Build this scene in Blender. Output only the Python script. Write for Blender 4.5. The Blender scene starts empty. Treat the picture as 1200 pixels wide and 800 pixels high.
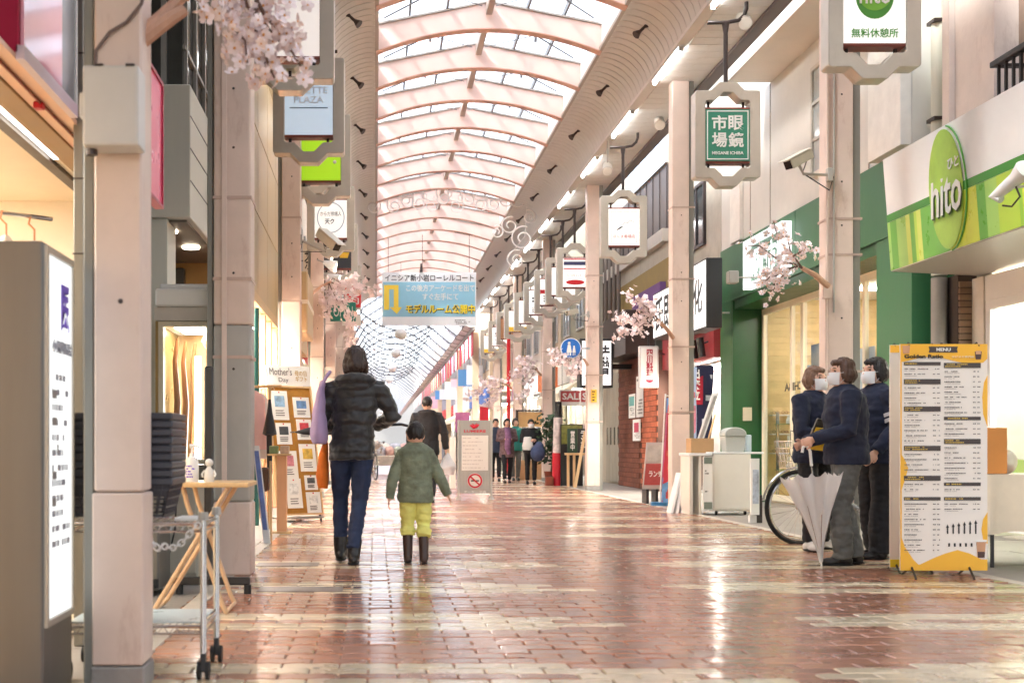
import bpy, bmesh, math, random
from mathutils import Vector, Matrix, noise as mnoise
random.seed(7)
SC = bpy.context.scene
COL = SC.collection
R = math.radians
# ---------------------------------------------------------------- camera, sky, sun, exposure
F, CX, CY, H = 1400.0, 440.0, 522.0, 0.88          # focal length in photo pixels, vanishing point, eye height
cd = bpy.data.cameras.new('camera'); cam = bpy.data.objects.new('camera', cd); COL.objects.link(cam)
cam.location = (0, 0, H); cam.rotation_euler = (R(90), 0, 0)
cd.sensor_width = 36; cd.lens = 36 * F / 1200; cd.shift_x = (600 - CX) / 1200; cd.shift_y = (CY - 400) / 1200
cd.clip_start = .05; cd.clip_end = 3000
cd.dof.use_dof = True; cd.dof.focus_distance = 12.5; cd.dof.aperture_fstop = 3.6
SC.camera = cam
world = bpy.data.worlds.new('World'); SC.world = world; world.use_nodes = True
wn, wl = world.node_tree.nodes, world.node_tree.links
wn.clear()
sky = wn.new('ShaderNodeTexSky'); sky.sky_type = 'NISHITA'; sky.sun_disc = False
SUN_EL, SUN_ROT = R(50), R(240)
sky.sun_elevation = SUN_EL; sky.sun_rotation = SUN_ROT; sky.air_density = 1.0; sky.dust_density = 1.5; sky.ozone_density = 1
hs = wn.new('ShaderNodeHueSaturation'); hs.inputs['Saturation'].default_value = .52     # thin white overcast
bg = wn.new('ShaderNodeBackground'); bg.inputs['Strength'].default_value = .15
wo = wn.new('ShaderNodeOutputWorld')
wl.new(sky.outputs[0], hs.inputs['Color']); wl.new(hs.outputs[0], bg.inputs[0]); wl.new(bg.outputs[0], wo.inputs[0])
sd = bpy.data.lights.new('sun', 'SUN'); sd.energy = 1.5; sd.angle = R(14); sd.color = (1, .985, .965)
sun = bpy.data.objects.new('sun', sd); COL.objects.link(sun)
sun.rotation_euler = (R(90) - SUN_EL, 0, R(180) - SUN_ROT)
SC.view_settings.view_transform = 'Standard'; SC.view_settings.look = 'None'
SC.view_settings.exposure = 2.62; SC.view_settings.gamma = 1
SC.render.engine = 'CYCLES'
cy = SC.cycles
cy.use_denoising = True; cy.max_bounces = 9; cy.diffuse_bounces = 4; cy.glossy_bounces = 4
cy.transmission_bounces = 6; cy.transparent_max_bounces = 12; cy.sample_clamp_indirect = 6; cy.blur_glossy = .6
cy.caustics_reflective = False; cy.caustics_refractive = False

# ---------------------------------------------------------------- helpers
def PX(px, Y): return (px - CX) * Y / F
def PZ(py, Y): return H + (CY - py) * Y / F
def lin(c):
    c /= 255.0
    return c / 12.92 if c <= .04045 else ((c + .055) / 1.055) ** 2.4
def S(r, g, b): return (lin(r), lin(g), lin(b))
MATS = {}
def M(key, col=(.5, .5, .5), rough=.55, metal=0., var=.10, bump=.0, scale=6., emit=0., coat=0., trans=0., alpha=1., sheen=0., island=0., stain=None, spec=.5, streak=False):
    """procedural surface: base colour with two scales of wear noise, optional fine relief"""
    if key in MATS: return MATS[key]
    m = bpy.data.materials.new(key); m.use_nodes = True; MATS[key] = m
    nt = m.node_tree; N, L = nt.nodes, nt.links
    b = N['Principled BSDF']
    b.inputs['Roughness'].default_value = rough; b.inputs['Metallic'].default_value = metal
    b.inputs['Coat Weight'].default_value = coat; b.inputs['Coat Roughness'].default_value = .08
    b.inputs['Transmission Weight'].default_value = trans; b.inputs['Alpha'].default_value = alpha
    b.inputs['Sheen Weight'].default_value = sheen; b.inputs['Specular IOR Level'].default_value = spec
    tc = N.new('ShaderNodeTexCoord')
    n1 = N.new('ShaderNodeTexNoise'); n1.inputs['Scale'].default_value = scale; n1.inputs['Detail'].default_value = 6; n1.inputs['Roughness'].default_value = .62
    mp = N.new('ShaderNodeMapping'); L.new(tc.outputs['Object'], mp.inputs[0]); L.new(mp.outputs[0], n1.inputs['Vector'])
    if streak: mp.inputs['Scale'].default_value = (3, 3, .25)
    mr = N.new('ShaderNodeMapRange'); mr.inputs[1].default_value = .25; mr.inputs[2].default_value = .75
    mr.inputs[3].default_value = 1 - var; mr.inputs[4].default_value = 1 + var * .6
    L.new(n1.outputs['Fac'], mr.inputs[0])
    mul = N.new('ShaderNodeMix'); mul.data_type = 'RGBA'; mul.blend_type = 'MULTIPLY'; mul.inputs[0].default_value = 1
    mul.inputs[6].default_value = (*col, 1); L.new(mr.outputs[0], mul.inputs[7])
    out = mul.outputs[2]
    if island:
        gi = N.new('ShaderNodeNewGeometry'); m2 = N.new('ShaderNodeMapRange'); m2.inputs[3].default_value = 1 - island; m2.inputs[4].default_value = 1 + island
        L.new(gi.outputs['Random Per Island'], m2.inputs[0])
        oi = N.new('ShaderNodeObjectInfo'); m3 = N.new('ShaderNodeMapRange'); m3.inputs[3].default_value = 1 - island; m3.inputs[4].default_value = 1 + island
        L.new(oi.outputs['Random'], m3.inputs[0])
        a = N.new('ShaderNodeMix'); a.data_type = 'RGBA'; a.blend_type = 'MULTIPLY'; a.inputs[0].default_value = 1
        L.new(out, a.inputs[6]); L.new(m2.outputs[0], a.inputs[7]); out = a.outputs[2]
        a = N.new('ShaderNodeMix'); a.data_type = 'RGBA'; a.blend_type = 'MULTIPLY'; a.inputs[0].default_value = 1
        L.new(out, a.inputs[6]); L.new(m3.outputs[0], a.inputs[7]); out = a.outputs[2]
    if stain:
        n3 = N.new('ShaderNodeTexNoise'); n3.inputs['Scale'].default_value = 2.3; n3.inputs['Detail'].default_value = 9; n3.inputs['Roughness'].default_value = .75
        mp3 = N.new('ShaderNodeMapping'); mp3.inputs['Scale'].default_value = (2.5, 2.5, .7); L.new(tc.outputs['Object'], mp3.inputs[0]); L.new(mp3.outputs[0], n3.inputs['Vector'])
        r3 = N.new('ShaderNodeMapRange'); r3.inputs[1].default_value = .56; r3.inputs[2].default_value = .78; r3.inputs[3].default_value = 0; r3.inputs[4].default_value = .75
        L.new(n3.outputs['Fac'], r3.inputs[0])
        a = N.new('ShaderNodeMix'); a.data_type = 'RGBA'; L.new(r3.outputs[0], a.inputs[0]); L.new(out, a.inputs[6]); a.inputs[7].default_value = (*stain, 1); out = a.outputs[2]
    L.new(out, b.inputs['Base Color'])
    if emit:
        L.new(out, b.inputs['Emission Color']); b.inputs['Emission Strength'].default_value = emit
    rr = N.new('ShaderNodeMapRange'); rr.inputs[3].default_value = max(.02, rough - .1); rr.inputs[4].default_value = min(1, rough + .1)
    L.new(n1.outputs['Fac'], rr.inputs[0]); L.new(rr.outputs[0], b.inputs['Roughness'])
    if bump:
        n2 = N.new('ShaderNodeTexNoise'); n2.inputs['Scale'].default_value = scale * 9; n2.inputs['Detail'].default_value = 4
        L.new(tc.outputs['Object'], n2.inputs['Vector'])
        bp = N.new('ShaderNodeBump'); bp.inputs['Strength'].default_value = bump; bp.inputs['Distance'].default_value = .01
        L.new(n2.outputs['Fac'], bp.inputs['Height']); L.new(bp.outputs[0], b.inputs['Normal'])
    return m

def glass_mat(key, tint=(.9, .95, .95), mix=.25, rough=.05):
    """a thin pane: mostly clear, partly mirror"""
    if key in MATS: return MATS[key]
    m = bpy.data.materials.new(key); m.use_nodes = True; MATS[key] = m
    N, L = m.node_tree.nodes, m.node_tree.links; N.clear()
    t = N.new('ShaderNodeBsdfTransparent'); t.inputs[0].default_value = (*tint, 1)
    g = N.new('ShaderNodeBsdfGlossy'); g.inputs['Roughness'].default_value = rough
    lw = N.new('ShaderNodeLayerWeight'); lw.inputs[0].default_value = .5      # 1 - cos of the viewing angle, the same on both faces
    pw = N.new('ShaderNodeMath'); pw.operation = 'POWER'; pw.inputs[1].default_value = 4.5; L.new(lw.outputs['Facing'], pw.inputs[0])
    ad = N.new('ShaderNodeMath'); ad.operation = 'MULTIPLY_ADD'; ad.inputs[1].default_value = .55; ad.inputs[2].default_value = mix * .25; L.new(pw.outputs[0], ad.inputs[0])
    mx = N.new('ShaderNodeMixShader'); o = N.new('ShaderNodeOutputMaterial')
    L.new(ad.outputs[0], mx.inputs[0]); L.new(t.outputs[0], mx.inputs[1]); L.new(g.outputs[0], mx.inputs[2]); L.new(mx.outputs[0], o.inputs[0])
    return m
def milky_mat(key, col, clear):
    """translucent sheet (polycarbonate roof, plastic umbrella, blind): part clear, part scattering"""
    if key in MATS: return MATS[key]
    m = bpy.data.materials.new(key); m.use_nodes = True; MATS[key] = m
    N, L = m.node_tree.nodes, m.node_tree.links; N.clear()
    t = N.new('ShaderNodeBsdfTransparent'); t.inputs[0].default_value = (*col, 1)
    s = N.new('ShaderNodeBsdfTranslucent'); s.inputs[0].default_value = (*col, 1)
    d = N.new('ShaderNodeBsdfDiffuse'); d.inputs[0].default_value = (*col, 1)
    gl = N.new('ShaderNodeBsdfGlossy'); gl.inputs['Roughness'].default_value = .2
    a = N.new('ShaderNodeMixShader'); a.inputs[0].default_value = .4; L.new(s.outputs[0], a.inputs[1]); L.new(d.outputs[0], a.inputs[2])
    b = N.new('ShaderNodeMixShader'); b.inputs[0].default_value = clear; L.new(a.outputs[0], b.inputs[1]); L.new(t.outputs[0], b.inputs[2])
    c = N.new('ShaderNodeMixShader'); c.inputs[0].default_value = .06; L.new(b.outputs[0], c.inputs[1]); L.new(gl.outputs[0], c.inputs[2])
    o = N.new('ShaderNodeOutputMaterial'); L.new(c.outputs[0], o.inputs[0])
    return m
def lamp_mat(key, col, strength):
    if key in MATS: return MATS[key]
    m = bpy.data.materials.new(key); m.use_nodes = True; MATS[key] = m
    N, L = m.node_tree.nodes, m.node_tree.links; N.clear()
    e = N.new('ShaderNodeEmission'); e.inputs[0].default_value = (*col, 1); e.inputs[1].default_value = strength
    o = N.new('ShaderNodeOutputMaterial'); L.new(e.outputs[0], o.inputs[0])
    return m

def wloc(o):
    v = Vector((0, 0, 0))
    while o is not None: v += o.location; o = o.parent
    return v
class MB:
    """collects shapes; build() links them as ONE mesh object"""
    def __init__(s): s.v = []; s.f = []
    def add(s, vs, fs):
        n = len(s.v); s.v += [tuple(p) for p in vs]; s.f += [tuple(i + n for i in q) for q in fs]; return s
    def box(s, x0, x1, y0, y1, z0, z1, m=None):
        vs = [Vector((x, y, z)) for x in (x0, x1) for y in (y0, y1) for z in (z0, z1)]
        if m is not None: vs = [m @ p for p in vs]
        return s.add(vs, [(0, 1, 3, 2), (4, 6, 7, 5), (0, 4, 5, 1), (2, 3, 7, 6), (0, 2, 6, 4), (1, 5, 7, 3)])
    def cbox(s, c, d, rot=None):
        m = Matrix.Translation(c)
        if rot: m = m @ Matrix.Rotation(rot[2], 4, 'Z') @ Matrix.Rotation(rot[1], 4, 'Y') @ Matrix.Rotation(rot[0], 4, 'X')
        return s.box(-d[0] / 2, d[0] / 2, -d[1] / 2, d[1] / 2, -d[2] / 2, d[2] / 2, m)
    def quad(s, a, b, c, d): return s.add([a, b, c, d], [(0, 1, 2, 3)])
    def tube(s, pts, r, n=8, closed=False):
        pts = [Vector(p) for p in pts]; k = len(pts)
        rs = r if isinstance(r, (list, tuple)) else [r] * k
        vs, fs = [], []; up = None
        for i, p in enumerate(pts):
            if closed: d = pts[(i + 1) % k] - pts[i - 1]
            else: d = pts[min(i + 1, k - 1)] - pts[max(i - 1, 0)]
            if d.length < 1e-9: d = Vector((0, 0, 1))
            d.normalize()
            if up is None: up = d.orthogonal()
            up = (up - d * up.dot(d))
            if up.length < 1e-6: up = d.orthogonal()
            up.normalize(); w = d.cross(up)
            for j in range(n):
                a = 2 * math.pi * j / n; vs.append(p + (up * math.cos(a) + w * math.sin(a)) * rs[i])
        for i in range(k if closed else k - 1):
            for j in range(n):
                a, b = i * n + j, i * n + (j + 1) % n; i2 = ((i + 1) % k) * n
                fs.append((a, b, i2 + (j + 1) % n, i2 + j))
        if not closed: fs += [tuple(range(n - 1, -1, -1)), tuple((k - 1) * n + j for j in range(n))]
        return s.add(vs, fs)
    def cyl(s, p0, p1, r0, r1=None, n=14): return s.tube([p0, p1], [r0, r0 if r1 is None else r1], n)
    def ball(s, c, r, nu=14, nv=9, rot=None):
        rx, ry, rz = r if isinstance(r, (tuple, list)) else (r, r, r); c = Vector(c); vs = [Vector((0, 0, -rz))]; fs = []
        for i in range(1, nv):
            t = -math.pi / 2 + math.pi * i / nv
            for j in range(nu):
                a = 2 * math.pi * j / nu; vs.append(Vector((rx * math.cos(t) * math.cos(a), ry * math.cos(t) * math.sin(a), rz * math.sin(t))))
        vs.append(Vector((0, 0, rz))); top = len(vs) - 1
        for j in range(nu):
            fs.append((0, 1 + (j + 1) % nu, 1 + j)); b = 1 + (nv - 2) * nu; fs.append((top, b + j, b + (j + 1) % nu))
        for i in range(nv - 2):
            for j in range(nu):
                a = 1 + i * nu; fs.append((a + j, a + (j + 1) % nu, a + nu + (j + 1) % nu, a + nu + j))
        if rot is not None: vs = [rot @ p for p in vs]
        return s.add([c + p for p in vs], fs)
    def lathe(s, prof, c=(0, 0, 0), n=18):
        vs, fs = [], []; k = len(prof)
        for r_, z in prof:
            for j in range(n):
                a = 2 * math.pi * j / n; vs.append((c[0] + r_ * math.cos(a), c[1] + r_ * math.sin(a), c[2] + z))
        for i in range(k - 1):
            for j in range(n): fs.append((i * n + j, i * n + (j + 1) % n, (i + 1) * n + (j + 1) % n, (i + 1) * n + j))
        fs += [tuple(range(n - 1, -1, -1)), tuple((k - 1) * n + j for j in range(n))]
        return s.add(vs, fs)
    def prism(s, out, ax, a0, a1):
        def P(u, v, a): return {'x': (a, u, v), 'y': (u, a, v), 'z': (u, v, a)}[ax]
        n = len(out); vs = [P(u, v, a0) for u, v in out] + [P(u, v, a1) for u, v in out]
        return s.add(vs, [tuple(range(n)), tuple(range(2 * n - 1, n - 1, -1))] + [(i, n + i, n + (i + 1) % n, (i + 1) % n) for i in range(n)])
    def ring(s, o, i, ax, a0, a1):
        def P(u, v, a): return {'x': (a, u, v), 'y': (u, a, v), 'z': (u, v, a)}[ax]
        n = len(o); vs = [P(*p, a0) for p in o] + [P(*p, a0) for p in i] + [P(*p, a1) for p in o] + [P(*p, a1) for p in i]; fs = []
        for k in range(n):
            l = (k + 1) % n
            fs += [(k, l, n + l, n + k), (2 * n + k, 3 * n + k, 3 * n + l, 2 * n + l), (k, 2 * n + k, 2 * n + l, l), (n + k, n + l, 3 * n + l, 3 * n + k)]
        return s.add(vs, fs)
    def frame(s, x0, x1, z0, z1, t, ax, a0, a1):
        return s.ring([(x0, z0), (x1, z0), (x1, z1), (x0, z1)], [(x0 + t, z0 + t), (x1 - t, z0 + t), (x1 - t, z1 - t), (x0 + t, z1 - t)], ax, a0, a1)
    def mesh(s, name, bevel=0, smooth=False, seg=1):
        me = bpy.data.meshes.new(name); me.from_pydata(s.v, [], s.f)
        bm = bmesh.new(); bm.from_mesh(me)
        bmesh.ops.recalc_face_normals(bm, faces=bm.faces[:])
        if bevel:
            es = [e for e in bm.edges if len(e.link_faces) == 2 and e.calc_face_angle(0) > R(35)]
            bmesh.ops.bevel(bm, geom=es, offset=bevel, segments=seg, profile=.6, affect='EDGES', clamp_overlap=True)
        bm.to_mesh(me); bm.free()
        if smooth:
            for p in me.polygons: p.use_smooth = True
            if smooth != 'all': me.set_sharp_from_angle(angle=R(40))
        me.update(); return me
    def build(s, name, mat, parent=None, bevel=0, smooth=False, local=False, seg=1):
        if parent is not None and not local:
            o = wloc(parent); s.v = [(p[0] - o.x, p[1] - o.y, p[2] - o.z) for p in s.v]
        elif parent is None and s.v and not local:      # top-level mesh: origin at its base
            xs, ys, zs = zip(*s.v); o = Vector(((min(xs) + max(xs)) / 2, (min(ys) + max(ys)) / 2, min(zs)))
            s.v = [(p[0] - o.x, p[1] - o.y, p[2] - o.z) for p in s.v]
        me = s.mesh(name, bevel, smooth, seg); me.materials.append(mat)
        ob = bpy.data.objects.new(name, me); COL.objects.link(ob)
        if parent is not None: ob.parent = parent
        elif not local: ob.location = o
        return ob
def tag(o, label=None, cat=None, group=None, kind=None):
    if label: o['label'] = label
    if cat: o['category'] = cat
    if group: o['group'] = group
    if kind: o['kind'] = kind
    return o
def thing(name, label, cat, loc=(0, 0, 0), rz=0, group=None):
    o = bpy.data.objects.new(name, None); COL.objects.link(o); o.location = loc; o.rotation_euler = (0, 0, rz); o.empty_display_size = .1
    return tag(o, label, cat, group)
def kids(o): return [c for c in ALLK.get(o.name, [])]
ALLK = {}
def dup(o, parent=None, loc=None, rz=None):
    c = o.copy(); COL.objects.link(c)
    if parent is not None: c.parent = parent
    if loc is not None: c.location = loc
    if rz is not None: c.rotation_euler = (0, 0, rz)
    for ch in list(o.children): dup(ch, c)
    return c
def inst(me, name, parent=None, loc=(0, 0, 0), rot=(0, 0, 0), sc=(1, 1, 1)):
    o = bpy.data.objects.new(name, me); COL.objects.link(o); o.parent = parent
    o.location = Vector(loc) - (wloc(parent) if parent is not None else Vector((0, 0, 0))); o.rotation_euler = rot; o.scale = sc
    return o
FIT = []
FACE = {'-Y': (R(90), 0, 0), '+X': (R(90), 0, R(90)), '-X': (R(90), 0, R(-90)), '+Y': (R(90), 0, R(180))}
def txt(parent, body, pos, h, mat, face='-Y', w=None, name='lettering', bold=0., spacing=1., local=False, tilt=0., up=False):
    """raised lettering; fitted to height h (and width w) after the scene is updated"""
    c = bpy.data.curves.new(name, 'FONT'); c.body = body; c.align_x = 'CENTER'; c.align_y = 'CENTER'; c.size = 1; c.extrude = .004; c.offset = bold; c.space_line = spacing
    c.resolution_u = 2
    o = bpy.data.objects.new(name, c); COL.objects.link(o); c.materials.append(mat); o.parent = parent
    o.location = Vector(pos) if (local or parent is None) else Vector(pos) - wloc(parent)
    e = FACE[face]; o.rotation_euler = (e[0] + tilt, e[1], e[2])
    FIT.append((o, h, w)); return o
def fit_all():
    """turn every lettering curve into a mesh fitted to its size"""
    dg = bpy.context.evaluated_depsgraph_get(); cache = {}
    for o, h, w in FIT:
        c = o.data; me = bpy.data.meshes.new_from_object(o.evaluated_get(dg))
        xs = [v.co.x for v in me.vertices]; ys = [v.co.y for v in me.vertices]
        sy = h / max(max(ys) - min(ys), 1e-4); sx = sy if w is None else w / max(max(xs) - min(xs), 1e-4); mx, my = (max(xs) + min(xs)) / 2, (max(ys) + min(ys)) / 2
        for v in me.vertices: v.co = ((v.co.x - mx) * sx, (v.co.y - my) * sy, v.co.z * .4)
        if not me.materials: me.materials.append(c.materials[0])
        nm = o.name; n = bpy.data.objects.new('lettering', me); COL.objects.link(n)
        n.parent = o.parent; n.location = o.location; n.rotation_euler = o.rotation_euler
        bpy.data.objects.remove(o)
def scribble(mb, x0, x1, z0, z1, a, rows, face='-Y', ink=.55, rng=random, fill=.8):
    """tiny printed lines: short dashes on the plane at a"""
    dz = (z1 - z0) / rows
    for r_ in range(rows):
        z = z1 - dz * (r_ + .5); x = x0; end = x0 + (x1 - x0) * rng.uniform(fill * .6, min(1, fill * 1.2))
        while x < end:
            w = rng.uniform(.25, 1.1) * dz
            if rng.random() < .86:
                e = min(x + w, end)
                if face == '-Y': mb.quad((x, a, z - dz * ink / 2), (e, a, z - dz * ink / 2), (e, a, z + dz * ink / 2), (x, a, z + dz * ink / 2))
                else: mb.quad((a, x, z - dz * ink / 2), (a, e, z - dz * ink / 2), (a, e, z + dz * ink / 2), (a, x, z + dz * ink / 2))
            x += w + dz * .18
ORD = 'nearest second third fourth fifth sixth seventh eighth ninth tenth eleventh twelfth thirteenth fourteenth fifteenth sixteenth seventeenth eighteenth nineteenth twentieth'.split()
# common materials
pink = M('pink_paint', S(224, 203, 190), .5, var=.10, bump=.08, scale=3, stain=S(172, 136, 120))
pinkb = M('pink_beam', S(232, 202, 190), .5, var=.05, scale=2)
greyp = M('grey_paint', S(176, 172, 164), .5, var=.1, bump=.1, scale=3, stain=S(120, 112, 104))
channel = M('grey_channel', S(142, 140, 132), .45, metal=.3, var=.18, scale=4, streak=True)
steel = M('brushed_steel', S(185, 178, 168), .38, metal=.75, var=.12, scale=5, streak=True)
chrome = M('chrome', S(205, 205, 205), .18, metal=1, var=.05)
black = M('black_paint', S(38, 36, 36), .4, var=.15)
dark = M('dark_metal', S(70, 60, 58), .4, metal=.4, var=.15)
white = M('white_paint', S(236, 234, 230), .45, var=.05, scale=3)
cream = M('cream_wall', S(222, 221, 214), .7, var=.07, bump=.1, scale=2.5)
whitep = M('white_plastic', S(232, 232, 230), .35, var=.04)
wood = M('pale_wood', S(214, 178, 130), .5, var=.2, scale=5, streak=True)
rubber = M('black_rubber', S(30, 30, 30), .7, var=.1)
paper = M('white_paper', S(240, 238, 232), .7, var=.03)
ink = M('black_ink', S(40, 38, 38), .6, var=.1)
greyink = M('grey_ink', S(130, 125, 122), .6, var=.1)
redink = M('red_ink', S(205, 40, 48), .5, var=.06)
def patchy(m, lo, hi):
    """worn and wet areas that run across neighbouring pavers: gloss and tone follow a large noise in place"""
    N, L = m.node_tree.nodes, m.node_tree.links; b = N['Principled BSDF']
    g = N.new('ShaderNodeNewGeometry'); n = N.new('ShaderNodeTexNoise'); n.inputs['Scale'].default_value = .75; n.inputs['Detail'].default_value = 8; n.inputs['Roughness'].default_value = .68
    L.new(g.outputs['Position'], n.inputs['Vector']); r = N.new('ShaderNodeMapRange'); r.inputs[1].default_value = .32; r.inputs[2].default_value = .68; r.inputs[3].default_value = lo; r.inputs[4].default_value = hi
    L.new(n.outputs['Fac'], r.inputs[0]); L.new(r.outputs[0], b.inputs['Roughness'])
    n2 = N.new('ShaderNodeTexNoise'); n2.inputs['Scale'].default_value = 1.9; n2.inputs['Detail'].default_value = 10; n2.inputs['Roughness'].default_value = .75; L.new(g.outputs['Position'], n2.inputs['Vector'])
    r2 = N.new('ShaderNodeMapRange'); r2.inputs[1].default_value = .3; r2.inputs[2].default_value = .7; r2.inputs[3].default_value = .74; r2.inputs[4].default_value = 1.12; L.new(n2.outputs['Fac'], r2.inputs[0])
    n3 = N.new('ShaderNodeTexVoronoi'); n3.inputs['Scale'].default_value = 5.; L.new(g.outputs['Position'], n3.inputs['Vector'])      # flattened gum spots
    r3 = N.new('ShaderNodeMapRange'); r3.inputs[1].default_value = .075; r3.inputs[2].default_value = .1; r3.inputs[3].default_value = .45; r3.inputs[4].default_value = 1; L.new(n3.outputs['Distance'], r3.inputs[0])
    src = b.inputs['Base Color'].links[0].from_socket
    for k in (r2, r3):
        a = N.new('ShaderNodeMix'); a.data_type = 'RGBA'; a.blend_type = 'MULTIPLY'; a.inputs[0].default_value = 1; L.new(src, a.inputs[6]); L.new(k.outputs[0], a.inputs[7]); src = a.outputs[2]
    L.new(src, b.inputs['Base Color']); b.inputs['Coat Roughness'].default_value = .13
clear = glass_mat('clear_glass', mix=.12)
# ================================================================ SETTING: ground and paving
XL, XR, AX = -.95, 4.08, 1.63                       # paving edges and axis of the street
SOF = H + 5.1                                       # soffit height
concrete = M('concrete_apron', S(150, 142, 134), .5, var=.25, bump=.3, scale=2, stain=S(95, 88, 82))
asphalt = M('asphalt', (.06, .06, .06), .85, var=.3, bump=.5, scale=8)
gr = MB().quad((-900, -900, -.06), (900, -900, -.06), (900, 1200, -.06), (-900, 1200, -.06)).build('ground', asphalt); tag(gr, kind='structure')
pv = bpy.data.objects.new('pavement', None); COL.objects.link(pv); tag(pv, kind='structure')
mortar = M('mortar', S(136, 98, 84), .6, var=.25, bump=.3, scale=20)
MB().box(XL, XR, -9, 31, -.05, -.007).build('mortar_bed', mortar, pv)
def wet(key, col, isl=.16):
    m = M(key, col, .23, var=.22, bump=.25, scale=2.2, island=isl, spec=.6, coat=.5, stain=tuple(c * .72 for c in col))
    patchy(m, .16, .36); return m
brick_red = wet('paver_red', (.46, .205, .12)); brick_cream = wet('paver_cream', (.80, .66, .45), .05)
PW, PH = .23, .11
def paver_outline(w, h, z, detail):
    if not detail: return [(-w / 2, -h / 2), (w / 2, -h / 2), (w / 2, h / 2), (-w / 2, h / 2)]
    xs = [-.5, -.25, 0, .25, .5]; zz = [0, z, 0, z, 0]
    return [(w * a, -h / 2 + b) for a, b in zip(xs, zz)] + [(w * a, h / 2 + b) for a, b in list(zip(xs, zz))[::-1]]
def paver_add(mb, cx, cy_, detail=True, jit=True):
    o = paver_outline(PW - .0055, PH - .005, .014, detail); c = .005; n = len(o)
    dz = random.gauss(0, .0011) if jit else 0; tx, ty = (random.gauss(0, .007), random.gauss(0, .010)) if jit else (0, 0)
    sx, sy = 1 - 2 * c / PW, 1 - 2 * c / PH
    vs = [(cx + u, cy_ + v, -.03) for u, v in o] + [(cx + u, cy_ + v, -.004 + dz + u * tx + v * ty) for u, v in o] + [(cx + u * sx, cy_ + v * sy, dz + u * tx + v * ty) for u, v in o]
    fs = [(i, (i + 1) % n, n + (i + 1) % n, n + i) for i in range(n)] + [(n + i, n + (i + 1) % n, 2 * n + (i + 1) % n, 2 * n + i) for i in range(n)] + [tuple(2 * n + i for i in range(n))]
    mb.add(vs, fs)
def is_cream(x, row):
    k = row % 13; band = row // 13
    jl, jr = .18 * math.sin(band * 2.3 + 1), .2 * math.sin(band * 3.7)
    if k == 2: return 1.3 + jl - .75 < x < 1.3 + jl - .2 or 1.9 + jr + .1 < x < 1.9 + jr + .75
    if k not in (0, 1, 3, 4): return False
    tl = {0: .38, 1: 0, 3: .12, 4: .62}[k]; tr = {0: .55, 1: .1, 3: 0, 4: .42}[k]
    return x < 1.3 - tl + jl or x > 1.9 + tr + jr
proto = {}
for nm, mt in (('r', brick_red), ('c', brick_cream)):
    for k in range(6):
        mb = MB(); paver_add(mb, 0, 0); me = mb.mesh('paver'); me.materials.append(mt); proto[nm + str(k)] = me
single = []; field = {'r': MB(), 'c': MB()}
row0 = int(4.0 / PH)
for row in range(int(-8 / PH), int(31 / PH)):
    y = row * PH + PH / 2
    x = XL + (PW / 4 if row % 2 else PW * .75) - PW / 4
    while x < XR - PW * .3:
        t = 'c' if is_cream(x, row) else 'r'
        if y > 4.35 and -.85 < x and (x * F / y) < 790 and len(single) < 296: single.append((x, y, t))
        else: paver_add(field[t], x, y, 4 < y < 15, y > 0)
        x += PW
for x, y, t in single: inst(proto[t + str(random.randrange(6))], 'paver', pv, (x, y, 0))
tag(field['r'].build('paver_field', brick_red, pv), kind='stuff'); tag(field['c'].build('cream_paver_field', brick_cream, pv), kind='stuff')
# beyond 31 m one sheet with the brick pattern in the material
fm = bpy.data.materials.new('far_paving'); fm.use_nodes = True
N, L = fm.node_tree.nodes, fm.node_tree.links; b = N['Principled BSDF']; tc = N.new('ShaderNodeTexCoord'); bt = N.new('ShaderNodeTexBrick')
bt.inputs['Color1'].default_value = (.315, .125, .08, 1); bt.inputs['Color2'].default_value = (.26, .1, .065, 1); bt.inputs['Mortar'].default_value = (.14, .09, .07, 1); bt.inputs['Scale'].default_value = 1
bt.inputs['Brick Width'].default_value = .23; bt.inputs['Row Height'].default_value = .11; bt.inputs['Mortar Size'].default_value = .006
L.new(tc.outputs['Object'], bt.inputs['Vector']); L.new(bt.outputs['Color'], b.inputs['Base Color']); b.inputs['Roughness'].default_value = .22
MB().box(XL, XR, 31, 190, -.05, -.001).build('far_paving', fm, pv)
slab = M('edge_stone', S(196, 186, 172), .45, var=.2, bump=.2, scale=5)
for nm, x0, x1 in (('edge_strip', XL - .10, XL - .003), ('edge_strip', XR + .003, XR + .10)):
    y = -8
    while y < 60:
        MB().box(x0, x1, y + .004, y + 1.496, -.05, .002).build(nm, slab, pv, bevel=.004); y += 1.5
apr = MB()
y = -8
while y < 60:
    for x0, x1 in ((-3.4, -2.3), (-2.296, XL - .104), (XR + .104, 5.3), (5.304, 7)):
        apr.box(x0, x1, y + .003, y + 1.197, -.05, random.uniform(-.004, -.001))
    y += 1.2
tag(apr.build('sidewalk', concrete), kind='structure')
# drain covers and a dark patch let into the paving at the left
grate = M('iron_cover', S(118, 104, 96), .45, metal=.5, var=.2, bump=.3, scale=12)
for x0, x1, y0, y1 in ((-.88, -.42, 8.72, 8.98), (-.72, -.2, 7.2, 7.45)):
    tag(MB().box(x0, x1, y0, y1, -.02, .004).build('access_cover', grate, bevel=.003), 'flat brown metal access cover in the paving, ' + ('farther one beside the pillar foot' if y0 > 8 else 'nearer one by the folding table'), 'access cover')

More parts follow.
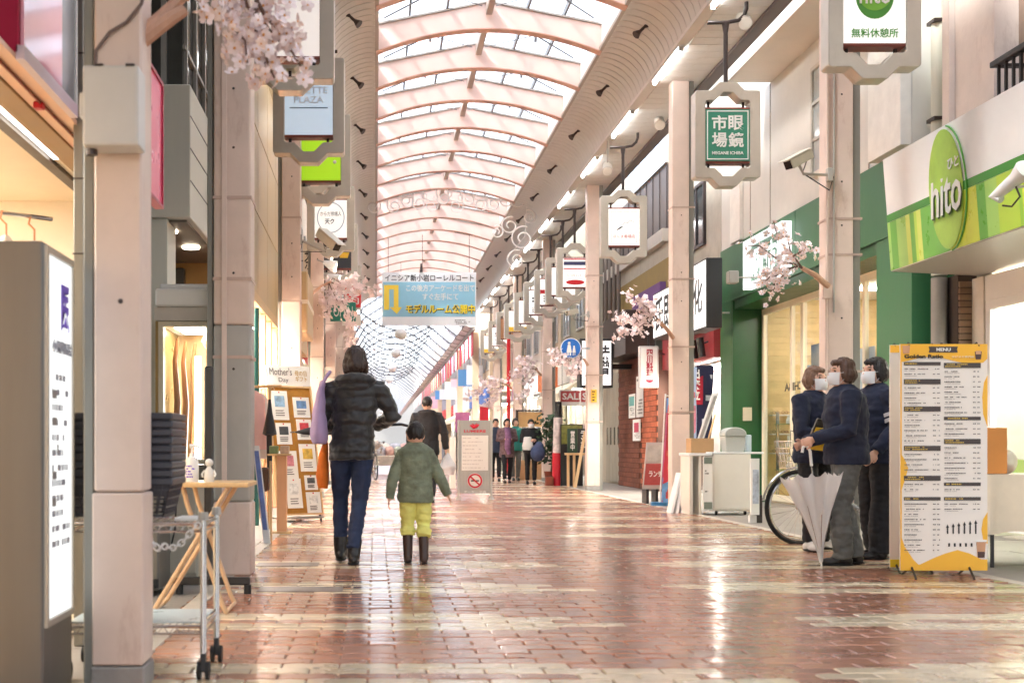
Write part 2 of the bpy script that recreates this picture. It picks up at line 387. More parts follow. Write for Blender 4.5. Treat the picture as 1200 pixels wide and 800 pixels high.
# ================================================================ ARCADE ROOF
roof = thing('arcade_roof', 'long glazed arcade roof with pale pink arched beams and ribbed curved coves', 'arcade roof', (AX, 0, 6))
cove_m = M('cove_enamel', S(200, 197, 190), .38, metal=.15, var=.10, scale=2.5, stain=S(176, 164, 148))
sof_m = M('soffit_enamel', S(210, 207, 201), .42, metal=.1, var=.10, scale=2.5, stain=S(184, 172, 156))
dkback = M('added_cove_backing', S(96, 84, 74), .7)
brown = M('brown_lip', S(150, 110, 92), .5)
def cove_profile(side, off=0.):
    """from the tube line up and in to the skylight edge (hollow side to the street)"""
    pts = []
    for k in range(9):
        t = k / 8 * math.pi / 2
        u = 2.27 - .64 * (1 - math.cos(t)) + off * math.cos(t) * .6; z = SOF + .03 + .57 * math.sin(t) + off * math.sin(t)
        pts.append((AX + side * u, z))
    return pts
def cove_panel(side, y0, w):
    mb = MB(); a = cove_profile(side); n = len(a); vs = []
    for yy, dd in ((y0 - w / 2, .022), (y0 - w / 2 + .008, 0), (y0 + w / 2 - .008, 0), (y0 + w / 2, .022)):
        vs += [(p[0], yy, p[1]) for p in cove_profile(side, dd)]
    fs = [(k * n + i, k * n + i + 1, (k + 1) * n + i + 1, (k + 1) * n + i) for k in range(3) for i in range(n - 1)]
    return mb.add(vs, fs)
for side in (1, -1):
    me = cove_panel(side, 0, .21).mesh('cove_panel', smooth=True); me.materials.append(cove_m)
    y = 9.0
    for k in range(126): inst(me, 'cove_panel', roof, (0, y, 0)); y += .216
    rest = MB(); yy = -14.5
    while yy < 8.9: rest.add(*[(m_.v, m_.f) for m_ in (cove_panel(side, yy, .21),)][0]); yy += .216
    while y < 46: rest.add(*[(m_.v, m_.f) for m_ in (cove_panel(side, y, .21),)][0]); y += .216
    tag(rest.build('cove_panels_beyond', cove_m, roof, smooth=True), kind='stuff')
    bk = MB(); a = cove_profile(side, .05); vs = [(p[0], yy, p[1]) for yy in (-14.6, 46.2) for p in a]; n = len(a)
    bk.add(vs, [(i, i + 1, n + i + 1, n + i) for i in range(n - 1)]); bk.build('added_cove_backing', dkback, roof)  # dark sheet added behind the panels so no light leaks through
    # soffit planks, gutter, tube trough
    s0, s1 = sorted((AX + side * 2.36, AX + side * 2.95))
    me = MB().box(s0, s1, -.125, .125, SOF, SOF + .02).mesh('soffit_plank', bevel=.004); me.materials.append(sof_m)
    y = 8.0
    for k in range(145): inst(me, 'soffit_plank', roof, (0, y, 0)); y += .262
    MB().box(s0, s1, -14.6, 46.2, SOF + .022, SOF + .06).build('soffit_backing', dkback, roof)
    g0, g1 = sorted((AX + side * 2.95, AX + side * 3.12))
    MB().box(g0, g1, -14.6, 46.2, SOF - .04, SOF + .34).build('gutter', M('gutter_brown', S(92, 80, 74), .5, var=.2), roof)
    t0, t1 = sorted((AX + side * 2.22, AX + side * 2.36))
    MB().box(t0, t1, -14.6, 46.2, SOF + .012, SOF + .06).build('lamp_trough', M('trough_enamel', S(210, 204, 196), .35, var=.05), roof)
    # skylight kerb: pale upstand above the cove
    k0, k1 = sorted((AX + side * 1.62, AX + side * 1.72))
    MB().box(k0, k1, -14.6, 46.2, SOF + .60, SOF + .95).build('skylight_kerb', white, roof)
    l0, l1 = sorted((AX + side * 1.585, AX + side * 1.635))
    MB().box(l0, l1, -14.6, 46.2, SOF + .57, SOF + .62).build('cove_lip', M('lip_grey', S(170, 160, 148), .4, metal=.3), roof)
beam_me = None; lip_me = None; tie_me = None
ZE, ZA = SOF + .57, SOF + .90                       # beam soffit at the ends and at the crown
mb = MB(); ob_, it_ = [], []; nseg = 20
for k in range(nseg + 1):
    u = -1.62 + 3.24 * k / nseg; ob_.append((AX + u, ZA - (ZA - ZE) * (u / 1.62) ** 2)); it_.append((AX + u, SOF + 1.26 - .32 * abs(u) / 1.62))
out = ob_ + it_[::-1]
vs = [(u, yy, z) for yy in (-.07, .07) for u, z in out]; n = len(out); fs = []
for yy in range(2):
    for k in range(nseg): a = yy * n; fs.append((a + k, a + k + 1, a + n - 2 - k, a + n - 1 - k))
for k in range(n): fs.append((k, (k + 1) % n, n + (k + 1) % n, n + k))
beam_me = mb.add(vs, fs).mesh('beam'); beam_me.materials.append(pinkb)
mb = MB(); vs = [(u, yy, z + dz) for yy in (-.085, .085) for dz in (-.018, -.003) for u, z in ob_]; n = len(ob_); fs = []
for k in range(n - 1): fs += [(k, k + 1, 2 * n + k + 1, 2 * n + k), (n + k, n + k + 1, 3 * n + k + 1, 3 * n + k), (k, k + 1, n + k + 1, n + k), (2 * n + k, 2 * n + k + 1, 3 * n + k + 1, 3 * n + k)]
lip_me = mb.add(vs, fs).mesh('flange'); lip_me.materials.append(M('flange_brown', S(206, 160, 142), .5))
mb = MB(); vs = [(u, yy, z + dz) for yy in (-.10, .10) for dz in (.003, .03) for u, z in it_]; lip2 = mb.add(vs, fs).mesh('top_flange'); lip2.materials.append(M('flange_grey', S(170, 165, 158), .5))
milky = milky_mat('milky_roof', (.86, .88, .89), .42)
bar_m = M('glazing_bar_grey', S(112, 112, 114), .5)
bar2 = M('purlin_brown', S(176, 158, 146), .5)
by = [17.25 + 1.77 * k for k in range(-18, 17)]
zr = lambda u: SOF + 1.34 - .20 * abs(u) / 1.62      # underside of the glass
rest = MB(); restb = MB()
for i, y in enumerate(by):
    bm_ = inst(beam_me, 'beam', roof, (0, y, 0)); inst(lip_me, 'flange', bm_, (0, 0, 0)).location = (0, 0, 0); inst(lip2, 'top_flange', bm_, (0, 0, 0)).location = (0, 0, 0)
    if i == len(by) - 1: break
    y1 = by[i + 1]
    far = y < 12
    for s_ in (-1, 1):
        for j in range(3):
            u0, u1 = s_ * (.04 + j * .54), s_ * (.04 + (j + 1) * .54 - .03)
            q = [(AX + u0, y + .02, zr(u0)), (AX + u1, y + .02, zr(u1)), (AX + u1, y1 - .02, zr(u1)), (AX + u0, y1 - .02, zr(u0))]
            if far: rest.quad(*q)
            else: MB().quad(*q).build('roof_pane', milky, roof)
            if j:
                z = zr(u0); restb.box(AX + u0 - .03, AX + u0, y, y1, z - .10, z - .005)
    yc = (y + y1) / 2
    for s_ in (-1, 1): restb.tube([(AX, yc, zr(0) - .02), (AX + s_ * 1.62, yc, zr(1.62) - .02)], .03, 6)
    for s_ in (-1, 1):     # slender wind-bracing rods and a small hanger
        restb.tube([(AX + s_ * .1, y + .1, zr(.1) - .12), (AX + s_ * 1.5, y1 - .1, zr(1.5) - .12)], .013, 5)
        restb.tube([(AX + s_ * 1.5, y + .1, zr(1.5) - .12), (AX + s_ * .1, y1 - .1, zr(.1) - .12)], .008, 5)
        restb.box(AX + s_ * .8 - .02, AX + s_ * .8 + .02, yc - .02, yc + .02, zr(.8) - .22, zr(.8) - .03)
tag(rest.build('roof_panes_behind', milky, roof), kind='stuff')
restb.build('glazing_bars', bar_m, roof)
rg = MB()
for i in range(len(by) - 1): rg.box(AX - .045, AX + .045, by[i] + .1, by[i + 1] - .1, SOF + 1.08, SOF + 1.24)
rg.build('ridge_purlin', bar2, roof)
gm = MB()      # pale gable sheet over the last beam
gm.box(AX - 1.7, AX + 1.7, 46.25, 46.3, SOF + 1.0, SOF + 1.5); gm.build('gable_sheet', white, roof)

# pillars -----------------------------------------------------------------------------------------------------------------
def pillar(x0, x1, y, side, label, seam, grey=None, cable=False, ztop=SOF, straps=(2.4, 3.6, 4.8), d=.22):
    t = thing('arcade_pillar', label, 'pillar', ((x0 + x1) / 2, y + d / 2, 0), group='pink pillars carrying the arcade roof')
    if grey:
        MB().box(x0, x1, y, y + d, grey[1], ztop).build('shaft', pink, t, bevel=.02, seg=3, smooth=True)
        MB().box(x0, x1, y, y + d, grey[0], grey[1] - .002).build('grey_band', greyp, t, bevel=.02, seg=3, smooth=True)
        MB().box(x0 - .004, x1 + .004, y - .004, y + d, .0, grey[0] - .002).build('base_casing', pink, t, bevel=.012, smooth=True)
    else:
        MB().box(x0, x1, y, y + d, seam + .004, ztop).build('shaft', pink, t, bevel=.008)
        MB().box(x0 - .006, x1 + .006, y - .006, y + d, .09, seam).build('base_casing', pink, t, bevel=.006)
        MB().box(x0 - .01, x1 + .01, y - .01, y + d, .0, .086).build('plinth', M('worn_plinth', S(150, 146, 142), .6, var=.25, bump=.3), t, bevel=.006)
    c0, c1 = (x1 + .008, x1 + .075) if side > 0 else (x0 - .045, x0 - .008)
    MB().box(c0, c1, y + .03, y + d + .1, 0, ztop).build('side_channel', channel, t, bevel=.004)
    for z in straps:
        MB().frame(x0 - .005, max(x1, c1) + .005 if side > 0 else x1 + .005, y - .005, y + d + .02, .005, 'z', z, z + .022).build('strap', M('strap_steel', S(196, 170, 156), .45, metal=.2), t)
    if cable:
        mbc = MB(); xa = x0 - .02
        mbc.tube([(xa, y - .015, .9), (xa, y - .015, 2.2), (xa + .01, y - .018, 3.2), (xa, y - .015, 5.6)], .014, 7)
        mbc.build('conduit', pink, t, smooth=True)
        mb2 = MB().tube([(x0 + .05, y - .012, 2.1), (x0 + .048, y - .016, 3.1), (x0 + .055, y - .012, 4.4), (x0 + .05, y - .012, 5.7)], .009, 6); mb2.build('conduit', greyp, t, smooth=True)
        MB().box(xa - .05, xa + .03, y - .07, y - .02, 2.22, 2.36).build('switch_box', pink, t, bevel=.006)
    # rivets
    rv = MB()
    for z in (1.4, 2.05, 2.9, 3.3, 4.1): rv.ball(((x0 + x1) / 2 + .01, y - .002, z), (.009, .004, .009), 8, 5)
    rv.build('rivets', dark, t)
    return t
RP = [(4.15, 10.96), (4.15, 16.7), (4.15, 23.4), (4.15, 29.6), (4.15, 35.8), (4.15, 42)]
RL = ['pink pillar with conduits and security camera beside the three masked staff', 'pink pillar beside the white cabinet with leaning panels at its foot', 'pink pillar with a small yellow notice, behind the tilted menu stand', 'pink pillar behind the leafy potted plant', 'pink pillar standing behind the two shoppers with bags', 'farthest pink pillar on the side of the red street pole']
for i, (x, y) in enumerate(RP):
    pillar(x, x + .235, y, 1, RL[i], 1.32, cable=(i == 0), straps=((1.55, 2.62, 2.95) if i == 0 else (1.34, 2.25, 3.2, 4.2)))
p1 = pillar(PX(110, 4.3), PX(166, 4.3), 4.3, -1, 'pink pillar carrying a white junction box beside the lit totem', .71, straps=(), d=.19)
p2 = pillar(PX(250, 8.1), PX(294, 8.1), 8.1, -1, 'pink pillar with grey painted middle behind the folding table', .5, grey=(.5, 1.70), straps=(1.47, 2.0, 2.55), d=.26)
pillar(PX(330, 14.3), PX(352, 14.3), 14.3, -1, 'pink pillar directly behind the cork noticeboard', .9, straps=(1.6, 2.6, 3.6))
for i, y in enumerate((20.6, 26.8, 33.0, 39.2)):
    pillar(-1.12, -.9, y, -1, ['pink pillar behind the heat lamps past the noticeboard', 'pink pillar hidden behind the drooping cherry blossom', 'second to last pink pillar on the noticeboard side', 'last pink pillar on the noticeboard side'][i], .9)
MB().box(PX(260, 8.1), PX(266, 8.1), 8.085, 8.099, .5, 5.9).build('conduit', pink, p2, bevel=.002)

# strip lights along the cove -----------------------------------------------------------------------------------------
tube_m = lamp_mat('fluorescent_tube', (.97, .99, 1), 6.)
def strip_light(side, y, label):
    x = AX + side * 2.275
    t = thing('strip_light', label, 'strip light', (x, y, SOF - .05), group='lit strip lights along the cove edges')
    MB().box(x - .045, x + .045, y - .76, y + .76, SOF - .012, SOF + .012).build('housing', whitep, t, bevel=.006)
    mb = MB()
    mb.tube([(x, y - .72, SOF - .036), (x, y + .72, SOF - .036)], .021, 8); mb.build('tube', tube_m, t, smooth=True)
    for e in (-.735, .735): MB().box(x - .028, x + .028, y + e - .02, y + e + .02, SOF - .062, SOF - .013).build('end_cap', greyp, t)
for k in range(12):
    strip_light(1, 13.2 + 2.9 * k - .1, f'{ORD[k]} lit strip light along the cove on the green shop side'); strip_light(-1, 13.2 + 2.9 * k - .1, f'{ORD[k]} lit strip light along the cove above the noticeboard side')
# bow-tie spot brackets on the coves ------------------------------------------------------------------------------------
def cove_spot(side, y, label):
    a = cove_profile(side)[5]; nx = -side
    t = thing('spotlight', label, 'spotlight', (a[0], y, a[1]), group='small bow-tie spotlights on the coves')
    c = Vector((a[0] + nx * .055, y, a[1] - .05))
    MB().tube([c + Vector((-.09 * nx, 0, .075)), c + Vector((-.03 * nx, 0, .03)), c], [.05, .018, .022], 10).build('mount', dark, t, smooth=True)
    MB().tube([c, c + Vector((.03 * nx, -.01, -.03)), c + Vector((.09 * nx, -.03, -.085))], [.02, .022, .058], 12).build('lamp_head', dark, t, smooth=True)
k = 0
for y in [12.9 + 1.77 * 1.5 * i for i in range(12)]:
    cove_spot(1, y + .4, f'{ORD[k]} bow-tie spotlight on the cove of the green shop side'); cove_spot(-1, y, f'{ORD[k]} bow-tie spotlight on the cove of the noticeboard side'); k += 1

# ================================================================ HANGING OCTAGON SIGNS
frame_m = M('sign_frame_metal', S(196, 190, 178), .32, metal=.45, var=.12, scale=3, stain=S(150, 140, 126))
redframe = M('sign_red_brown', S(132, 66, 56), .45, var=.15)
def octo(hw, hh, bw, bh, ch):
    """flat shouldered outline with a raised bump at top and bottom"""
    q = [(bw, hh + bh), (bw + bh, hh), (hw - ch, hh), (hw, hh - ch)]
    p = q + [(x, -z) for x, z in q[::-1]]
    return p + [(-x, -z) for x, z in p]
def hanging_sign(x, y, label, face, draw=None, big=False, arm=1):
    cz = H + 3.56
    t = thing('hanging_sign', label, 'hanging sign', (x, y, cz), group='octagon framed shop signs hung along the arcade')
    o = octo(.375, .50, .10, .095, .02); i_ = octo(.255, .385, .055, .095, .02)
    MB().ring([(x + u, cz + v) for u, v in o], [(x + u, cz + v) for u, v in i_], 'y', y - .09, y + .09).build('frame', frame_m, t, bevel=.006)
    bx = MB().box(x - .275, x + .275, y - .075, y + .075, cz - .33, cz + .31).build('lightbox', redframe, t, bevel=.008)
    fc = MB().box(x - .252, x + .252, y - .081, y - .074, cz - .305, cz + .285); fp = fc.build('sign_face', face, bx)
    for sx in (-.2, .2):
        MB().cyl((x + sx, y, cz + .31), (x + sx, y, cz + .42), .016, n=8).build('hanger', dark, t); MB().cyl((x + sx, y, cz - .45), (x + sx, y, cz - .33), .016, n=8).build('hanger', dark, t)
    za = H + 4.86
    st = MB(); st.tube([(x, y, cz + .60), (x, y, za - .12), (x, y, za)], [.026, .026, .045], 10)
    st.build('stem', dark, t, smooth=True)
    ar = MB(); ar.tube([(x - .21 * arm, y, za), (x + .02 * arm, y, za + .005), (x + .15 * arm, y, za + .03), (x + .215 * arm, y, za + .09), (x + .24 * arm, y, za + .16), (x + .24 * arm, y, SOF)], .022, 10)
    ar.build('arm', dark, t, smooth=True)
    if draw: draw(t, bx, x, y - .0825, cz)
    return t
def sf(key, rgb, e=.0): return M('sign_face_' + key, S(*rgb), .35, var=.03, emit=e)
def d_hito(t, bx, x, y, z):
    MB().prism([(x + .0 + .155 * math.cos(a * math.pi / 16), z + .08 + .19 * math.sin(a * math.pi / 16)) for a in range(32)], 'y', y - .004, y).build('emblem', M('hito_green_dark', S(74, 150, 54), .4), bx)
    MB().prism([(x + .0 + .14 * math.cos(a * math.pi / 16), z + .105 + .15 * math.sin(a * math.pi / 16)) for a in range(32)], 'y', y - .006, y - .004).build('emblem', M('hito_green', S(120, 186, 60), .4), bx)
    txt(bx, 'hito', (x, y - .008, z + .09), .16, white, w=.25, bold=.01); txt(bx, '無料休憩所', (x, y - .003, z - .225), .075, M('hito_green_dark'), w=.38, bold=.012)
def d_megane(t, bx, x, y, z):
    MB().frame(x - .238, x + .238, z - .29, z + .27, .012, 'y', y - .003, y).build('border', white, bx)
    for s_, px, pz in (('市', -.095, .13), ('眼', .095, .13), ('場', -.095, -.065), ('鏡', .095, -.065)): txt(bx, s_, (x + px, y - .003, z + pz), .17, white, w=.175, bold=.022)
    txt(bx, 'MEGANE ICHIBA', (x, y - .003, z - .215), .036, white, w=.36, bold=.02)
def d_script(t, bx, x, y, z):
    MB().frame(x - .21, x + .21, z - .26, z + .24, .006, 'y', y - .002, y).build('border', greyink, bx)
    MB().tube([(x - .12, y - .004, z - .06), (x - .06, y - .004, z - .02), (x - .02, y - .004, z + .0)], [.006, .014, .004], 6).build('emblem', ink, bx)
    MB().tube([(x - .03, y - .004, z + .02), (x + .02, y - .004, z + .07), (x + .06, y - .004, z + .05), (x + .09, y - .004, z + .1), (x + .16, y - .004, z + .07)], .005, 6).build('emblem', greyink, bx)
    txt(bx, 'ほんま善福店', (x, y - .003, z - .16), .06, M('brown_red_ink', S(190, 90, 80)), w=.36)
def d_thai(t, bx, x, y, z):
    for a, b_, m in ((.25, .275, redink), (.14, .215, M('navy_ink', S(62, 66, 104))), (.055, .08, redink)): MB().box(x - .235, x + .235, y - .003, y, z + a, z + b_).build('stripe', m, bx)
    txt(bx, 'タイ古式マッサージ', (x + .02, y - .003, z - .07), .05, greyink, w=.38); MB().prism([(x + .19 * math.cos(a * math.pi / 12), z - .21 + .05 * math.sin(a * math.pi / 12)) for a in range(24)], 'y', y - .004, y).build('emblem', redink, bx)
def d_band(t, bx, x, y, z):
    MB().box(x - .25, x + .25, y - .003, y, z - .05, z + .04).build('stripe', redink, bx); mb = MB(); scribble(mb, x - .18, x + .18, z - .25, z - .08, y - .003, 3); mb.build('print', greyink, bx)
def d_rows(t, bx, x, y, z):
    mb = MB(); scribble(mb, x - .18, x + .18, z - .02, z + .2, y - .003, 3); mb.build('print', ink, bx); mb = MB(); scribble(mb, x - .18, x + .18, z - .26, z - .1, y - .003, 4); mb.build('print', greyink, bx)
def d_base(t, bx, x, y, z):
    MB().box(x - .25, x + .25, y - .003, y, z - .30, z - .17).build('stripe', M('yellow_ink', S(240, 196, 60)), bx); txt(bx, 'C', (x, y - .003, z + .03), .2, M('blue_ink', S(70, 100, 170)))
def d_palette(t, bx, x, y, z):
    txt(bx, 'PALETTE\nPLAZA', (x, y - .003, z + .11), .17, M('pale_blue_print', S(226, 234, 242)), w=.40, bold=.02); MB().box(x - .2, x + .2, y - .003, y, z - .03, z - .018).build('print', M('blue_grey_ink', S(120, 140, 165)), bx)
def d_green(t, bx, x, y, z):
    MB().tube([(x - .2, y - .004, z + .02), (x - .12, y - .004, z - .08), (x - .06, y - .004, z + .0), (x + .0, y - .004, z - .09), (x + .08, y - .004, z + .0), (x + .12, y - .004, z + .03)], [.01, .03, .018, .03, .016, .008], 8).build('emblem', white, bx, smooth=True)
    MB().ball((x + .18, y, z - .08), (.022, .006, .022)).build('emblem', white, bx)
def d_circle(t, bx, x, y, z):
    MB().ring([(x + .215 * math.cos(a * math.pi / 20), z + .01 + .24 * math.sin(a * math.pi / 20)) for a in range(40)], [(x + .203 * math.cos(a * math.pi / 20), z + .01 + .228 * math.sin(a * math.pi / 20)) for a in range(40)], 'y', y - .003, y).build('emblem', M('blue_grey_ink'), bx)
    txt(bx, 'からだ修繕人', (x, y - .003, z + .07), .07, ink, w=.33); txt(bx, '天ク', (x - .02, y - .003, z - .05), .085, ink, w=.15, bold=.02)
def d_seven(t, bx, x, y, z):
    txt(bx, 'SEVEN\nEAT', (x - .02, y - .003, z + .1), .26, M('silver_ink', S(200, 200, 205)), w=.38, bold=.012); MB().prism([(x + .02, z - .02), (x + .22, z - .02), (x + .19, z - .12), (x + .05, z - .12)], 'y', y - .005, y).build('emblem', M('yellow_ink', S(240, 196, 60)), bx)
W_ = sf('white', (240, 238, 234), .12)
for (x, y, lb, fc, dr) in [
    (4.04, 9.75, 'octagon framed hanging sign with a round green leaf logo', W_, d_hito),
    (4.03, 13.75, 'octagon framed hanging sign with green spectacles shop face', sf('green', (52, 120, 96), .05), d_megane),
    (4.04, 19.5, 'octagon framed white hanging sign with thin grey script and red characters', W_, d_script),
    (4.10, 24.6, 'octagon framed hanging sign striped red white and navy, half behind a pillar', W_, d_thai),
    (4.06, 25.9, 'octagon framed plain white hanging sign just behind the striped flag sign', W_, None),
    (4.06, 27.7, 'octagon framed hanging sign with a red band across white', W_, d_band),
    (4.06, 29.7, 'octagon framed white hanging sign with printed rows, behind the red band sign', W_, d_rows),
    (4.06, 31.8, 'octagon framed blank white hanging sign, fourth behind the striped flag sign', W_, None),
    (4.06, 34.2, 'octagon framed hanging sign with yellow foot and blue letter', W_, d_base),
    (4.06, 36.4, 'octagon framed tan hanging sign near the far end of the row', sf('tan', (196, 150, 110)), None),
    (4.06, 39.0, 'octagon framed white hanging sign, last but one of the row', W_, d_rows),
    (4.06, 42.0, 'octagon framed hanging sign at the very end of the row', W_, d_base)]:
    hanging_sign(x, y, lb, fc, dr)
for (x, y, lb, fc, dr) in [
    (-.72, 10.07, 'octagon framed hanging sign behind the near cherry blossom', sf('cream', (240, 232, 226), .1), None),
    (-.70, 12.6, 'octagon framed hanging sign with pale blue face and white capitals', sf('blue', (206, 226, 244), .08), d_palette),  # face lightened and given a faint added glow to lift its dark tone
    (-.68, 14.75, 'octagon framed hanging sign with lime green face and white scrawl', sf('lime', (170, 222, 40), .08), d_green),
    (-.70, 18.8, 'octagon framed hanging sign with a ring around handwritten characters', W_, d_circle),
    (-.70, 22.0, 'octagon framed black hanging sign with silver capitals and yellow cup', sf('black', (58, 60, 66)), d_seven),
    (-.70, 27.0, 'octagon framed hanging sign behind the drooping cherry blossom', W_, d_band)]:
    hanging_sign(x, y, lb, fc, dr, arm=-1)
# ================================================================ RIGHT-HAND SHOPS
def wallbox(t, x0, x1, y0, y1, z0, z1, mat, name='wall', bevel=.0): return MB().box(x0, x1, y0, y1, z0, z1).build(name, mat, t, bevel=bevel)
def window_x(t, x, y0, y1, z0, z1, fr, gl, nv=1, nh=0, th=.05, name='window', depth=.06, back=None):
    """window in a wall facing along X: frame, glazing bars, panes"""
    f = MB().frame(y0, y1, z0, z1, th, 'x', x - depth / 2, x + depth / 2)
    for k in range(1, nv + 1):
        yy = y0 + (y1 - y0) * k / (nv + 1); f.box(x - depth / 2 + .004, x + depth / 2 - .004, yy - th * .4, yy + th * .4, z0 + th, z1 - th)
    for k in range(1, nh + 1):
        zz = z0 + (z1 - z0) * k / (nh + 1); f.box(x - depth / 2 + .007, x + depth / 2 - .007, y0 + th, y1 - th, zz - th * .4, zz + th * .4)
    fo = f.build(name, fr, t)
    w = (y1 - y0) / (nv + 1)
    for k in range(nv + 1): MB().box(x - .004, x + .004, y0 + w * k + th * .4, y0 + w * (k + 1) - th * .4, z0 + th, z1 - th).build('pane', gl, fo)
    return fo
def window_y(t, y, x0, x1, z0, z1, fr, gl, nv=1, nh=0, th=.05, name='window', depth=.06):
    f = MB().frame(x0, x1, z0, z1, th, 'y', y - depth / 2, y + depth / 2)
    for k in range(1, nv + 1):
        xx = x0 + (x1 - x0) * k / (nv + 1); f.box(xx - th * .4, xx + th * .4, y - depth / 2 + .004, y + depth / 2 - .004, z0 + th, z1 - th)
    for k in range(1, nh + 1):
        zz = z0 + (z1 - z0) * k / (nh + 1); f.box(x0 + th, x1 - th, y - depth / 2 + .007, y + depth / 2 - .007, zz - th * .4, zz + th * .4)
    fo = f.build(name, fr, t); w = (x1 - x0) / (nv + 1)
    for k in range(nv + 1): MB().box(x0 + w * k + th * .4, x0 + w * (k + 1) - th * .4, y - .004, y + .004, z0 + th, z1 - th).build('pane', gl, fo)
    return fo
shop_lamp = lamp_mat('shop_ceiling_lamp', (1, .94, .84), 15.)
shop_lamp_white = lamp_mat('shop_ceiling_lamp_white', (1, .96, .88), 18.)
glow_warm = lamp_mat('warm_lamp', (1, .83, .62), 6.)
glow_white = lamp_mat('white_lamp', (1, .97, .92), 6.)
dglass = glass_mat('shop_glass', (.93, .95, .95), .10)
darkglass = M('dark_window_glass', S(70, 78, 82), .06, var=.1, spec=.8)
tan = M('tan_interior', S(226, 200, 160), .6, var=.1)
# --- building with the lime fascia (nearest, on the right) ---------------------------------------------------------------
hb = thing('shop_building', 'cream plastered building with lime striped fascia and white letters, at the right edge', 'building', (6, 9.5, 0))
plaster = M('pinkish_plaster', S(222, 208, 196), .75, var=.1, bump=.25, scale=2.5, stain=S(180, 160, 146))
wallbox(hb, 5.62, 8.5, 10.85, 11.72, 3.5, 9.5, plaster)
wallbox(hb, 5.84, 8.5, 6.0, 10.846, 3.5, 9.5, M('brown_stone', S(150, 128, 112), .7, var=.2, bump=.2))
wallbox(hb, 6.05, 8.5, 11.724, 12.48, 0, 9.5, M('grey_green_wall', S(186, 186, 168), .7, var=.1))
wallbox(hb, 5.56, 5.617, 11.58, 11.72, 3.6, 9.5, plaster, 'pilaster')
wallbox(hb, 6.5, 8.5, 6, 11.72, 0, 2.7, M('grey_inner_wall', S(206, 200, 190), .6, var=.08))
# fascia, tilted forward a little: built as one slab with printed panels proud of it
def fx(z): return 5.15 - (z - 2.62) * .075
fy0, fy1 = 6.2, 11.93
def fascia_strip(y0, y1, z0, z1, off, mat, name, par):
    vs = [(fx(z) - o_, y, z) for y in (y0, y1) for z in (z0, z1) for o_ in (off, off - .003 if off else -.25)]
    return MB().add(vs, [(0, 1, 3, 2), (4, 6, 7, 5), (0, 4, 5, 1), (2, 3, 7, 6), (0, 2, 6, 4), (1, 5, 7, 3)]).build(name, mat, par)
fas = fascia_strip(fy0, fy1, 2.62, 3.73, 0, M('fascia_white', S(246, 247, 247), .35, var=.03), 'fascia', hb)
fascia_strip(fy0, fy1, 3.10, 3.175, .006, M('fascia_green', S(72, 150, 62), .35, var=.05), 'green_band', fas)
limes = [M('lime_' + str(i), S(*c), .3, var=.05) for i, c in enumerate([(188, 222, 80), (156, 208, 74), (212, 230, 110), (112, 186, 72), (200, 226, 140), (220, 232, 80), (168, 216, 112)])]
random.seed(3); y = fy0; k = 0
while y < fy1 - .02:
    w = random.choice((.05, .09, .14, .2, .32)); e = min(y + w, fy1); fascia_strip(y, e - .001, 2.625, 3.098, .004, random.choice(limes), 'stripe', fas); y = e
ecy, ecz = 10.68, 3.17
em = MB(); vs = []
for k in range(40):
    a = k * math.pi / 20; z = ecz + .53 * math.sin(a); vs.append((fx(z) - .010, ecy + .31 * math.cos(a), z))
n = len(vs); vs += [(p[0] - .004, p[1], p[2]) for p in vs]
em.add(vs, [tuple(range(n)), tuple(range(n, 2 * n))] + [(i, (i + 1) % n, n + (i + 1) % n, n + i) for i in range(n)])
em.build('emblem', M('leaf_green', S(172, 212, 84), .35, var=.25, scale=3), fas)
ec = MB(); ec.tube([(fx(ecz + .55 * math.sin(a)) - .012, ecy - .03 + .34 * math.cos(a), ecz + .55 * math.sin(a)) for a in [R(100 + 8 * i) for i in range(22)]], .008, 6); ec.build('emblem_outline', M('leaf_green_dark', S(90, 170, 70), .4), fas)
txt(fas, 'hito', (fx(ecz - .02) - .022, 10.66, ecz - .03), .40, white, '-X', w=.56, bold=.012)
txt(fas, 'ひと', (fx(ecz + .2) - .02, 10.50, ecz + .2), .10, white, '-X', w=.2, bold=.02)
txt(fas, 'hito', (fx(ecz - .02) - .014, 10.652, ecz - .045), .40, M('letter_shadow', S(84, 110, 60)), '-X', w=.56, bold=.012)
# soffit of the fascia and the recessed entrance
sm = M('soffit_grey', S(176, 168, 158), .4, var=.1)
MB().add([(5.16, fy0, 2.615), (6.5, fy0, 2.55), (6.5, fy1, 2.55), (5.16, fy1, 2.615), (5.16, fy0, 2.66), (6.5, fy0, 2.66), (6.5, fy1, 2.66), (5.16, fy1, 2.66)], [(0, 1, 2, 3), (4, 5, 6, 7), (0, 1, 5, 4), (1, 2, 6, 5), (2, 3, 7, 6), (3, 0, 4, 7)]).build('soffit', sm, hb)
# tiled pier: tiles one by one
pier = MB().box(5.86, 6.18, 12.02, 12.28, 0, 2.6).build('pier', M('pier_joint', S(70, 58, 50), .8), hb)
tm = M('pier_tile', S(136, 108, 84), .5, var=.25, island=.2, bump=.2)
tme = MB().box(-.075, .075, -.012, .012, -.028, .028).mesh('tile', bevel=.004); tme.materials.append(tm)
for r_ in range(38):
    for c_ in range(2): inst(tme, 'tile', pier, (5.862 + .079 + c_ * .16, 12.012, .06 + r_ * .066))
wallbox(hb, 5.99, 6.08, 11.77, 12.0, 0, 2.55, M('cream_jamb', S(222, 214, 200), .5), 'jamb', bevel=.005)
window_x(hb, 6.03, 9.4, 11.75, .06, 2.3, white, dglass, nv=1, th=.09, name='glass_door')
MB().box(6.012, 6.017, 9.5, 11.65, .16, .75).build('lime_film', M('lime_film', S(180, 214, 120), .4), hb)
wallbox(hb, 6.0, 6.12, 9.3, 11.76, 2.302, 2.545, white, 'transom')
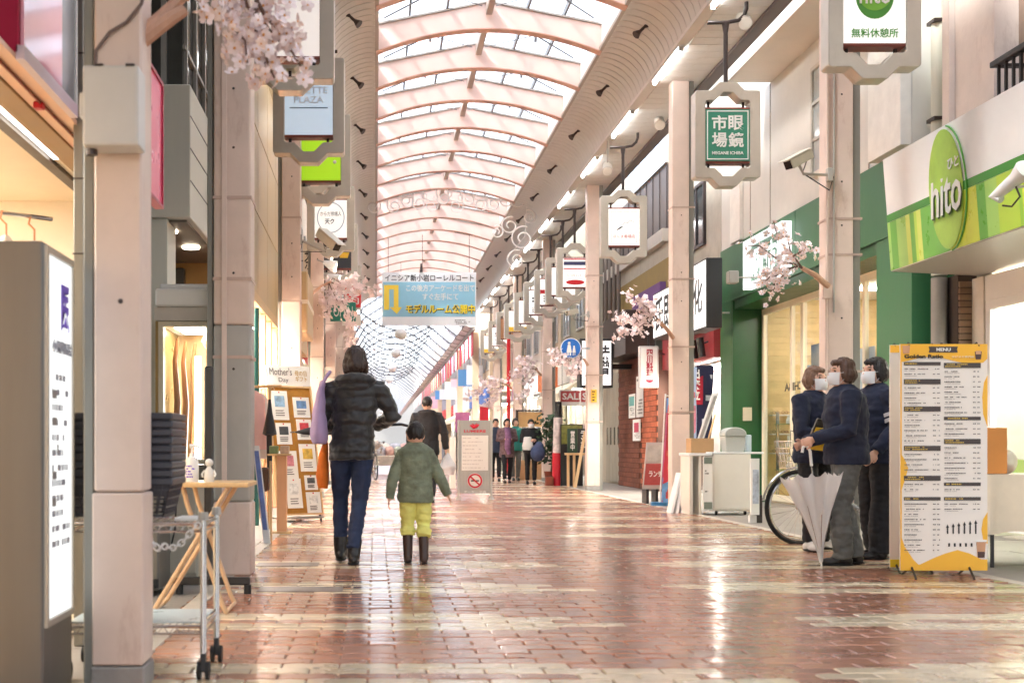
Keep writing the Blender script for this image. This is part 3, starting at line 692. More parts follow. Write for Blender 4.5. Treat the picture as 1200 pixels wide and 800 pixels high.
wallbox(hb, 6.15, 6.35, 9.6, 11.6, 2.46, 2.5, shop_lamp_white, 'ceiling_lamp'); wallbox(hb, 6.44, 6.48, 9.4, 11.2, 0, 2.4, M('bright_shop_inside', S(236, 236, 226), .6), 'inner_wall')  # lamp and pale wall added to brighten the dark door glass
# downpipe with brackets, balcony rail
pipe = MB(); pipe.tube([(5.78, 12.25, 2.62), (5.78, 12.25, 9)], .078, 14); po = pipe.build('downpipe', M('pipe_grey_green', S(196, 196, 180), .45, var=.1, streak=True), hb, smooth=True)
pipe = MB(); pipe.tube([(5.78, 12.25, 0), (5.78, 12.25, 2.6)], .078, 14); pipe.build('downpipe', M('pipe_grey', S(150, 146, 140), .5, var=.15), hb, smooth=True)
for z in (3.4, 4.2, 5.2): MB().box(5.69, 5.87, 12.165, 12.34, z, z + .035).build('pipe_bracket', dark, hb)
iron = M('dark_iron', S(58, 54, 52), .5, metal=.3)
br = thing('balcony_rail', 'dark iron balcony railing above the lime fascia', 'railing', (5.5, 9.6, 3.75))
MB().box(5.36, 5.44, 8.2, 10.43, 4.17, 4.22).build('top_rail', iron, br, bevel=.005); MB().box(5.38, 5.42, 8.2, 10.43, 3.86, 3.9).build('bottom_rail', iron, br)
MB().box(5.445, 5.84, 10.38, 10.43, 4.17, 4.2).build('end_rail', iron, br)
for k in range(18): MB().box(5.388, 5.412, 8.3 + .12 * k, 8.318 + .12 * k, 3.9, 4.17).build('bar', iron, br)
MB().box(5.36, 5.6, 8.2, 10.43, 3.78, 3.84).build('floor_plate', iron, br)
# floodlight on the fascia
fl = thing('floodlight', 'white floodlight on an arm in front of the lime stripes', 'floodlight', (4.95, 9.35, 2.95))
MB().tube([(5.1, 9.05, 2.86), (4.98, 9.1, 2.86), (4.86, 9.25, 2.87)], .012, 7).build('arm', whitep, fl)
MB().tube([(4.86, 9.28, 2.79), (4.84, 9.33, 2.82), (4.86, 9.26, 2.86), (4.90, 9.14, 2.92), (4.93, 9.06, 2.97), (4.93, 9.05, 2.975)], [.03, .05, .045, .055, .085, .082], 16).build('housing', whitep, fl, smooth=True)
MB().tube([(4.86, 9.26, 2.74), (4.9, 9.2, 2.72), (4.92, 9.12, 2.78), (4.9, 9.14, 2.86)], .008, 6).build('cable', black, fl)

# --- green spectacle shop -------------------------------------------------------------------------------------------------
gb = thing('shop_building', 'deep green spectacle shop with white framed illuminated sign and glazed front', 'building', (6, 16, 0))
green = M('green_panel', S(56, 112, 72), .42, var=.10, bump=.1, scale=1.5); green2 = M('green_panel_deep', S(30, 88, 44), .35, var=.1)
GX = 5.6
wallbox(gb, GX, GX + .45, 12.5, 19.4, 3.16, 4.02, green, 'fascia', bevel=.004)
wallbox(gb, GX, GX + .5, 18.78, 19.4, 0, 3.157, green, 'pier', bevel=.004)
wallbox(gb, GX + .01, GX + .5, 12.5, 13.38, 0, 3.157, green, 'pier', bevel=.004)
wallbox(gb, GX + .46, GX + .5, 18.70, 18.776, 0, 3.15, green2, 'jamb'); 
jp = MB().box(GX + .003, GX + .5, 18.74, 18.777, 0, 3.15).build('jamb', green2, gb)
MB().box(GX + .16, GX + .30, 18.715, 18.737, 1.27, 1.48).build('meter_plate', M('plate_beige', S(206, 196, 170), .5), gb, bevel=.004)
for k in range(1, 4): MB().box(GX - .003, GX + .001, 12.5 + 1.72 * k, 12.504 + 1.72 * k, 3.17, 4.01).build('panel_joint', green2, gb)
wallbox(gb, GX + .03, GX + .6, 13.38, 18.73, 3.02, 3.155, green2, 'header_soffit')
cf = M('cream_frame', S(236, 226, 200), .4, var=.04)
window_x(gb, GX + .47, 13.5, 18.68, .05, 3.0, cf, dglass, nv=3, th=.09, name='shopfront')
window_x(gb, GX + .478, 16.9, 17.0, .1, 2.9, cf, dglass, nv=0, th=.04, name='door_stile')
# interior
wallbox(gb, 8.2, 8.3, 12.6, 19.3, 0, 3.2, tan, 'inner_wall'); wallbox(gb, 6.2, 8.2, 18.9, 19.0, 0, 3.2, M('slat_wood_wall', S(222, 196, 140), .5, var=.2), 'inner_wall')
for k in range(30): MB().box(6.2, 8.19, 18.875, 18.897, .1 + .1 * k, .19 + .1 * k).build('wall_slat', M('slat_wood', S(226, 200, 146), .5, var=.15, island=.08), gb)
wallbox(gb, 6.1, 8.2, 12.6, 19.3, 3.18, 3.24, white, 'ceiling'); wallbox(gb, 6.2, 8.2, 12.6, 19.3, .0, .04, M('shop_floor', S(200, 180, 150), .4), 'shop_floor'); wallbox(gb, 6.1, 8.3, 12.52, 12.6, 0, 3.2, tan, 'inner_wall')
wallbox(gb, 8.05, 8.19, 12.7, 18.8, 2.2, 2.4, M('orange_band', S(214, 150, 90), .5), 'wall_band')
for y in (14, 15.6, 17.4): MB().box(6.7, 7.6, y - .08, y + .08, 3.15, 3.178).build('ceiling_lamp', shop_lamp, gb)
MB().cyl((7.4, 16.2, 2.2), (7.4, 16.2, 3.18), .008, n=6).build('pendant_cord', black, gb); MB().ball((7.4, 16.2, 2.12), .09).build('pendant', glow_white, gb, smooth=True)
txt(gb, 'MEGANE CHIBA', (GX + .462, 16.75, 1.74), .12, M('olive_ink', S(66, 62, 48)), '-X', w=1.9, bold=.02).rotation_euler.z = R(90)
mb = MB(); scribble(mb, 14.9, 16.7, 1.2, 1.6, GX + .462, 3, '+X'); mb.build('print', M('beige_ink', S(190, 176, 150)), gb)
MB().box(GX + .50, GX + .51, 14.6, 15.1, .9, 2.1).build('poster', M('pale_blue_poster', S(190, 206, 222), .5), gb)
MB().box(6.6, 6.62, 17.5, 18.1, 1.2, 2.4).build('poster', M('blue_poster', S(140, 164, 186), .5), gb)
MB().box(6.75, 7.05, 18.85, 18.87, 1.45, 2.15).build('poster', M('blue_poster', S(140, 164, 186), .5), gb)
MB().box(7.1, 7.4, 18.85, 18.87, 1.5, 2.2).build('poster', M('face_poster', S(206, 170, 150), .5, var=.5, scale=6), gb)
for z in (.75, 1.05, 1.35): MB().box(6.22, 7.6, 18.7, 18.87, z, z + .02).build('wall_shelf', white, gb)
random.seed(77)
for z in (.77, 1.07, 1.37):
    for k in range(9):
        x = 6.28 + .14 * k; mb = MB()
        for s_ in (-.028, .028): mb.tube([(x + s_ + .024 * math.cos(a * math.pi / 5), 18.74, z + .03 + .018 * math.sin(a * math.pi / 5)) for a in range(10)], .004, 4, closed=True)
        for s_ in (-.052, .052): mb.tube([(x + s_, 18.74, z + .035), (x + s_, 18.84, z + .03)], .003, 4)
        mb.tube([(x - .006, 18.74, z + .036), (x + .006, 18.74, z + .036)], .003, 4); mb.build('spectacles', M('spec_%d' % (k % 3), S(*((50, 44, 44), (130, 60, 50), (90, 90, 120))[k % 3]), .3), gb)
sh = thing('display_rack', 'glass shelves with spectacles and red trinkets behind the shop window', 'display rack', (6.35, 17.9, 0))
for z in (.5, .85, 1.2): MB().box(6.18, 6.55, 17.3, 18.5, z, z + .015).build('shelf', glass_mat('greenish_glass', (.8, .95, .88), .3), sh)
for yy in (17.32, 18.48): MB().box(6.2, 6.24, yy - .015, yy + .015, 0, 1.4).build('upright', chrome, sh)
random.seed(5)
for z in (.515, .865, 1.215):
    for k in range(5):
        y = 17.45 + .22 * k; c = random.choice(((200, 40, 50), (240, 235, 225), (230, 200, 80), (60, 60, 66), (150, 190, 200)))
        mb = MB(); mb.lathe([(.035, 0), (.04, .05), (.02, .1), (.022, random.uniform(.12, .24))], (6.34, y, z), 10); tag(mb.build('trinket', M('trinket_%d' % c[0], S(*c), .3)), ('low', 'middle', 'top')[(.515, .865, 1.215).index(z)] + '-shelf ornament behind the green shop window, ' + ORD[k] + ' from the bicycle end', 'ornament', 'ornaments on the glass shelves')
# upper storey: overhang, set-back wall, window
over = M('overhang_cream', S(224, 218, 206), .6, var=.07, scale=2)
wallbox(gb, 5.0, 8.5, 12.3, 17.0, H + 5.16, 9.6, over, 'overhang', bevel=.01)
wallbox(gb, GX + .02, 8.5, 12.5, 19.4, 4.024, H + 5.155, cream)
for yy in (13.6, 15.05, 17.0, 17.9): MB().box(GX + .012, GX + .021, yy - .008, yy + .008, 4.03, 6.03).build('panel_joint', M('joint_grey', S(160, 150, 136)), gb)
MB().box(GX - .04, GX + .018, 18.25, 18.75, 4.03, 6.03).build('pilaster', M('pilaster_white', S(240, 238, 230), .5), gb, bevel=.005)
MB().box(GX - .10, GX + .018, 12.52, 13.35, 4.03, 9.4).build('pilaster', M('pilaster_white'), gb, bevel=.005)
window_x(gb, GX - .005, 14.6, 15.3, 4.3, 5.7, M('window_frame_beige', S(200, 196, 184), .4), M('pale_window', S(178, 186, 186), .08, spec=.8, var=.2), nv=0, nh=2)
MB().cyl((GX - .03, 14.45, 4.05), (GX - .03, 14.45, 6.0), .03, n=10).build('downpipe', M('pipe_grey_green'), gb, smooth=True)
# illuminated sign with white frame
ls = thing('illuminated_sign', 'white framed glowing sign with tall characters on the green fascia', 'sign', (5.5, 16.9, 3.0))
MB().frame(16.05, 17.75, 3.19, 3.90, .07, 'x', 5.46, 5.59).build('frame', lamp_mat('sign_glow', (1, 1, .97), .3), ls)
MB().box(5.56, 5.592, 16.12, 17.68, 3.26, 3.83).build('back_plate', M('sign_green', S(70, 124, 100), .4), ls)
txt(ls, '眼鏡市場', (5.545, 16.9, 3.54), .46, lamp_mat('sign_glow', (1, 1, .97), .3), '-X', w=1.42, bold=.03)
la = thing('sign_lamp', 'small lamp on a thin rod lighting the framed green shop sign', 'lamp', (4.9, 17.6, 2.95))
MB().tube([(5.6, 18.9, 2.98), (4.86, 18.9, 2.98)], .014, 7).build('rod', whitep, la); MB().cbox((4.83, 18.9, 3.0), (.16, .1, .12), (0, .4, 0)).build('lamp_head', M('lamp_beige', S(200, 192, 170), .4), la, bevel=.01)
MB().cbox((4.77, 18.86, 2.97), (.06, .08, .08), (0, .4, 0)).build('lens', glow_white, la)
l2 = thing('sign_lamp', 'square grey lamp among the blossom in front of the framed sign', 'lamp', (5.2, 17.3, 3.3))
MB().tube([(5.58, 17.2, 3.3), (5.2, 17.2, 3.3)], .012, 7).build('rod', greyp, l2); MB().cbox((5.14, 17.2, 3.3), (.14, .16, .18)).build('lamp_head', greyp, l2, bevel=.012)

# --- shop with red fascia, black box sign (behind the white cabinet) -----------------------------------------------------
rb = thing('shop_building', 'grey concrete shop with dark red fascia between green shop and brick restaurant', 'building', (6, 21, 0))
conc = M('concrete_wall', S(186, 182, 170), .75, var=.14, bump=.2, stain=S(150, 140, 126))
wallbox(rb, 5.62, 8.5, 19.42, 22.9, 3.0, 6.8, conc); wallbox(rb, 5.5, 8.5, 19.42, 22.9, 2.32, 2.98, M('dark_red', S(150, 48, 52), .4, var=.1), 'fascia', bevel=.005)
wallbox(rb, 5.8, 6.2, 19.8, 22.5, 2.27, 2.3, shop_lamp_white, 'ceiling_lamp'); wallbox(rb, 6.3, 8.5, 19.42, 22.9, 0, 2.31, M('red_shop_inside', S(196, 186, 180), .6))
window_x(rb, 5.7, 19.5, 22.8, .05, 2.3, M('alu', S(186, 186, 184), .35, metal=.6), dglass, nv=2)
window_x(rb, 5.60, 20.3, 21.3, 4.3, 5.4, dark, darkglass, nv=1)
for k in range(2):
    t = thing('spotlight', ['black tube spotlight under the red fascia, nearer to the green shop', 'black tube spotlight under the red fascia, nearer to the pillar'][k], 'spotlight', (5.4, 19.75 + .45 * k, 2.6))
    MB().cyl((5.4, 19.75 + .45 * k, 2.35), (5.36, 19.75 + .45 * k, 2.66), .06, n=12).build('lamp_head', black, t, smooth=True); MB().cyl((5.38, 19.75 + .45 * k, 2.55), (5.5, 19.75 + .45 * k, 2.6), .015, n=6).build('arm', black, t)
def box_sign_x(x0, x1, y0, y1, z0, z1, label, chars, ch, cw, sp=1.):
    t = thing('box_sign', label, 'sign', ((x0 + x1) / 2, (y0 + y1) / 2, z0))
    MB().box(x0, x1, y0, y1, z0, z1).build('casing', black, t, bevel=.008)
    MB().box(x0 - .006, x0 + .003, y0 + .03, y1 - .03, z0 + .03, z1 - .03).build('sign_face', sf('lit', (240, 240, 240), .18), t)
    txt(t, chars, (x0 - .009, (y0 + y1) / 2, (z0 + z1) / 2), ch, ink, '-X', w=cw, bold=.02, spacing=sp); return t
box_sign_x(5.0, 5.24, 18.05, 18.95, 2.66, 3.72, 'black cased white sign with one brushed character beside green shop', '化', .55, .5)
box_sign_x(5.0, 5.5, 19.9, 21.5, 2.78, 3.6, 'white box sign with brushed characters behind the bare cherry twig', '氏即', .6, 1.2)
# --- brick restaurant ------------------------------------------------------------------------------------------------------
kb = thing('shop_building', 'brown brick restaurant front with dark canopy and grey panelled door', 'building', (6, 26, 0))
wallbox(kb, 5.42, 8.5, 22.92, 26.6, 0, 2.72, M('brick_joint', S(92, 62, 50), .85), 'wall')
bo = M('brick_orange', S(176, 96, 66), .7, var=.2, island=.22, bump=.25); bd = M('brick_brown', S(112, 62, 44), .7, var=.2, island=.2, bump=.25)
me1 = MB().box(-.012, .012, -.125, .125, -.046, .046).mesh('brick', bevel=.004); me1.materials.append(bo)
me2 = me1.copy(); me2.materials.clear(); me2.materials.append(bd)
for r_ in range(26):
    for c_ in range(14):
        y = 23.05 + .262 * c_ + (.131 if r_ % 2 else 0)
        if y > 26.5 or (24.3 < y < 24.46): continue
        inst(me1 if y < 24.4 else me2, 'brick', kb, (5.415, y, .06 + .103 * r_))
wallbox(kb, 5.0, 5.6, 23.9, 26.6, 2.72, 3.6, M('canopy_brown', S(66, 52, 46), .5), 'canopy', bevel=.01)
wallbox(kb, 5.62, 8.5, 22.92, 30, 3.6, 4.5, M('ochre_wall', S(150, 128, 74), .7, var=.15)); wallbox(kb, 5.62, 8.5, 22.92, 30, 4.5, 4.8, conc, 'ledge')
wallbox(kb, 5.5, 8.5, 22.92, 30, 4.804, 5.05, M('ledge_light', S(190, 184, 174), .6), 'ledge'); wallbox(kb, 5.62, 8.5, 22.92, 30, 5.05, 6.3, M('dark_cladding', S(78, 68, 64), .6, var=.2))
for k in range(12): MB().box(5.60, 5.621, 23 + .58 * k, 23.02 + .58 * k, 5.06, 6.29).build('batten', M('batten', S(56, 48, 46), .6), kb)
MB().box(5.5, 5.615, 23.1, 25.6, 3.62, 4.05).build('purple_blind', M('purple_cloth', S(120, 84, 140), .8), kb)
window_x(kb, 5.6, 22.95, 26.5, 6.32, 7.1, M('alu'), M('blue_window', S(150, 170, 196), .1, spec=.8), nv=5); wallbox(kb, 5.62, 8.5, 22.92, 30, 6.3, 9, conc)
grn = MB(); grn.add([(5.2, 24, 5.7), (4.75, 27.5, 6.0), (4.75, 27.5, 5.6), (5.2, 24, 5.0)], [(0, 1, 2, 3)])
wallbox(kb, 5.52, 8.5, 26.62, 29.9, 0, 3.6, M('greige_wall', S(172, 160, 142), .6, var=.15, streak=True))
for k in range(4):
    d_ = MB().box(5.47, 5.515, 26.7 + .42 * k, 27.1 + .42 * k, .05, 2.55).build('door_panel', M('door_panel', S(150, 142, 126), .5, var=.25, streak=True, stain=S(90, 80, 70)), kb, bevel=.006)
    MB().cyl((5.44, 26.78 + .42 * k, .9), (5.44, 26.78 + .42 * k, 1.3), .014, n=7).build('handle', chrome, d_)
for k in range(5): MB().tube([(5.5, 27.0 + .5 * k, 3.5), (5.5, 27.0 + .5 * k, 6.0)], .05, 8).build('pipe', M('pipe_dark', S(110, 100, 92), .5), kb, smooth=True)
def poster(x, y0, y1, z0, z1, label, cols, face='-X'):
    t = thing('poster', label, 'poster', (x, (y0 + y1) / 2, z0))
    MB().box(x - .012, x, y0, y1, z0, z1).build('sheet', paper, t)
    for (a, b_, c_, d_, col) in cols: MB().box(x - .015, x - .011, y0 + (y1 - y0) * a, y0 + (y1 - y0) * b_, z0 + (z1 - z0) * c_, z0 + (z1 - z0) * d_).build('print', col, t)
    mb = MB(); scribble(mb, y0 + .05, y1 - .05, z0 + .05, z0 + (z1 - z0) * .45, x - .014, 5, '+X'); mb.build('print', greyink, t)
teal = M('teal_ink', S(110, 180, 176)); rosy = M('rose_ink', S(196, 56, 86))
poster(5.385, 24.75, 25.35, 1.46, 1.96, 'poster with teal picture on the brown brick wall', [(.1, .9, .5, .9, teal)])
poster(5.385, 24.0, 24.62, 1.46, 2.3, 'tall white notice on the brick wall under the red character sign', [(.1, .9, .88, .93, greyink)])
poster(5.385, 24.25, 24.95, .98, 1.42, 'poster with rose square, lowest on the brick wall', [(.2, .8, .4, .85, rosy)])
s4 = thing('projecting_sign', 'white sign with red upright characters and bowl mark by the brick wall', 'sign', (5.05, 22.2, 2.0))
MB().box(4.88, 5.24, 22.1, 22.2, 1.95, 2.72).build('board', M('sign_grey_edge', S(206, 200, 196), .4), s4, bevel=.01); MB().box(4.91, 5.21, 22.094, 22.1, 1.98, 2.69).build('sign_face', paper, s4)
txt(s4, '四\n川\n料\n理', (5.07, 22.09, 2.41), .5, M('wine_red_ink', S(170, 34, 56)), w=.125, bold=.03, spacing=.9); MB().prism([(5.07 + .07 * math.cos(R(180 + 15 * k)), 2.1 + .06 * math.sin(R(180 + 15 * k))) for k in range(13)], 'y', 22.088, 22.093).build('emblem', M('wine_red_ink'), s4)
MB().cyl((5.24, 22.15, 2.6), (5.44, 22.5, 2.6), .015, n=6).build('bracket', black, s4)
MB().cyl((5.06, 22.15, 2.73), (5.06, 22.15, 2.95), .02, n=6).build('bracket', black, s4)
s5 = thing('box_sign', 'black framed white lightbox with two brushed characters behind the pillar', 'sign', (4.65, 25.2, 2.0))
MB().box(4.3, 4.99, 25.1, 25.5, 2.1, 3.13).build('casing', black, s5, bevel=.008); MB().box(4.34, 4.95, 25.09, 25.1, 2.15, 3.08).build('sign_face', sf('lit', (240, 240, 240), .18), s5)
txt(s5, '味\n噌', (4.79, 25.08, 2.68), .62, ink, w=.27, bold=.03); MB().box(4.99, 5.42, 25.2, 25.4, 2.5, 2.6).build('bracket', black, s5)
bs = thing('round_sign', 'round blue pedestrian sign with white figures strapped to a pillar', 'road sign', (PX(669, 23.2), 23.25, 2.7), group=None)
cx_, cz_ = PX(669, 23.15), PZ(408, 23.15)
MB().prism([(cx_ + .2 * math.cos(k * math.pi / 16), cz_ + .2 * math.sin(k * math.pi / 16)) for k in range(32)], 'y', 23.15, 23.17).build('plate', M('sign_white', S(236, 238, 240), .4), bs)
MB().prism([(cx_ + .185 * math.cos(k * math.pi / 16), cz_ + .185 * math.sin(k * math.pi / 16)) for k in range(32)], 'y', 23.143, 23.149).build('sign_face', M('road_blue', S(38, 106, 190), .4, var=.05), bs)
for dx, s_ in ((-.035, 1.), (.06, .66)):
    MB().ball((cx_ + dx, 23.138, cz_ - .1 + .2 * s_), (.026 * s_, .006, .026 * s_)).build('figure', white, bs); mb = MB(); mb.prism([(cx_ + dx - .05 * s_, cz_ - .1 + .02), (cx_ + dx - .025 * s_, cz_ - .1 + .17 * s_), (cx_ + dx + .025 * s_, cz_ - .1 + .17 * s_), (cx_ + dx + .05 * s_, cz_ - .1 + .02)], 'y', 23.135, 23.142)
    mb.box(cx_ + dx - .035 * s_, cx_ + dx - .01, 23.135, 23.142, cz_ - .14, cz_ - .07); mb.box(cx_ + dx + .01, cx_ + dx + .035 * s_, 23.135, 23.142, cz_ - .14, cz_ - .07); mb.build('figure', white, bs)
MB().box(cx_ - .02, 4.16, 23.175, 23.2, cz_ - .02, cz_ + .02).build('bracket', M('alu'), bs)
ys_ = thing('notice_plate', 'small yellow notice plate strapped on the pillar', 'notice', (4.2, 23.37, 1.75))
MB().box(4.22, 4.33, 23.375, 23.39, PZ(471, 23.3), PZ(456, 23.3)).build('plate', M('yellow_plate', S(234, 186, 60), .4), ys_); mb = MB(); scribble(mb, 4.24, 4.31, PZ(470, 23.3), PZ(457, 23.3), 23.372, 4); mb.build('print', ink, ys_)

# --- farther shops on the same side, each its own front -------------------------------------------------------------------
def far_shop(x, y0, y1, label, wallc, signc, awn=None, side=1, zs=2.6, letters=None, upper=5.6, glassm=None, wcol=None):
    t = thing('shop_building', label, 'building', (x + side * 2, (y0 + y1) / 2, 0))
    X = lambda d: x + side * d
    def bx(a, b_, c_, d_, z0, z1, m, nm): a, b_ = sorted((X(a), X(b_))); return MB().box(a, b_, c_, d_, z0, z1).build(nm, m, t)
    bx(.0, 3, y0, y1, 3.2, 8.2, wallc, 'wall'); bx(-.12, .0, y0 + .1, y1 - .1, zs, 3.15, signc, 'fascia'); bx(.9, 1.0, y0, y1, 0, zs, M('far_inside', S(206, 190, 166), .7, var=.25, scale=1.5), 'inner_wall')
    bx(0, .2, y0, y0 + .25, 0, 3.2, wallc, 'pier'); bx(0, .2, y1 - .25, y1, 0, 3.2, wallc, 'pier')
    window_x(t, X(.15), y0 + .3, y1 - .3, .05, zs - .05, M('alu'), dglass, nv=2, name='shopfront')
    n = max(2, int((y1 - y0) / 1.6))
    for k in range(n):
        c = y0 + (y1 - y0) * (k + .5) / n; window_x(t, X(-.01), c - .5, c + .5, 3.9, 5.1, M('alu'), darkglass, nv=1)
    for k in range(2): bx(.4, .8, y0 + .8 + k * 1.6, y0 + 1.6 + k * 1.6, zs - .06, zs - .03, shop_lamp_white, 'ceiling_lamp')
    random.seed(int(y0 * 10))
    for k in range(8):
        yy = random.uniform(y0 + .3, y1 - .6); c = random.choice(((214, 70, 60), (230, 200, 120), (120, 150, 120), (90, 100, 140), (236, 230, 220), (60, 56, 54)))
        bx(.35, .8, yy, yy + random.uniform(.3, .7), .1, random.uniform(.5, 1.7), M('goods_%d' % c[0], S(*c), .6, var=.3, scale=9), 'shop_goods')
    if awn:
        a, b_ = sorted((X(-.75), X(-.02)))
        MB().add([(X(-.02), y0 + .2, zs + .02), (X(-.02), y1 - .2, zs + .02), (X(-.75), y1 - .2, zs - .4), (X(-.75), y0 + .2, zs - .4), (X(-.02), y0 + .2, zs - .02), (X(-.02), y1 - .2, zs - .02), (X(-.73), y1 - .2, zs - .6), (X(-.73), y0 + .2, zs - .6)],
                 [(0, 1, 2, 3), (4, 5, 6, 7), (0, 3, 7, 4), (1, 2, 6, 5), (3, 2, 6, 7), (0, 1, 5, 4)]).build('awning', awn, t)
    if letters: txt(t, letters, (X(-.13), (y0 + y1) / 2, (zs + 3.15) / 2), .32, white, '-X' if side > 0 else '+X', w=min(2.4, .4 * len(letters)), bold=.02)
    return t
bei = M('beige_render', S(206, 188, 164), .75, var=.12, bump=.2); bei2 = M('pale_render', S(220, 210, 198), .75, var=.1); brn = M('brown_render', S(150, 120, 98), .75, var=.15)
far_shop(5.35, 30.05, 34.4, 'clothes shop front with SALE boards behind the potted plant', M('olive_grey_wall', S(150, 146, 126), .7, var=.12), M('fascia_pale', S(214, 208, 200), .5), awn=M('awning_cream', S(226, 214, 192), .8))
far_shop(5.35, 34.45, 38.6, 'beige shop front with orange fascia beyond the clothes shop', bei, M('fascia_orange', S(226, 120, 60), .5), letters='古着屋')
far_shop(5.35, 38.65, 42.4, 'pale shop front with white fascia and yellow spot beyond the red pole', bei2, sf('lit', (240, 240, 240), .18))
far_shop(5.35, 42.45, 46, 'brown shop front nearest the far end of the arcade', brn, M('dark_red'), awn=M('awning_cream'))
for k, (y, sz, lb) in enumerate(((28.6, .55, 'red printed SALE board nearer the pillar, right half of the pair'), (30.0, .66, 'red printed SALE board, left half of the pair'))):
    x = PX(673 + 22 * (1 - k) - 2, y); t = thing('sale_board', lb, 'sign', (x, y, 1.8))
    z = PZ(466, y); MB().box(x - sz * .5, x + sz * .5, y - .03, y + .03, z - .2, z + .2).build('board', paper, t, bevel=.005)
    MB().box(x - sz * .46, x + sz * .46, y - .036, y - .031, z - .1, z + .17).build('print', M('sale_red', S(196, 84, 84)), t); txt(t, 'SALE', (x, y - .04, z + .035), .17, paper, w=sz * .8, bold=.03)
    for s_ in (-.4, .4): MB().cyl((x + s_ * sz, y, z + .2), (x + s_ * sz, y, 3.2), .006, n=5).build('cord', black, t)
rp = thing('street_pole', 'bright red slim pole with a yellow spotted white panel beyond the pillars', 'pole', (PX(597, 36), 36, 0))
MB().cyl((PX(596, 36), 36, 0), (PX(596, 36), 36, 4.9), .055, n=12).build('pole', M('pole_red', S(216, 40, 52), .4), rp, smooth=True); MB().box(PX(599, 36), PX(616, 36), 36.05, 36.1, PZ(440, 36), PZ(408, 36)).build('panel', paper, rp)
MB().ball((PX(612, 36), 36.03, PZ(420, 36)), (.12, .01, .14)).build('spot', M('yellow_ink', S(240, 196, 60)), rp)
MB().cyl((PX(596, 36), 36, 0), (PX(596, 36), 36, .04), .16, n=14).build('base_plate', dark, rp)
fg = thing('red_flag', 'small crimson flag on a stand just right of the steel no-smoking board', 'flag', (PX(568, 25), 25, 0))
MB().cyl((PX(562, 25), 25, 0), (PX(562, 25), 25, 1.75), .012, n=6).build('pole', whitep, fg); MB().prism([(PX(562, 25), 1.7), (PX(572, 25), 1.68), (PX(573, 25), 1.2), (PX(569, 25), 1.05), (PX(561, 25), 1.2)], 'y', 24.99, 25.01).build('cloth', M('flag_red', S(206, 40, 60), .7), fg); MB().cyl((PX(562, 25), 25, 0), (PX(562, 25), 25, .05), .14, n=12).build('base', black, fg)

for side, lb_ in ((1, 'unseen plain shop row added behind the viewer to cut frontal light, lime fascia side'), (-1, 'unseen plain shop row added behind the viewer to cut frontal light, totem side')):
    far_shop(5.5 if side > 0 else -1.5, -14, 2.8, lb_, bei2 if side > 0 else bei, M('fascia_pale'), side=side)  # unseen rows, added to hold back frontal sky light
# ================================================================ LEFT-HAND SIDE
# --- shop with the pink sign box (nearest, left) ----------------------------------------------------------------------------
lb = thing('shop_building', 'warm lit open shop with pink sign box at the left edge', 'building', (-2.6, 5, 0))
peach = M('peach_soffit', S(234, 186, 156), .4, var=.06); brownw = M('brown_band', S(158, 122, 76), .45, var=.1)
warmwall = M('warm_cream', S(242, 226, 202), .6, var=.05)
MB().box(-1.846, -1.3, 4.35, 5.12, 2.31, 4.6).build('sign_box', M('crimson_side', S(176, 14, 62), .35, var=.05), lb, bevel=.004)
MB().box(-1.298, -1.285, 4.37, 4.9, 2.34, 4.6).build('sign_panel', M('pink_gloss', S(246, 176, 194), .12, var=.04, coat=.5), lb)
MB().box(-1.298, -1.287, 4.903, 5.11, 2.34, 4.6).build('sign_panel', M('grey_gloss', S(142, 142, 144), .2, var=.06), lb)
MB().box(-1.299, -1.28, 5.112, 5.135, 2.31, 4.6).build('edge_trim', whitep, lb); MB().box(-1.31, -1.278, 4.35, 5.13, 2.285, 2.338).build('edge_trim', M('lilac_trim', S(216, 196, 206), .4), lb)
MB().box(-1.368, -1.312, 3.2, 6.98, 2.288, 2.308).build('soffit_panel', peach, lb); MB().box(-1.43, -1.371, 3.2, 6.98, 2.288, 2.308).build('soffit_panel', peach, lb)
MB().box(-1.552, -1.433, 3.2, 6.98, 2.28, 2.33).build('lintel', brownw, lb, bevel=.004)
MB().box(-1.60, -1.556, 3.2, 6.98, 2.30, 2.33).build('lamp_slot', M('lamp_slot', S(250, 236, 210), .5), lb); MB().box(-1.59, -1.566, 3.4, 5.9, 2.292, 2.3).build('slot_lamp', lamp_mat('slot_warm', (1, .93, .82), 1.2), lb)
MB().box(-1.66, -1.603, 3.2, 6.98, 2.278, 2.31).build('track_rail', dark, lb)
MB().box(-5, -1.663, 3.0, 7.0, 2.31, 2.36).build('ceiling', warmwall, lb); MB().box(-5, -1.36, 7.0, 7.1, 0, 2.36).build('inner_wall', warmwall, lb); MB().box(-5.1, -5, 3, 7.0, 0, 2.36).build('inner_wall', warmwall, lb); MB().box(-5, -1.3, 2.9, 3.0, 0, 2.36).build('inner_wall', warmwall, lb)
MB().box(-5, -1.4, 3.0, 7.0, 0, .02).build('shop_floor', M('shop_floor', S(200, 180, 150), .4), lb)
MB().box(-1.848, -1.36, 5.16, 7.1, 2.36, 9.4).build('wall', M('grey_cladding', S(150, 150, 142), .5, var=.1, streak=True), lb)
for x, y in ((-2.6, 6.2), (-3.1, 5.3), (-2.7, 4.6)): MB().lathe([(.055, 0), (.06, .01), (.05, .012)], (x, y, 2.29), 14).build('downlight', shop_lamp, lb)
MB().box(-3.6, -2.4, 3.6, 6.2, 2.29, 2.307).build('ceiling_lamp', lamp_mat('ceiling_warm', (1, .95, .86), 3.), lb)
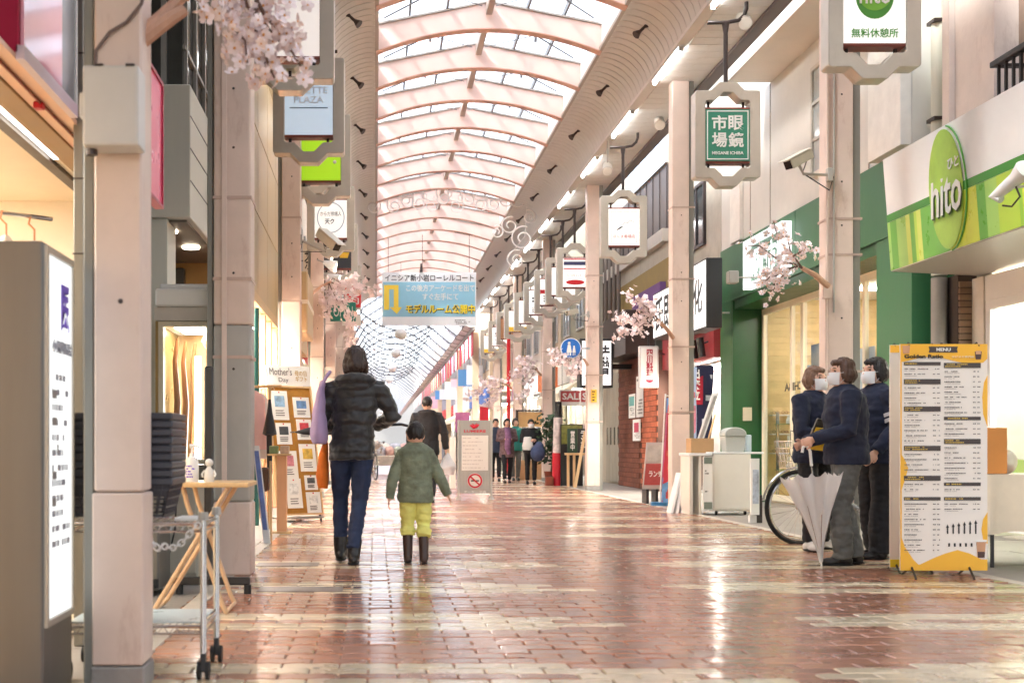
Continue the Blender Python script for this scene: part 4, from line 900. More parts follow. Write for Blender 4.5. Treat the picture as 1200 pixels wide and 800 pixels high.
for k, (x, y) in enumerate(((-2.02, 6.0), (-1.87, 6.05), (-1.77, 6.2))):
    t = thing('hanging_garment', ['pale garment nearest the edge hanging in the warm lit shop', 'pale garment second from the wall hanging in the warm lit shop', 'pale garment beside the cream wall of the warm lit shop'][k], 'garment', (x, y, 1.3))
    mb = MB(); pr = [(.16, 0), (.18, .15), (.15, .35), (.13, .5), (.12, .58), (.03, .66)]; n = 16
    vs, fs = [], []
    for i, (r_, z) in enumerate(pr):
        for j in range(n):
            a = 2 * math.pi * j / n; q = r_ * (1 + .12 * math.sin(5 * a + k)); vs.append((x + q * .55 * math.cos(a), y + q * math.sin(a), 1.28 + z))
    for i in range(len(pr) - 1):
        for j in range(n): fs.append((i * n + j, i * n + (j + 1) % n, (i + 1) * n + (j + 1) % n, (i + 1) * n + j))
    mb.add(vs, fs).build('cloth', M('garment_white', S(240, 232, 220), .85, var=.1), t, smooth='all')
    MB().tube([(x, y, 1.93), (x, y, 2.0), (x - .03, y, 2.03), (x - .02, y, 2.07)], .006, 6).build('hanger', M('hanger_orange', S(210, 140, 90), .5), t)
mb = MB().cyl((-2.3, 5.8, 2.07), (-1.70, 6.28, 2.07), .012, n=8); tag(mb.build('clothes_rail', chrome), 'thin chrome rail holding the pale garments in the warm lit shop', 'clothes rail')
for y, z in ((4.9, 2.272),):
    MB().box(-1.40, -1.36, y - .02, y + .02, z - .014, z + .014).build('red_clip', M('clip_red', S(190, 20, 40), .4), lb, bevel=.004)
MB().tube([(-1.37, 4.0, 2.28), (-1.37, 5.5, 2.28)], .006, 6).build('wire', M('wire_brown', S(140, 70, 50), .5), lb)
MB().box(-6, -1.85, 2.9, 8.88, 2.37, 9.5).build('sun_block_wall', M('grey_cladding'), lb)  # block added above the shop to keep the sun off the grey-banded pillar
# grey metal end post beside the shop
ep = thing('metal_post', 'dull grey sheet metal end post behind the junction box pillar', 'post', (-1.3, 5.3, 0))
MB().box(PX(86, 5.25), PX(98, 5.25), 5.25, 5.5, 0, 5.5).build('post', M('dull_steel', S(146, 142, 132), .4, metal=.4, var=.15, streak=True), ep, bevel=.004); MB().box(PX(98.6, 5.25), PX(116, 5.25), 5.27, 5.5, 0, 5.5).build('post', M('dull_steel_dark', S(104, 98, 90), .4, metal=.4, var=.2, streak=True), ep, bevel=.004)
for z in (1.72, 2.05, 2.6): MB().box(PX(86, 5.25) - .003, PX(98, 5.25) + .003, 5.246, 5.3, z, z + .006).build('seam', dark, ep)
# lit totem
tt = thing('totem_sign', 'brushed steel totem with white lit timetable panel, cut by the left edge', 'totem', (-1.3, 4.1, 0))
MB().box(-1.75, -1.10, 3.95, 4.33, 0, 1.557).build('body', M('totem_steel', S(116, 111, 106), .36, metal=.7, var=.1, scale=3, streak=True), tt, bevel=.006)
pl = MB().box(-1.099, -1.094, 3.985, 4.30, .30, 1.52).build('lit_panel', lamp_mat('panel_glow', (.97, .98, .95), 0.22), tt)
MB().frame(3.965, 4.32, .275, 1.545, .022, 'x', -1.1, -1.088).build('bezel', steel, tt)
txt(pl, '医', (-1.091, 4.2, 1.36), .16, M('violet_ink', S(116, 86, 200), .5), '+X', w=.10, bold=.03)
txt(pl, '小児科医院', (-1.091, 4.16, 1.22), .045, M('pale_ink', S(150, 150, 160)), '+X', w=.25, bold=.02)
random.seed(11); mb = MB(); scribble(mb, 4.03, 4.28, .52, 1.14, -1.091, 12, '+X', ink=.4); mb.build('print', M('pale_ink'), pl)
mb = MB(); scribble(mb, 4.03, 4.2, .55, 1.1, -1.0905, 6, '+X', ink=.3, fill=.5); mb.build('print', greyink, pl)
# junction box on the pillar, cable, cherry arms
jb = thing('junction_box', 'white metal junction box strapped to the nearest pink pillar', 'junction box', (PX(130, 4.2), 4.2, 2.0))
jx0, jx1 = PX(97, 4.17), PX(163, 4.17)
MB().box(jx0, jx1, 4.16, 4.29, PZ(171, 4.17), PZ(77, 4.17)).build('casing', M('box_white', S(206, 204, 200), .4, var=.06), jb, bevel=.01, seg=2)
MB().box(jx0 - .02, jx0, 4.2, 4.27, PZ(135, 4.17), PZ(105, 4.17)).build('hinge_cover', M('box_white'), jb, bevel=.004)
for k in (.3, .85): MB().box(jx0 + (jx1 - jx0) * k - .015, jx0 + (jx1 - jx0) * k + .015, 4.155, 4.18, PZ(78.5, 4.17), PZ(76, 4.17)).build('clip', dark, jb)
MB().cyl((jx0 + .02, 4.22, PZ(178, 4.17)), (jx0 + .02, 4.22, PZ(171, 4.17)), .02, n=10).build('gland', dark, jb)
cb = MB().tube([(jx0 + .02, 4.27, PZ(77, 4.2)), (PX(106, 4.2), 4.285, PZ(50, 4.2)), (PX(122, 4.2), 4.288, PZ(28, 4.2)), (PX(142, 4.2), 4.288, PZ(16, 4.2)), (PX(160, 4.2), 4.288, PZ(-6, 4.2)), (PX(166, 4.2), 4.28, PZ(-30, 4.2))], .0065, 7)
tag(cb.build('cable', M('cable_brown', S(112, 92, 84), .5), smooth=True), 'thin brown cable curving up the nearest pink pillar', 'cable')
# crimson side sign behind the pillar
cs = thing('side_sign', 'pink red flat sign panel projecting just behind the nearest pillar', 'sign', (-1.02, 5.6, 2.0))
MB().box(-1.06, -1.03, 5.44, 5.76, 2.03, 2.615).build('panel', M('pink_red', S(226, 70, 112), .3, var=.06), cs, bevel=.006); MB().frame(5.43, 5.77, 2.02, 2.625, .016, 'x', -1.065, -1.022).build('rim', M('crimson_rim', S(170, 40, 70), .4), cs)
for z in (2.12, 2.5): MB().cyl((-1.3, 5.5, z), (-1.06, 5.5, z), .014, n=7).build('bracket', dark, cs)

# --- grey white clad building ---------------------------------------------------------------------------------------------
gw = thing('shop_building', 'grey white clad building with overhanging upper block and lit display window', 'building', (-2.2, 10, 0))
clad = M('clad_grey', S(206, 204, 192), .45, var=.06, scale=2, streak=True)
MB().box(-4, -1.38, 8.9, 11.2, 2.58, 3.57).build('upper_block', clad, gw, bevel=.006)
MB().box(-4, -1.555, 8.93, 9.3, 0, 2.577).build('wall', clad, gw, bevel=.004)
for k in range(3): MB().box(-1.381, -1.376, 8.91, 11.19, 2.85 + .24 * k, 2.858 + .24 * k).build('joint', dark, gw)
for k in range(4): MB().box(-1.557, -1.552, 8.94, 9.29, .5 + .5 * k, .508 + .5 * k).build('joint', dark, gw)
MB().box(-4, -2.9, 9.3, 11.2, 0, 2.57).build('inner_wall', M('ochre_inner', S(176, 130, 70), .6, var=.15), gw); MB().box(-2.9, -1.4, 11.0, 11.2, 0, 2.575).build('inner_wall', M('ochre_inner'), gw)
MB().box(-1.98, -1.75, 10.9, 11.0, 0, 2.5).build('door_leaf', M('dark_door', S(66, 60, 54), .4), gw)
MB().box(-3.9, -1.42, 9.0, 11.0, 2.56, 2.579).build('soffit', M('dark_soffit', S(120, 112, 104), .5), gw)
for x, y in ((-1.62, 9.35), (-1.56, 10.1)): MB().lathe([(.07, 0), (.075, .012), (.06, .014)], (x, y, 2.545), 16).build('downlight', glow_warm, gw)
ov = M('mirror_green', S(150, 176, 160), .1, var=.2); MB().prism([(9.95 + .16 * math.cos(k * math.pi / 10), 2.98 + .33 * math.sin(k * math.pi / 10)) for k in range(20)], 'x', -1.376, -1.36).build('oval_window', ov, gw)
dkw = M('dark_curtain_wall', S(62, 62, 58), .12, var=.25, spec=.7)
MB().box(-4, -1.52, 9.4, 11.9, 3.58, 7.5).build('glass_wall', dkw, gw)
for k in range(7): MB().box(-1.8 - .12 * k - .012, -1.8 - .12 * k + .012, 9.36, 9.398, 3.58, 7.5).build('mullion', M('mullion_grey', S(150, 148, 142), .4, metal=.4), gw)
MB().box(-1.68, -1.64, 9.35, 9.398, 3.58, 7.5).build('mullion', M('mullion_grey'), gw)
for k in range(5): MB().box(-1.518, -1.49, 9.45 + .5 * k, 9.49 + .5 * k, 3.58, 7.5).build('mullion', M('mullion_grey'), gw)
for z in (4.0, 4.7, 5.4): MB().box(-1.518, -1.495, 9.4, 11.9, z, z + .03).build('transom', M('mullion_grey'), gw)
# shop canopy and display case
dc = thing('display_case', 'cream framed lit display case under a white canopy behind the grey pillar', 'display case', (-1.4, 8.6, 0))
MB().box(-1.55, -1.12, 8.4, 9.6, 1.86, 1.985).build('canopy', M('canopy_white', S(244, 242, 236), .4, var=.03), dc, bevel=.012); MB().box(-1.52, -1.15, 8.43, 9.55, 1.985, 2.02).build('canopy_top', whitep, dc, bevel=.006)
MB().box(-1.56, -1.14, 8.42, 9.6, 1.76, 1.858).build('header', M('header_beige', S(206, 198, 186), .5), dc, bevel=.004)
fo = MB().frame(-1.535, -1.16, .75, 1.757, .035, 'y', 8.44, 8.52).build('frame', M('case_cream', S(214, 204, 180), .4), dc, bevel=.003)
MB().box(-1.498, -1.195, 8.47, 8.476, .79, 1.72).build('pane', clear, fo)
MB().box(-1.535, -1.18, 9.3, 9.35, .3, 1.75).build('back_panel', M('case_wood', S(206, 168, 124), .55, var=.2, streak=True), dc); MB().box(-1.555, -1.536, 8.44, 9.35, .3, 1.757).build('side_panel', M('case_gold', S(168, 140, 90), .3, metal=.4), dc)
MB().box(-1.53, -1.17, 8.5, 9.29, 1.735, 1.757).build('top_panel', M('case_white', S(240, 234, 222), .5), dc); MB().box(-1.45, -1.25, 8.6, 9.1, 1.728, 1.734).build('case_lamp', glow_warm, dc)
MB().box(-1.535, -1.16, 8.44, 9.35, 0, .745).build('plinth', M('case_base', S(128, 122, 110), .5, var=.15), dc, bevel=.004)
for k, (x, y) in enumerate(((-1.47, 8.75), (-1.44, 8.95), (-1.40, 9.15))): MB().tube([(x, y, .78), (x + .02, y, 1.2), (x, y, 1.5), (x + .02, y, 1.66)], [.03, .024, .018, .012], 9).build('hanging_stock', M('stock_brown', S(150, 96, 60), .4, var=.2), dc, smooth=True)
MB().box(-1.36, -1.32, 9.0, 9.04, .75, 1.55).build('tube_lamp', glow_white, dc)
mb = MB(); mb.tube([(-1.25, 8.9, 1.73), (-1.25, 8.9, 1.66), (-1.23, 8.9, 1.6)], [.01, .05, .03], 10); mb.build('paper_flower', M('stock_cream', S(236, 214, 180), .7), dc, smooth=True)

# --- ochre panelled building ------------------------------------------------------------------------------------------------
oc = thing('shop_building', 'ochre panelled building with dark joints between the two pillars', 'building', (-2.6, 15, 0))
MB().box(-4, -1.45, 11.95, 18.4, 2.68, 8.5).build('wall', M('ochre_joint', S(70, 58, 46), .8), oc)
ochre = M('ochre_panel', S(186, 164, 124), .45, var=.12, scale=1.4, island=.05); 
for r_ in range(5):
    for c_ in range(5):
        y0 = 11.97 + 1.285 * c_; MB().box(-1.452, -1.43, y0 + .01, y0 + 1.275, 2.70 + 1.0 * r_, 3.68 + 1.0 * r_).build('panel', ochre, oc, bevel=.004)
MB().box(-1.48, -1.40, 11.95, 18.4, 2.56, 2.68).build('ledge', M('ledge_tan', S(206, 180, 140), .5), oc)
MB().box(-3.5, -1.9, 18.2, 18.4, 0, 2.56).build('inner_wall', tan, oc); MB().box(-2.2, -2.1, 11.95, 18.4, 0, 2.56).build('inner_wall', M('pinkish_shop', S(230, 196, 172), .6, var=.12, scale=1.5), oc)
MB().box(-1.6, -1.5, 12.0, 12.2, 0, 2.55).build('pier', M('grey_green_wall'), oc)
MB().box(-2.0, -1.7, 13, 17.8, 2.5, 2.54).build('ceiling_lamp', shop_lamp, oc)
MB().cyl((PX(300.5, 13.2), 13.2, 0), (PX(300.5, 13.2), 13.2, 2.4), .03, n=10).build('teal_pole', M('teal_paint', S(46, 116, 112), .4), oc, smooth=True)
for k in range(3): MB().box(-1.55, -1.4, 15.2 + .9 * k, 15.32 + .9 * k, 0, 2.55).build('timber_post', M('pink_timber', S(222, 168, 130), .5, var=.15, streak=True), oc, bevel=.006)
random.seed(21)
for k in range(12):
    y = random.uniform(12.6, 17.6); c = random.choice(((226, 180, 170), (200, 90, 70), (90, 110, 90), (240, 226, 206), (70, 70, 80), (190, 150, 100)))
    MB().box(-2.08, -1.8, y, y + random.uniform(.25, .6), .1, random.uniform(.5, 1.8)).build('shop_goods', M('goodl_%d' % c[0], S(*c), .6, var=.3, scale=9), oc, bevel=.02)
# --- farther left shops -------------------------------------------------------------------------------------------------------
peachr = M('peach_render', S(236, 206, 184), .7, var=.1); 
far_shop(-1.45, 18.5, 23.5, 'peach shop front with tan sign board past the ochre building', peachr, M('fascia_tan', S(196, 164, 120), .5), side=-1, letters='うどん')
far_shop(-1.45, 23.6, 29.5, 'pale shop front with crimson fascia behind the drooping blossom', bei2, M('fascia_crimson', S(200, 40, 60), .5), side=-1)
far_shop(-1.45, 29.6, 37.5, 'beige shop front with green fascia on the noticeboard side', bei, M('fascia_teal', S(40, 140, 110), .5), side=-1, letters='商店')
far_shop(-1.45, 37.6, 46, 'brown shop front last on the noticeboard side', brn, M('fascia_pale'), side=-1)
tb = thing('wooden_sign', 'tan wooden box sign jutting out behind the noticeboard pillar', 'sign', (-1.2, 18, 2.2))
MB().box(-1.42, -1.0, 17.6, 19.2, 2.55, 3.45).build('board', M('sign_tan', S(196, 170, 128), .45, var=.12, streak=True), tb, bevel=.02); MB().box(-1.43, -.99, 17.59, 19.21, 2.97, 3.03).build('band', M('sign_cream', S(236, 228, 210), .5), tb)
for k, (zz, yy) in enumerate(((PZ(297, 20), 20), (PZ(307, 20), 20.4), (PZ(318, 20), 20.9))):
    t = thing('floodlight', ['top', 'middle', 'lowest'][k] + ' glowing white heat lamp of three under the round-ring sign', 'floodlight', (PX(385, yy), yy, zz))
    x = PX(382 + 4 * k, yy); MB().tube([(x - .1, yy, zz + .06), (x + .05, yy, zz), (x + .11, yy, zz - .02)], [.03, .09, .1], 14).build('housing', whitep, t, smooth=True); MB().cyl((x + .112, yy, zz - .021), (x + .118, yy, zz - .022), .09, n=14).build('lens', glow_warm, t)
    MB().cyl((x - .1, yy, zz + .06), (-1.0, yy, zz + .1), .012, n=6).build('arm', greyp, t)
for k, (px, py, w, h, c, ch) in enumerate(((362, 305, 14, 40, (226, 214, 190), '茶'), (402, 365, 30, 22, (40, 130, 110), 'OPEN'), (413, 352, 20, 16, (210, 50, 50), '肉'), (365, 350, 10, 46, (200, 40, 60), '') , (412, 375, 22, 12, (240, 234, 220), '')) ):
    Y = 22 + 1.7 * k; t = thing('shop_sign', ['upright cream sign behind the noticeboard pillar', 'green shop sign below the drooping blossom', 'red shop sign beside the drooping blossom', 'upright crimson banner sign behind the noticeboard', 'plain cream sign under the red shop sign'][k], 'sign', (PX(px, Y), Y, PZ(py, Y)))
    hw, hh = w * Y / F / 2, h * Y / F / 2; x, z = PX(px, Y), PZ(py, Y)
    MB().box(x - hw, x + hw, Y, Y + .12, z - hh, z + hh).build('board', M('lsign_%d' % k, S(*c), .4, var=.06), t, bevel=.01); MB().cyl((x, Y + .06, z), (-1.5, Y + .06, z), .012, n=6).build('bracket', dark, t)
    if ch: txt(t, ch, (x, Y - .004, z), hh * 1.1, white if c[0] < 215 else ink, w=hw * 1.5)

# ================================================================ FAR ARCADE (beyond the end of the near roof)
fa = thing('arcade_roof', 'farther arcade roof with bright panels and dark lattice trusses at the end of the street', 'arcade roof', (1.5, 80, 6))
fx0, fx1 = -1.3, 3.95; F0, F1 = 47.5, 196
milky2 = milky_mat('milky_roof_far', (.97, .98, 1), .6)
prof = [(-.9, H + 4.9), (-.5, H + 5.6), (.3, H + 6.1), (1.2, H + 6.25), (2.0, H + 6.0), (2.7, H + 5.5), (3.3, H + 5.0), (3.55, H + 4.82)]
def sweep(profile, y0, y1):
    n = len(profile); return MB().add([(p[0], y, p[1]) for y in (y0, y1) for p in profile], [(i, i + 1, n + i + 1, n + i) for i in range(n - 1)])
y = F0
while y < F1: sweep(prof, y, y + 9.95).build('roof_pane', milky2, fa, smooth=True); y += 10
trus = M('truss_dark', S(120, 122, 128), .5, metal=.3)
y = F0 + .5; k = 0
while y < F1:
    mb = MB(); mb.tube([(p[0], y, p[1] - .05) for p in prof], .04, 6)
    for i in range(len(prof) - 1):
        a, b_ = prof[i], prof[i + 1]
        for q in range(4):
            u, v = q / 4, (q + 1) / 4; A = (a[0] + (b_[0] - a[0]) * u, y, a[1] + (b_[1] - a[1]) * u - .05); B = (a[0] + (b_[0] - a[0]) * v, y + 1.0, a[1] + (b_[1] - a[1]) * v - .05)
            if y < 80: mb.tube([A, B], .018, 4); mb.tube([(A[0], y + 1.0, A[2]), (B[0], y, B[2])], .018, 4)
    mb.build('lattice_truss', trus, fa); y += 4.0
cv = [(3.55, H + 4.82), (3.65, H + 4.76), (3.78, H + 4.73), (3.9, H + 4.72)]
sweep(cv, F0, F1).build('side_cove', M('far_cove', S(238, 236, 234), .4, var=.04), fa, smooth=True); sweep([(-.9, H + 4.9), (-1.3, H + 4.7)], F0, F1).build('side_cove', M('far_cove'), fa)
for k in range(24): MB().tube([(p[0] - .01, F0 + 2 * k, p[1] - .015) for p in cv], .025, 4).build('cove_rib', greyp, fa)
MB().box(3.86, 3.98, F0, F1, H + 4.60, H + 4.75).build('eave_rail', greyp, fa)
for k in range(4): MB().box(3.95, 4.2, F0 + 1 + 9 * k, F0 + 1.3 + 9 * k, 0, H + 4.6).build('post', M('far_post', S(214, 190, 160), .5), fa)
random.seed(8)
# garlands slung across the far street
garm = M('garland_dark', S(62, 60, 62), .6)
for k in range(12):
    y = 46.9 + 3.4 * k; pts = []; A = (-.7, H + 5.35); B = (2.6, H + 5.3)
    for i in range(15):
        u = i / 14; pts.append((A[0] + (B[0] - A[0]) * u, y + .8 * math.sin(u * 3), A[1] + (B[1] - A[1]) * u - 1.3 * 4 * u * (1 - u) * .55))
    mb = MB().tube(pts, .03, 5)
    for i in range(60):
        p = Vector(random.choice(pts)) + Vector((random.uniform(-.12, .12), random.uniform(-.1, .1), random.uniform(-.2, .06))); d = Vector((random.uniform(-.1, .1), 0, random.uniform(-.14, .1)))
        mb.tube([p, p + d * .6, p + d + Vector((.03, 0, .04))], [.012, .03, .004], 4)
    tag(mb.build('garland', garm), f'{ORD[k]} dark leafy garland slung across the far street below the bright roof', 'garland', 'leafy garlands across the far street')
lm = M('lantern_white', S(246, 244, 240), .6, var=.03)
for k in range(10):
    y = 38.5 + 7.6 * k * (1 + .06 * k); x = .82 - .02 * k
    t = thing('paper_lantern', f'{ORD[k]} round white paper lantern in the row down the far street', 'lantern', (x, y, H + 3.6), group='white lanterns hung down the far street')
    MB().ball((x, y, H + 3.6), (.2, .2, .19), 18, 12).build('shade', lm, t, smooth='all'); MB().cyl((x, y, H + 3.78), (x, y, H + (5.9 if y > 47 else 6.2)), .006, n=5).build('cord', dark, t)
    rb_ = MB()
    for q in range(-3, 4): rr = .2 * math.cos(q * .4) + .002; rb_.tube([(x + rr * math.cos(a * math.pi / 9), y + rr * math.sin(a * math.pi / 9), H + 3.6 + .19 * math.sin(q * .4)) for a in range(18)], .003, 4, closed=True)
    rb_.build('hoops', M('hoop', S(220, 216, 208), .6), t)
redm = M('banner_red', S(206, 44, 72), .7, var=.08); 
y = 47.6; k = 0
while y < 118:
    w = .34 if k % 3 else .5
    t = MB(); t.box(3.88 + .01 * (k % 2), 3.9 + .01 * (k % 2), y, y + w * 2, H + 3.62, H + 4.55)
    tag(t.build('hanging_banner', redm if k % 5 else M('banner_maroon', S(150, 40, 50), .7)), ['crimson','maroon'][k % 5 == 0] + ' upright banner, ' + str(ORD[k] if k < 20 else 'twenty-' + ORD[k - 20].replace('nearest', 'first')) + ' in the row under the far street eave', 'banner', 'crimson banners under the far eave'); y += 1.75 + .02 * y * .5; k += 1
cols = [((214, 206, 200), 'pale grey'), ((190, 168, 140), 'tan'), ((226, 222, 218), 'white'), ((150, 150, 160), 'slate'), ((206, 180, 150), 'sand'), ((120, 110, 104), 'dark brown')]
for side in (1, -1):
    y = 47.0
    for k in range(6):
        d_ = 9 + 2.5 * k; c, nm = cols[(k + (side > 0)) % 6]
        far_shop(4.5 if side > 0 else -1.9, y, y + d_ - .1, f'{nm} shop row building, {ORD[k]} along the {"banner hung" if side > 0 else "opposite"} side of the far street', M('farw_' + nm.replace(' ', '_'), S(*c), .7, var=.15), M('farf_%d' % k, S(*[(70, 110, 180), (230, 230, 226), (206, 60, 60), (240, 210, 90), (90, 150, 110), (230, 150, 120)][k]), .5), awn=M('awning_cream') if k % 2 else None, side=side); y += d_
for k in range(9):   # small pale signs and a blue one jutting from the far fronts
    y = 49 + 5.2 * k; c = [(236, 236, 240), (96, 150, 200), (236, 180, 190), (230, 230, 220)][k % 4]
    t = MB().box(3.75, 4.4, y, y + .15, H + 2.5 + .2 * (k % 3), H + 3.3 + .15 * (k % 2)); tag(t.build('shop_sign', M('fsign_%d' % (k % 4), S(*c), .4, var=.05)), f'{ORD[k]} small {["white", "blue", "pink", "cream"][k % 4]} sign jutting out under the crimson banners', 'sign', 'small signs under the crimson banners')
far_end = MB().box(-30, 40, 198, 200, 0, 14); tag(far_end.build('street_end_building', M('street_end', S(140, 136, 130), .7, var=.1)), 'pale hazy building closing the far end of the street', 'building')
# wire with white scrolls across the near arcade
fs = thing('scroll_garland', 'wire with white scroll ornaments strung across the arcade in front of the banner', 'garland', (1.6, 28, 6.9))
zc = PZ(217, 28)
mb = MB(); mb.tube([(-.25, 28, zc), (1.5, 28, zc - .02), (4.4, 28, zc - .0)], .024, 6)
for k in range(40):
    x = random.uniform(.2, 3.0); mb.tube([(x, 28, zc), (x + random.uniform(-.06, .06), 28 + random.uniform(-.04, .04), zc + random.uniform(-.08, .05))], .018, 4)
mb.build('wire', M('wire_dark', S(70, 64, 64), .5), fs)
scr = M('scroll_white', S(232, 226, 220), .5)
def spiral(cx, cz, r, turns, d=1, a0=0., y=28.0):
    return [(cx + d * r * (1 - .75 * i / 26) * math.cos(a0 + turns * 2 * math.pi * i / 26), y, cz + r * (1 - .75 * i / 26) * math.sin(a0 + turns * 2 * math.pi * i / 26)) for i in range(27)]
for k in range(11):
    cx = .15 + .29 * k; dz = -.25 - .25 * abs(math.sin(k * 1.3))
    MB().tube([(cx - .22, 28, zc - .03), (cx - .16, 28, zc + dz * .7)] + spiral(cx, zc + dz, .17, 1.4, 1 if k % 2 else -1, 2.6, 28), .014, 5).build('scroll', scr, fs)
    MB().tube(spiral(cx + .12, zc + dz * .4 - .1, .09, 1.2, -1 if k % 2 else 1, .5, 28.03), .009, 5).build('scroll', scr, fs)
for (cx, dz, r) in ((3.35, -.3, .28), (3.15, -.95, .22), (3.45, -1.25, .3), (2.85, -1.1, .16), (3.3, -1.75, .24), (-.05, -.5, .2), (3.6, -.75, .18)):
    MB().tube(spiral(cx, zc + dz, r, 1.5, 1 if r > .2 else -1, 1.2, 28.02), .016, 6).build('scroll', scr, fs)
MB().tube([(3.55, 28, zc - .5), (3.5, 28, zc - 1.2), (3.1, 28, zc - 1.7)], .008, 4).build('hanging_wire', scr, fs)
MB().cyl((PX(522, 28), 28, zc), (PX(522, 28), 28, zc + .75), .012, n=5).build('hanging_wire', M('wire_dark'), fs)
# the hanging banner
hbn = thing('hanging_banner_board', 'white and blue hanging banner with yellow turning arrow over the street', 'banner', (PX(502, 34), 34, PZ(382, 34)))
bx0, bx1, bz0, bz1 = PX(447.5, 34), PX(558, 34), PZ(381.5, 34), PZ(319, 34)
MB().box(bx0, bx1, 34, 34.03, bz0, bz1).build('sheet', M('banner_white', S(240, 242, 244), .6, var=.03), hbn)
MB().box(bx0 + .03, bx1 - .03, 33.994, 34, PZ(371, 34), PZ(330.5, 34)).build('blue_field', M('banner_blue', S(150, 202, 224), .6, var=.04), hbn)
yel = M('banner_yellow', S(246, 214, 76), .6, var=.03)
u = lambda px, py: (PX(px, 34), PZ(py, 34))
MB().prism([u(450, 363), u(450, 334), u(467, 334), u(467, 360), u(471, 360), u(465, 368), u(457, 360), u(461.5, 360), u(461.5, 339), u(456, 339), u(456, 363)], 'y', 33.98, 33.992).build('arrow', yel, hbn)
for s_, px, py, w_, h_, m_, b_ in (('イニシア新小岩ローレルコート', 503, 325.5, 104, 8, ink, .01), ('この後方アーケードを出て', 516, 337.5, 80, 8, white, .015), ('すぐ左手にて', 516, 347.5, 42, 8, white, .015)):
    txt(hbn, s_, (PX(px, 34), 33.99, PZ(py, 34)), h_ * 34 / F, m_, w=w_ * 34 / F, bold=b_)
txt(hbn, 'モデルルーム公開中', (PX(516, 34), 33.975, PZ(362, 34)), 11 * 34 / F, M('banner_yellow_deep', S(252, 226, 60), .5), w=81 * 34 / F, bold=.025); txt(hbn, 'モデルルーム公開中', (PX(516.5, 34), 33.985, PZ(362.5, 34)), 11 * 34 / F, ink, w=81 * 34 / F, bold=.07)
mb = MB(); scribble(mb, PX(533, 34), PX(556, 34), PZ(380, 34), PZ(374, 34), 33.996, 3); mb.build('print', greyink, hbn)
for px in (455, 495, 550): MB().cyl((PX(px, 34), 34.015, bz1), (PX(px, 34), 34.015, SOF + .9), .008, n=5).build('cord', dark, hbn)
MB().tube([(PX(493.5, 34), 34, bz1), (PX(493.5, 34), 34, bz1 + .25)], [.05, .02], 8).build('clamp', dark, hbn)
# ================================================================ CHERRY BRANCHES
petal = M('petal', S(252, 236, 236), .7, var=.07, scale=30, island=.05, sheen=.2); core = M('flower_core', S(226, 160, 80), .6); twig = M('twig', S(112, 84, 72), .7, var=.2, bump=.3, scale=20)
pinkarm = M('arm_wood', S(206, 164, 140), .6, var=.15, scale=10, streak=True)
def flower_mesh(r, seed):
    rg = random.Random(seed); mb = MB()
    for k in range(5):
        a = 2 * math.pi * k / 5 + rg.uniform(-.15, .15); c, s_ = math.cos(a), math.sin(a); h = rg.uniform(.1, .5) * r
        P = lambda u, v, z: (u * c - v * s_, u * s_ + v * c, z)
        mb.add([P(.06 * r, 0, .02 * r), P(.55 * r, -.42 * r, h * .6), P(.62 * r, 0, h * .45), P(.55 * r, .42 * r, h * .6), P(1.0 * r, -.2 * r, h), P(1.0 * r, .2 * r, h), P(.93 * r, 0, h * .95)], [(0, 1, 2), (0, 2, 3), (1, 4, 6, 2), (2, 6, 5, 3)])
    n = len(mb.f); mb.ball((0, 0, .1 * r), (.2 * r, .2 * r, .14 * r), 6, 4)
    me = mb.mesh('blossom', smooth=True); me.materials.append(petal); me.materials.append(core)
    for i, p in enumerate(me.polygons): p.material_index = 0 if i < n else 1
    return me
FM = [flower_mesh(.03, k) for k in range(5)]
def cherry(label, arms, sprays, n, single, size=1., seed=1):
    """arms: thick painted stubs; sprays: twig polylines that carry blossoms along their outer two thirds"""
    rg = random.Random(seed); b0 = Vector(arms[0][0] if arms else sprays[0][0])
    t = thing('cherry_branch', label, 'cherry branch', b0, group=None)
    for a in arms: MB().tube(a, [.03 - .008 * i / max(1, len(a) - 1) for i in range(len(a))], 8).build('stub', pinkarm, t, smooth=True)
    joined = MB(); jn = 0
    for sp in sprays:
        sp = [Vector(p) for p in sp]; MB().tube(sp, [.009 * (1 - .6 * i / (len(sp) - 1)) for i in range(len(sp))], 6).build('twig', twig, t, smooth=True)
        L_ = [(sp[i + 1] - sp[i]).length for i in range(len(sp) - 1)]; T = sum(L_)
        for k in range(n):
            d = T * (.12 + .88 * rg.random() ** .8); i = 0
            while i < len(L_) - 1 and d > L_[i]: d -= L_[i]; i += 1
            p = sp[i].lerp(sp[i + 1], min(1, d / L_[i])); c = p + Vector((rg.gauss(0, .045), rg.gauss(0, .045), rg.gauss(-.01, .045))) * size
            m = Matrix.Rotation(rg.uniform(0, 6.28), 3, 'Z') @ Matrix.Rotation(rg.uniform(.3, 2.2), 3, 'X') @ Matrix.Rotation(rg.uniform(0, 6.28), 3, 'Z')
            s_ = size * rg.uniform(.8, 1.25)
            if single: inst(FM[rg.randrange(5)], 'blossom', t, c, m.to_euler(), (s_, s_, s_))
            else:
                me = FM[rg.randrange(5)]; joined.add([c + m @ (v.co * s_) for v in me.vertices], [tuple(p.vertices) for p in me.polygons])
    if joined.v: tag(joined.build('blossoms', petal, t, smooth=True), kind='stuff')
    return t
W = lambda px, py, Y: Vector((PX(px, Y), Y, PZ(py, Y)))
def lead(a, b, k=5, sag=.0, wob=.03, rg=random.Random(4)):
    a, b = Vector(a), Vector(b); return [a.lerp(b, i / k) + Vector((rg.gauss(0, wob), rg.gauss(0, wob), rg.gauss(0, wob) - sag * math.sin(math.pi * i / k))) * (1 if 0 < i < k else 0) for i in range(k + 1)]
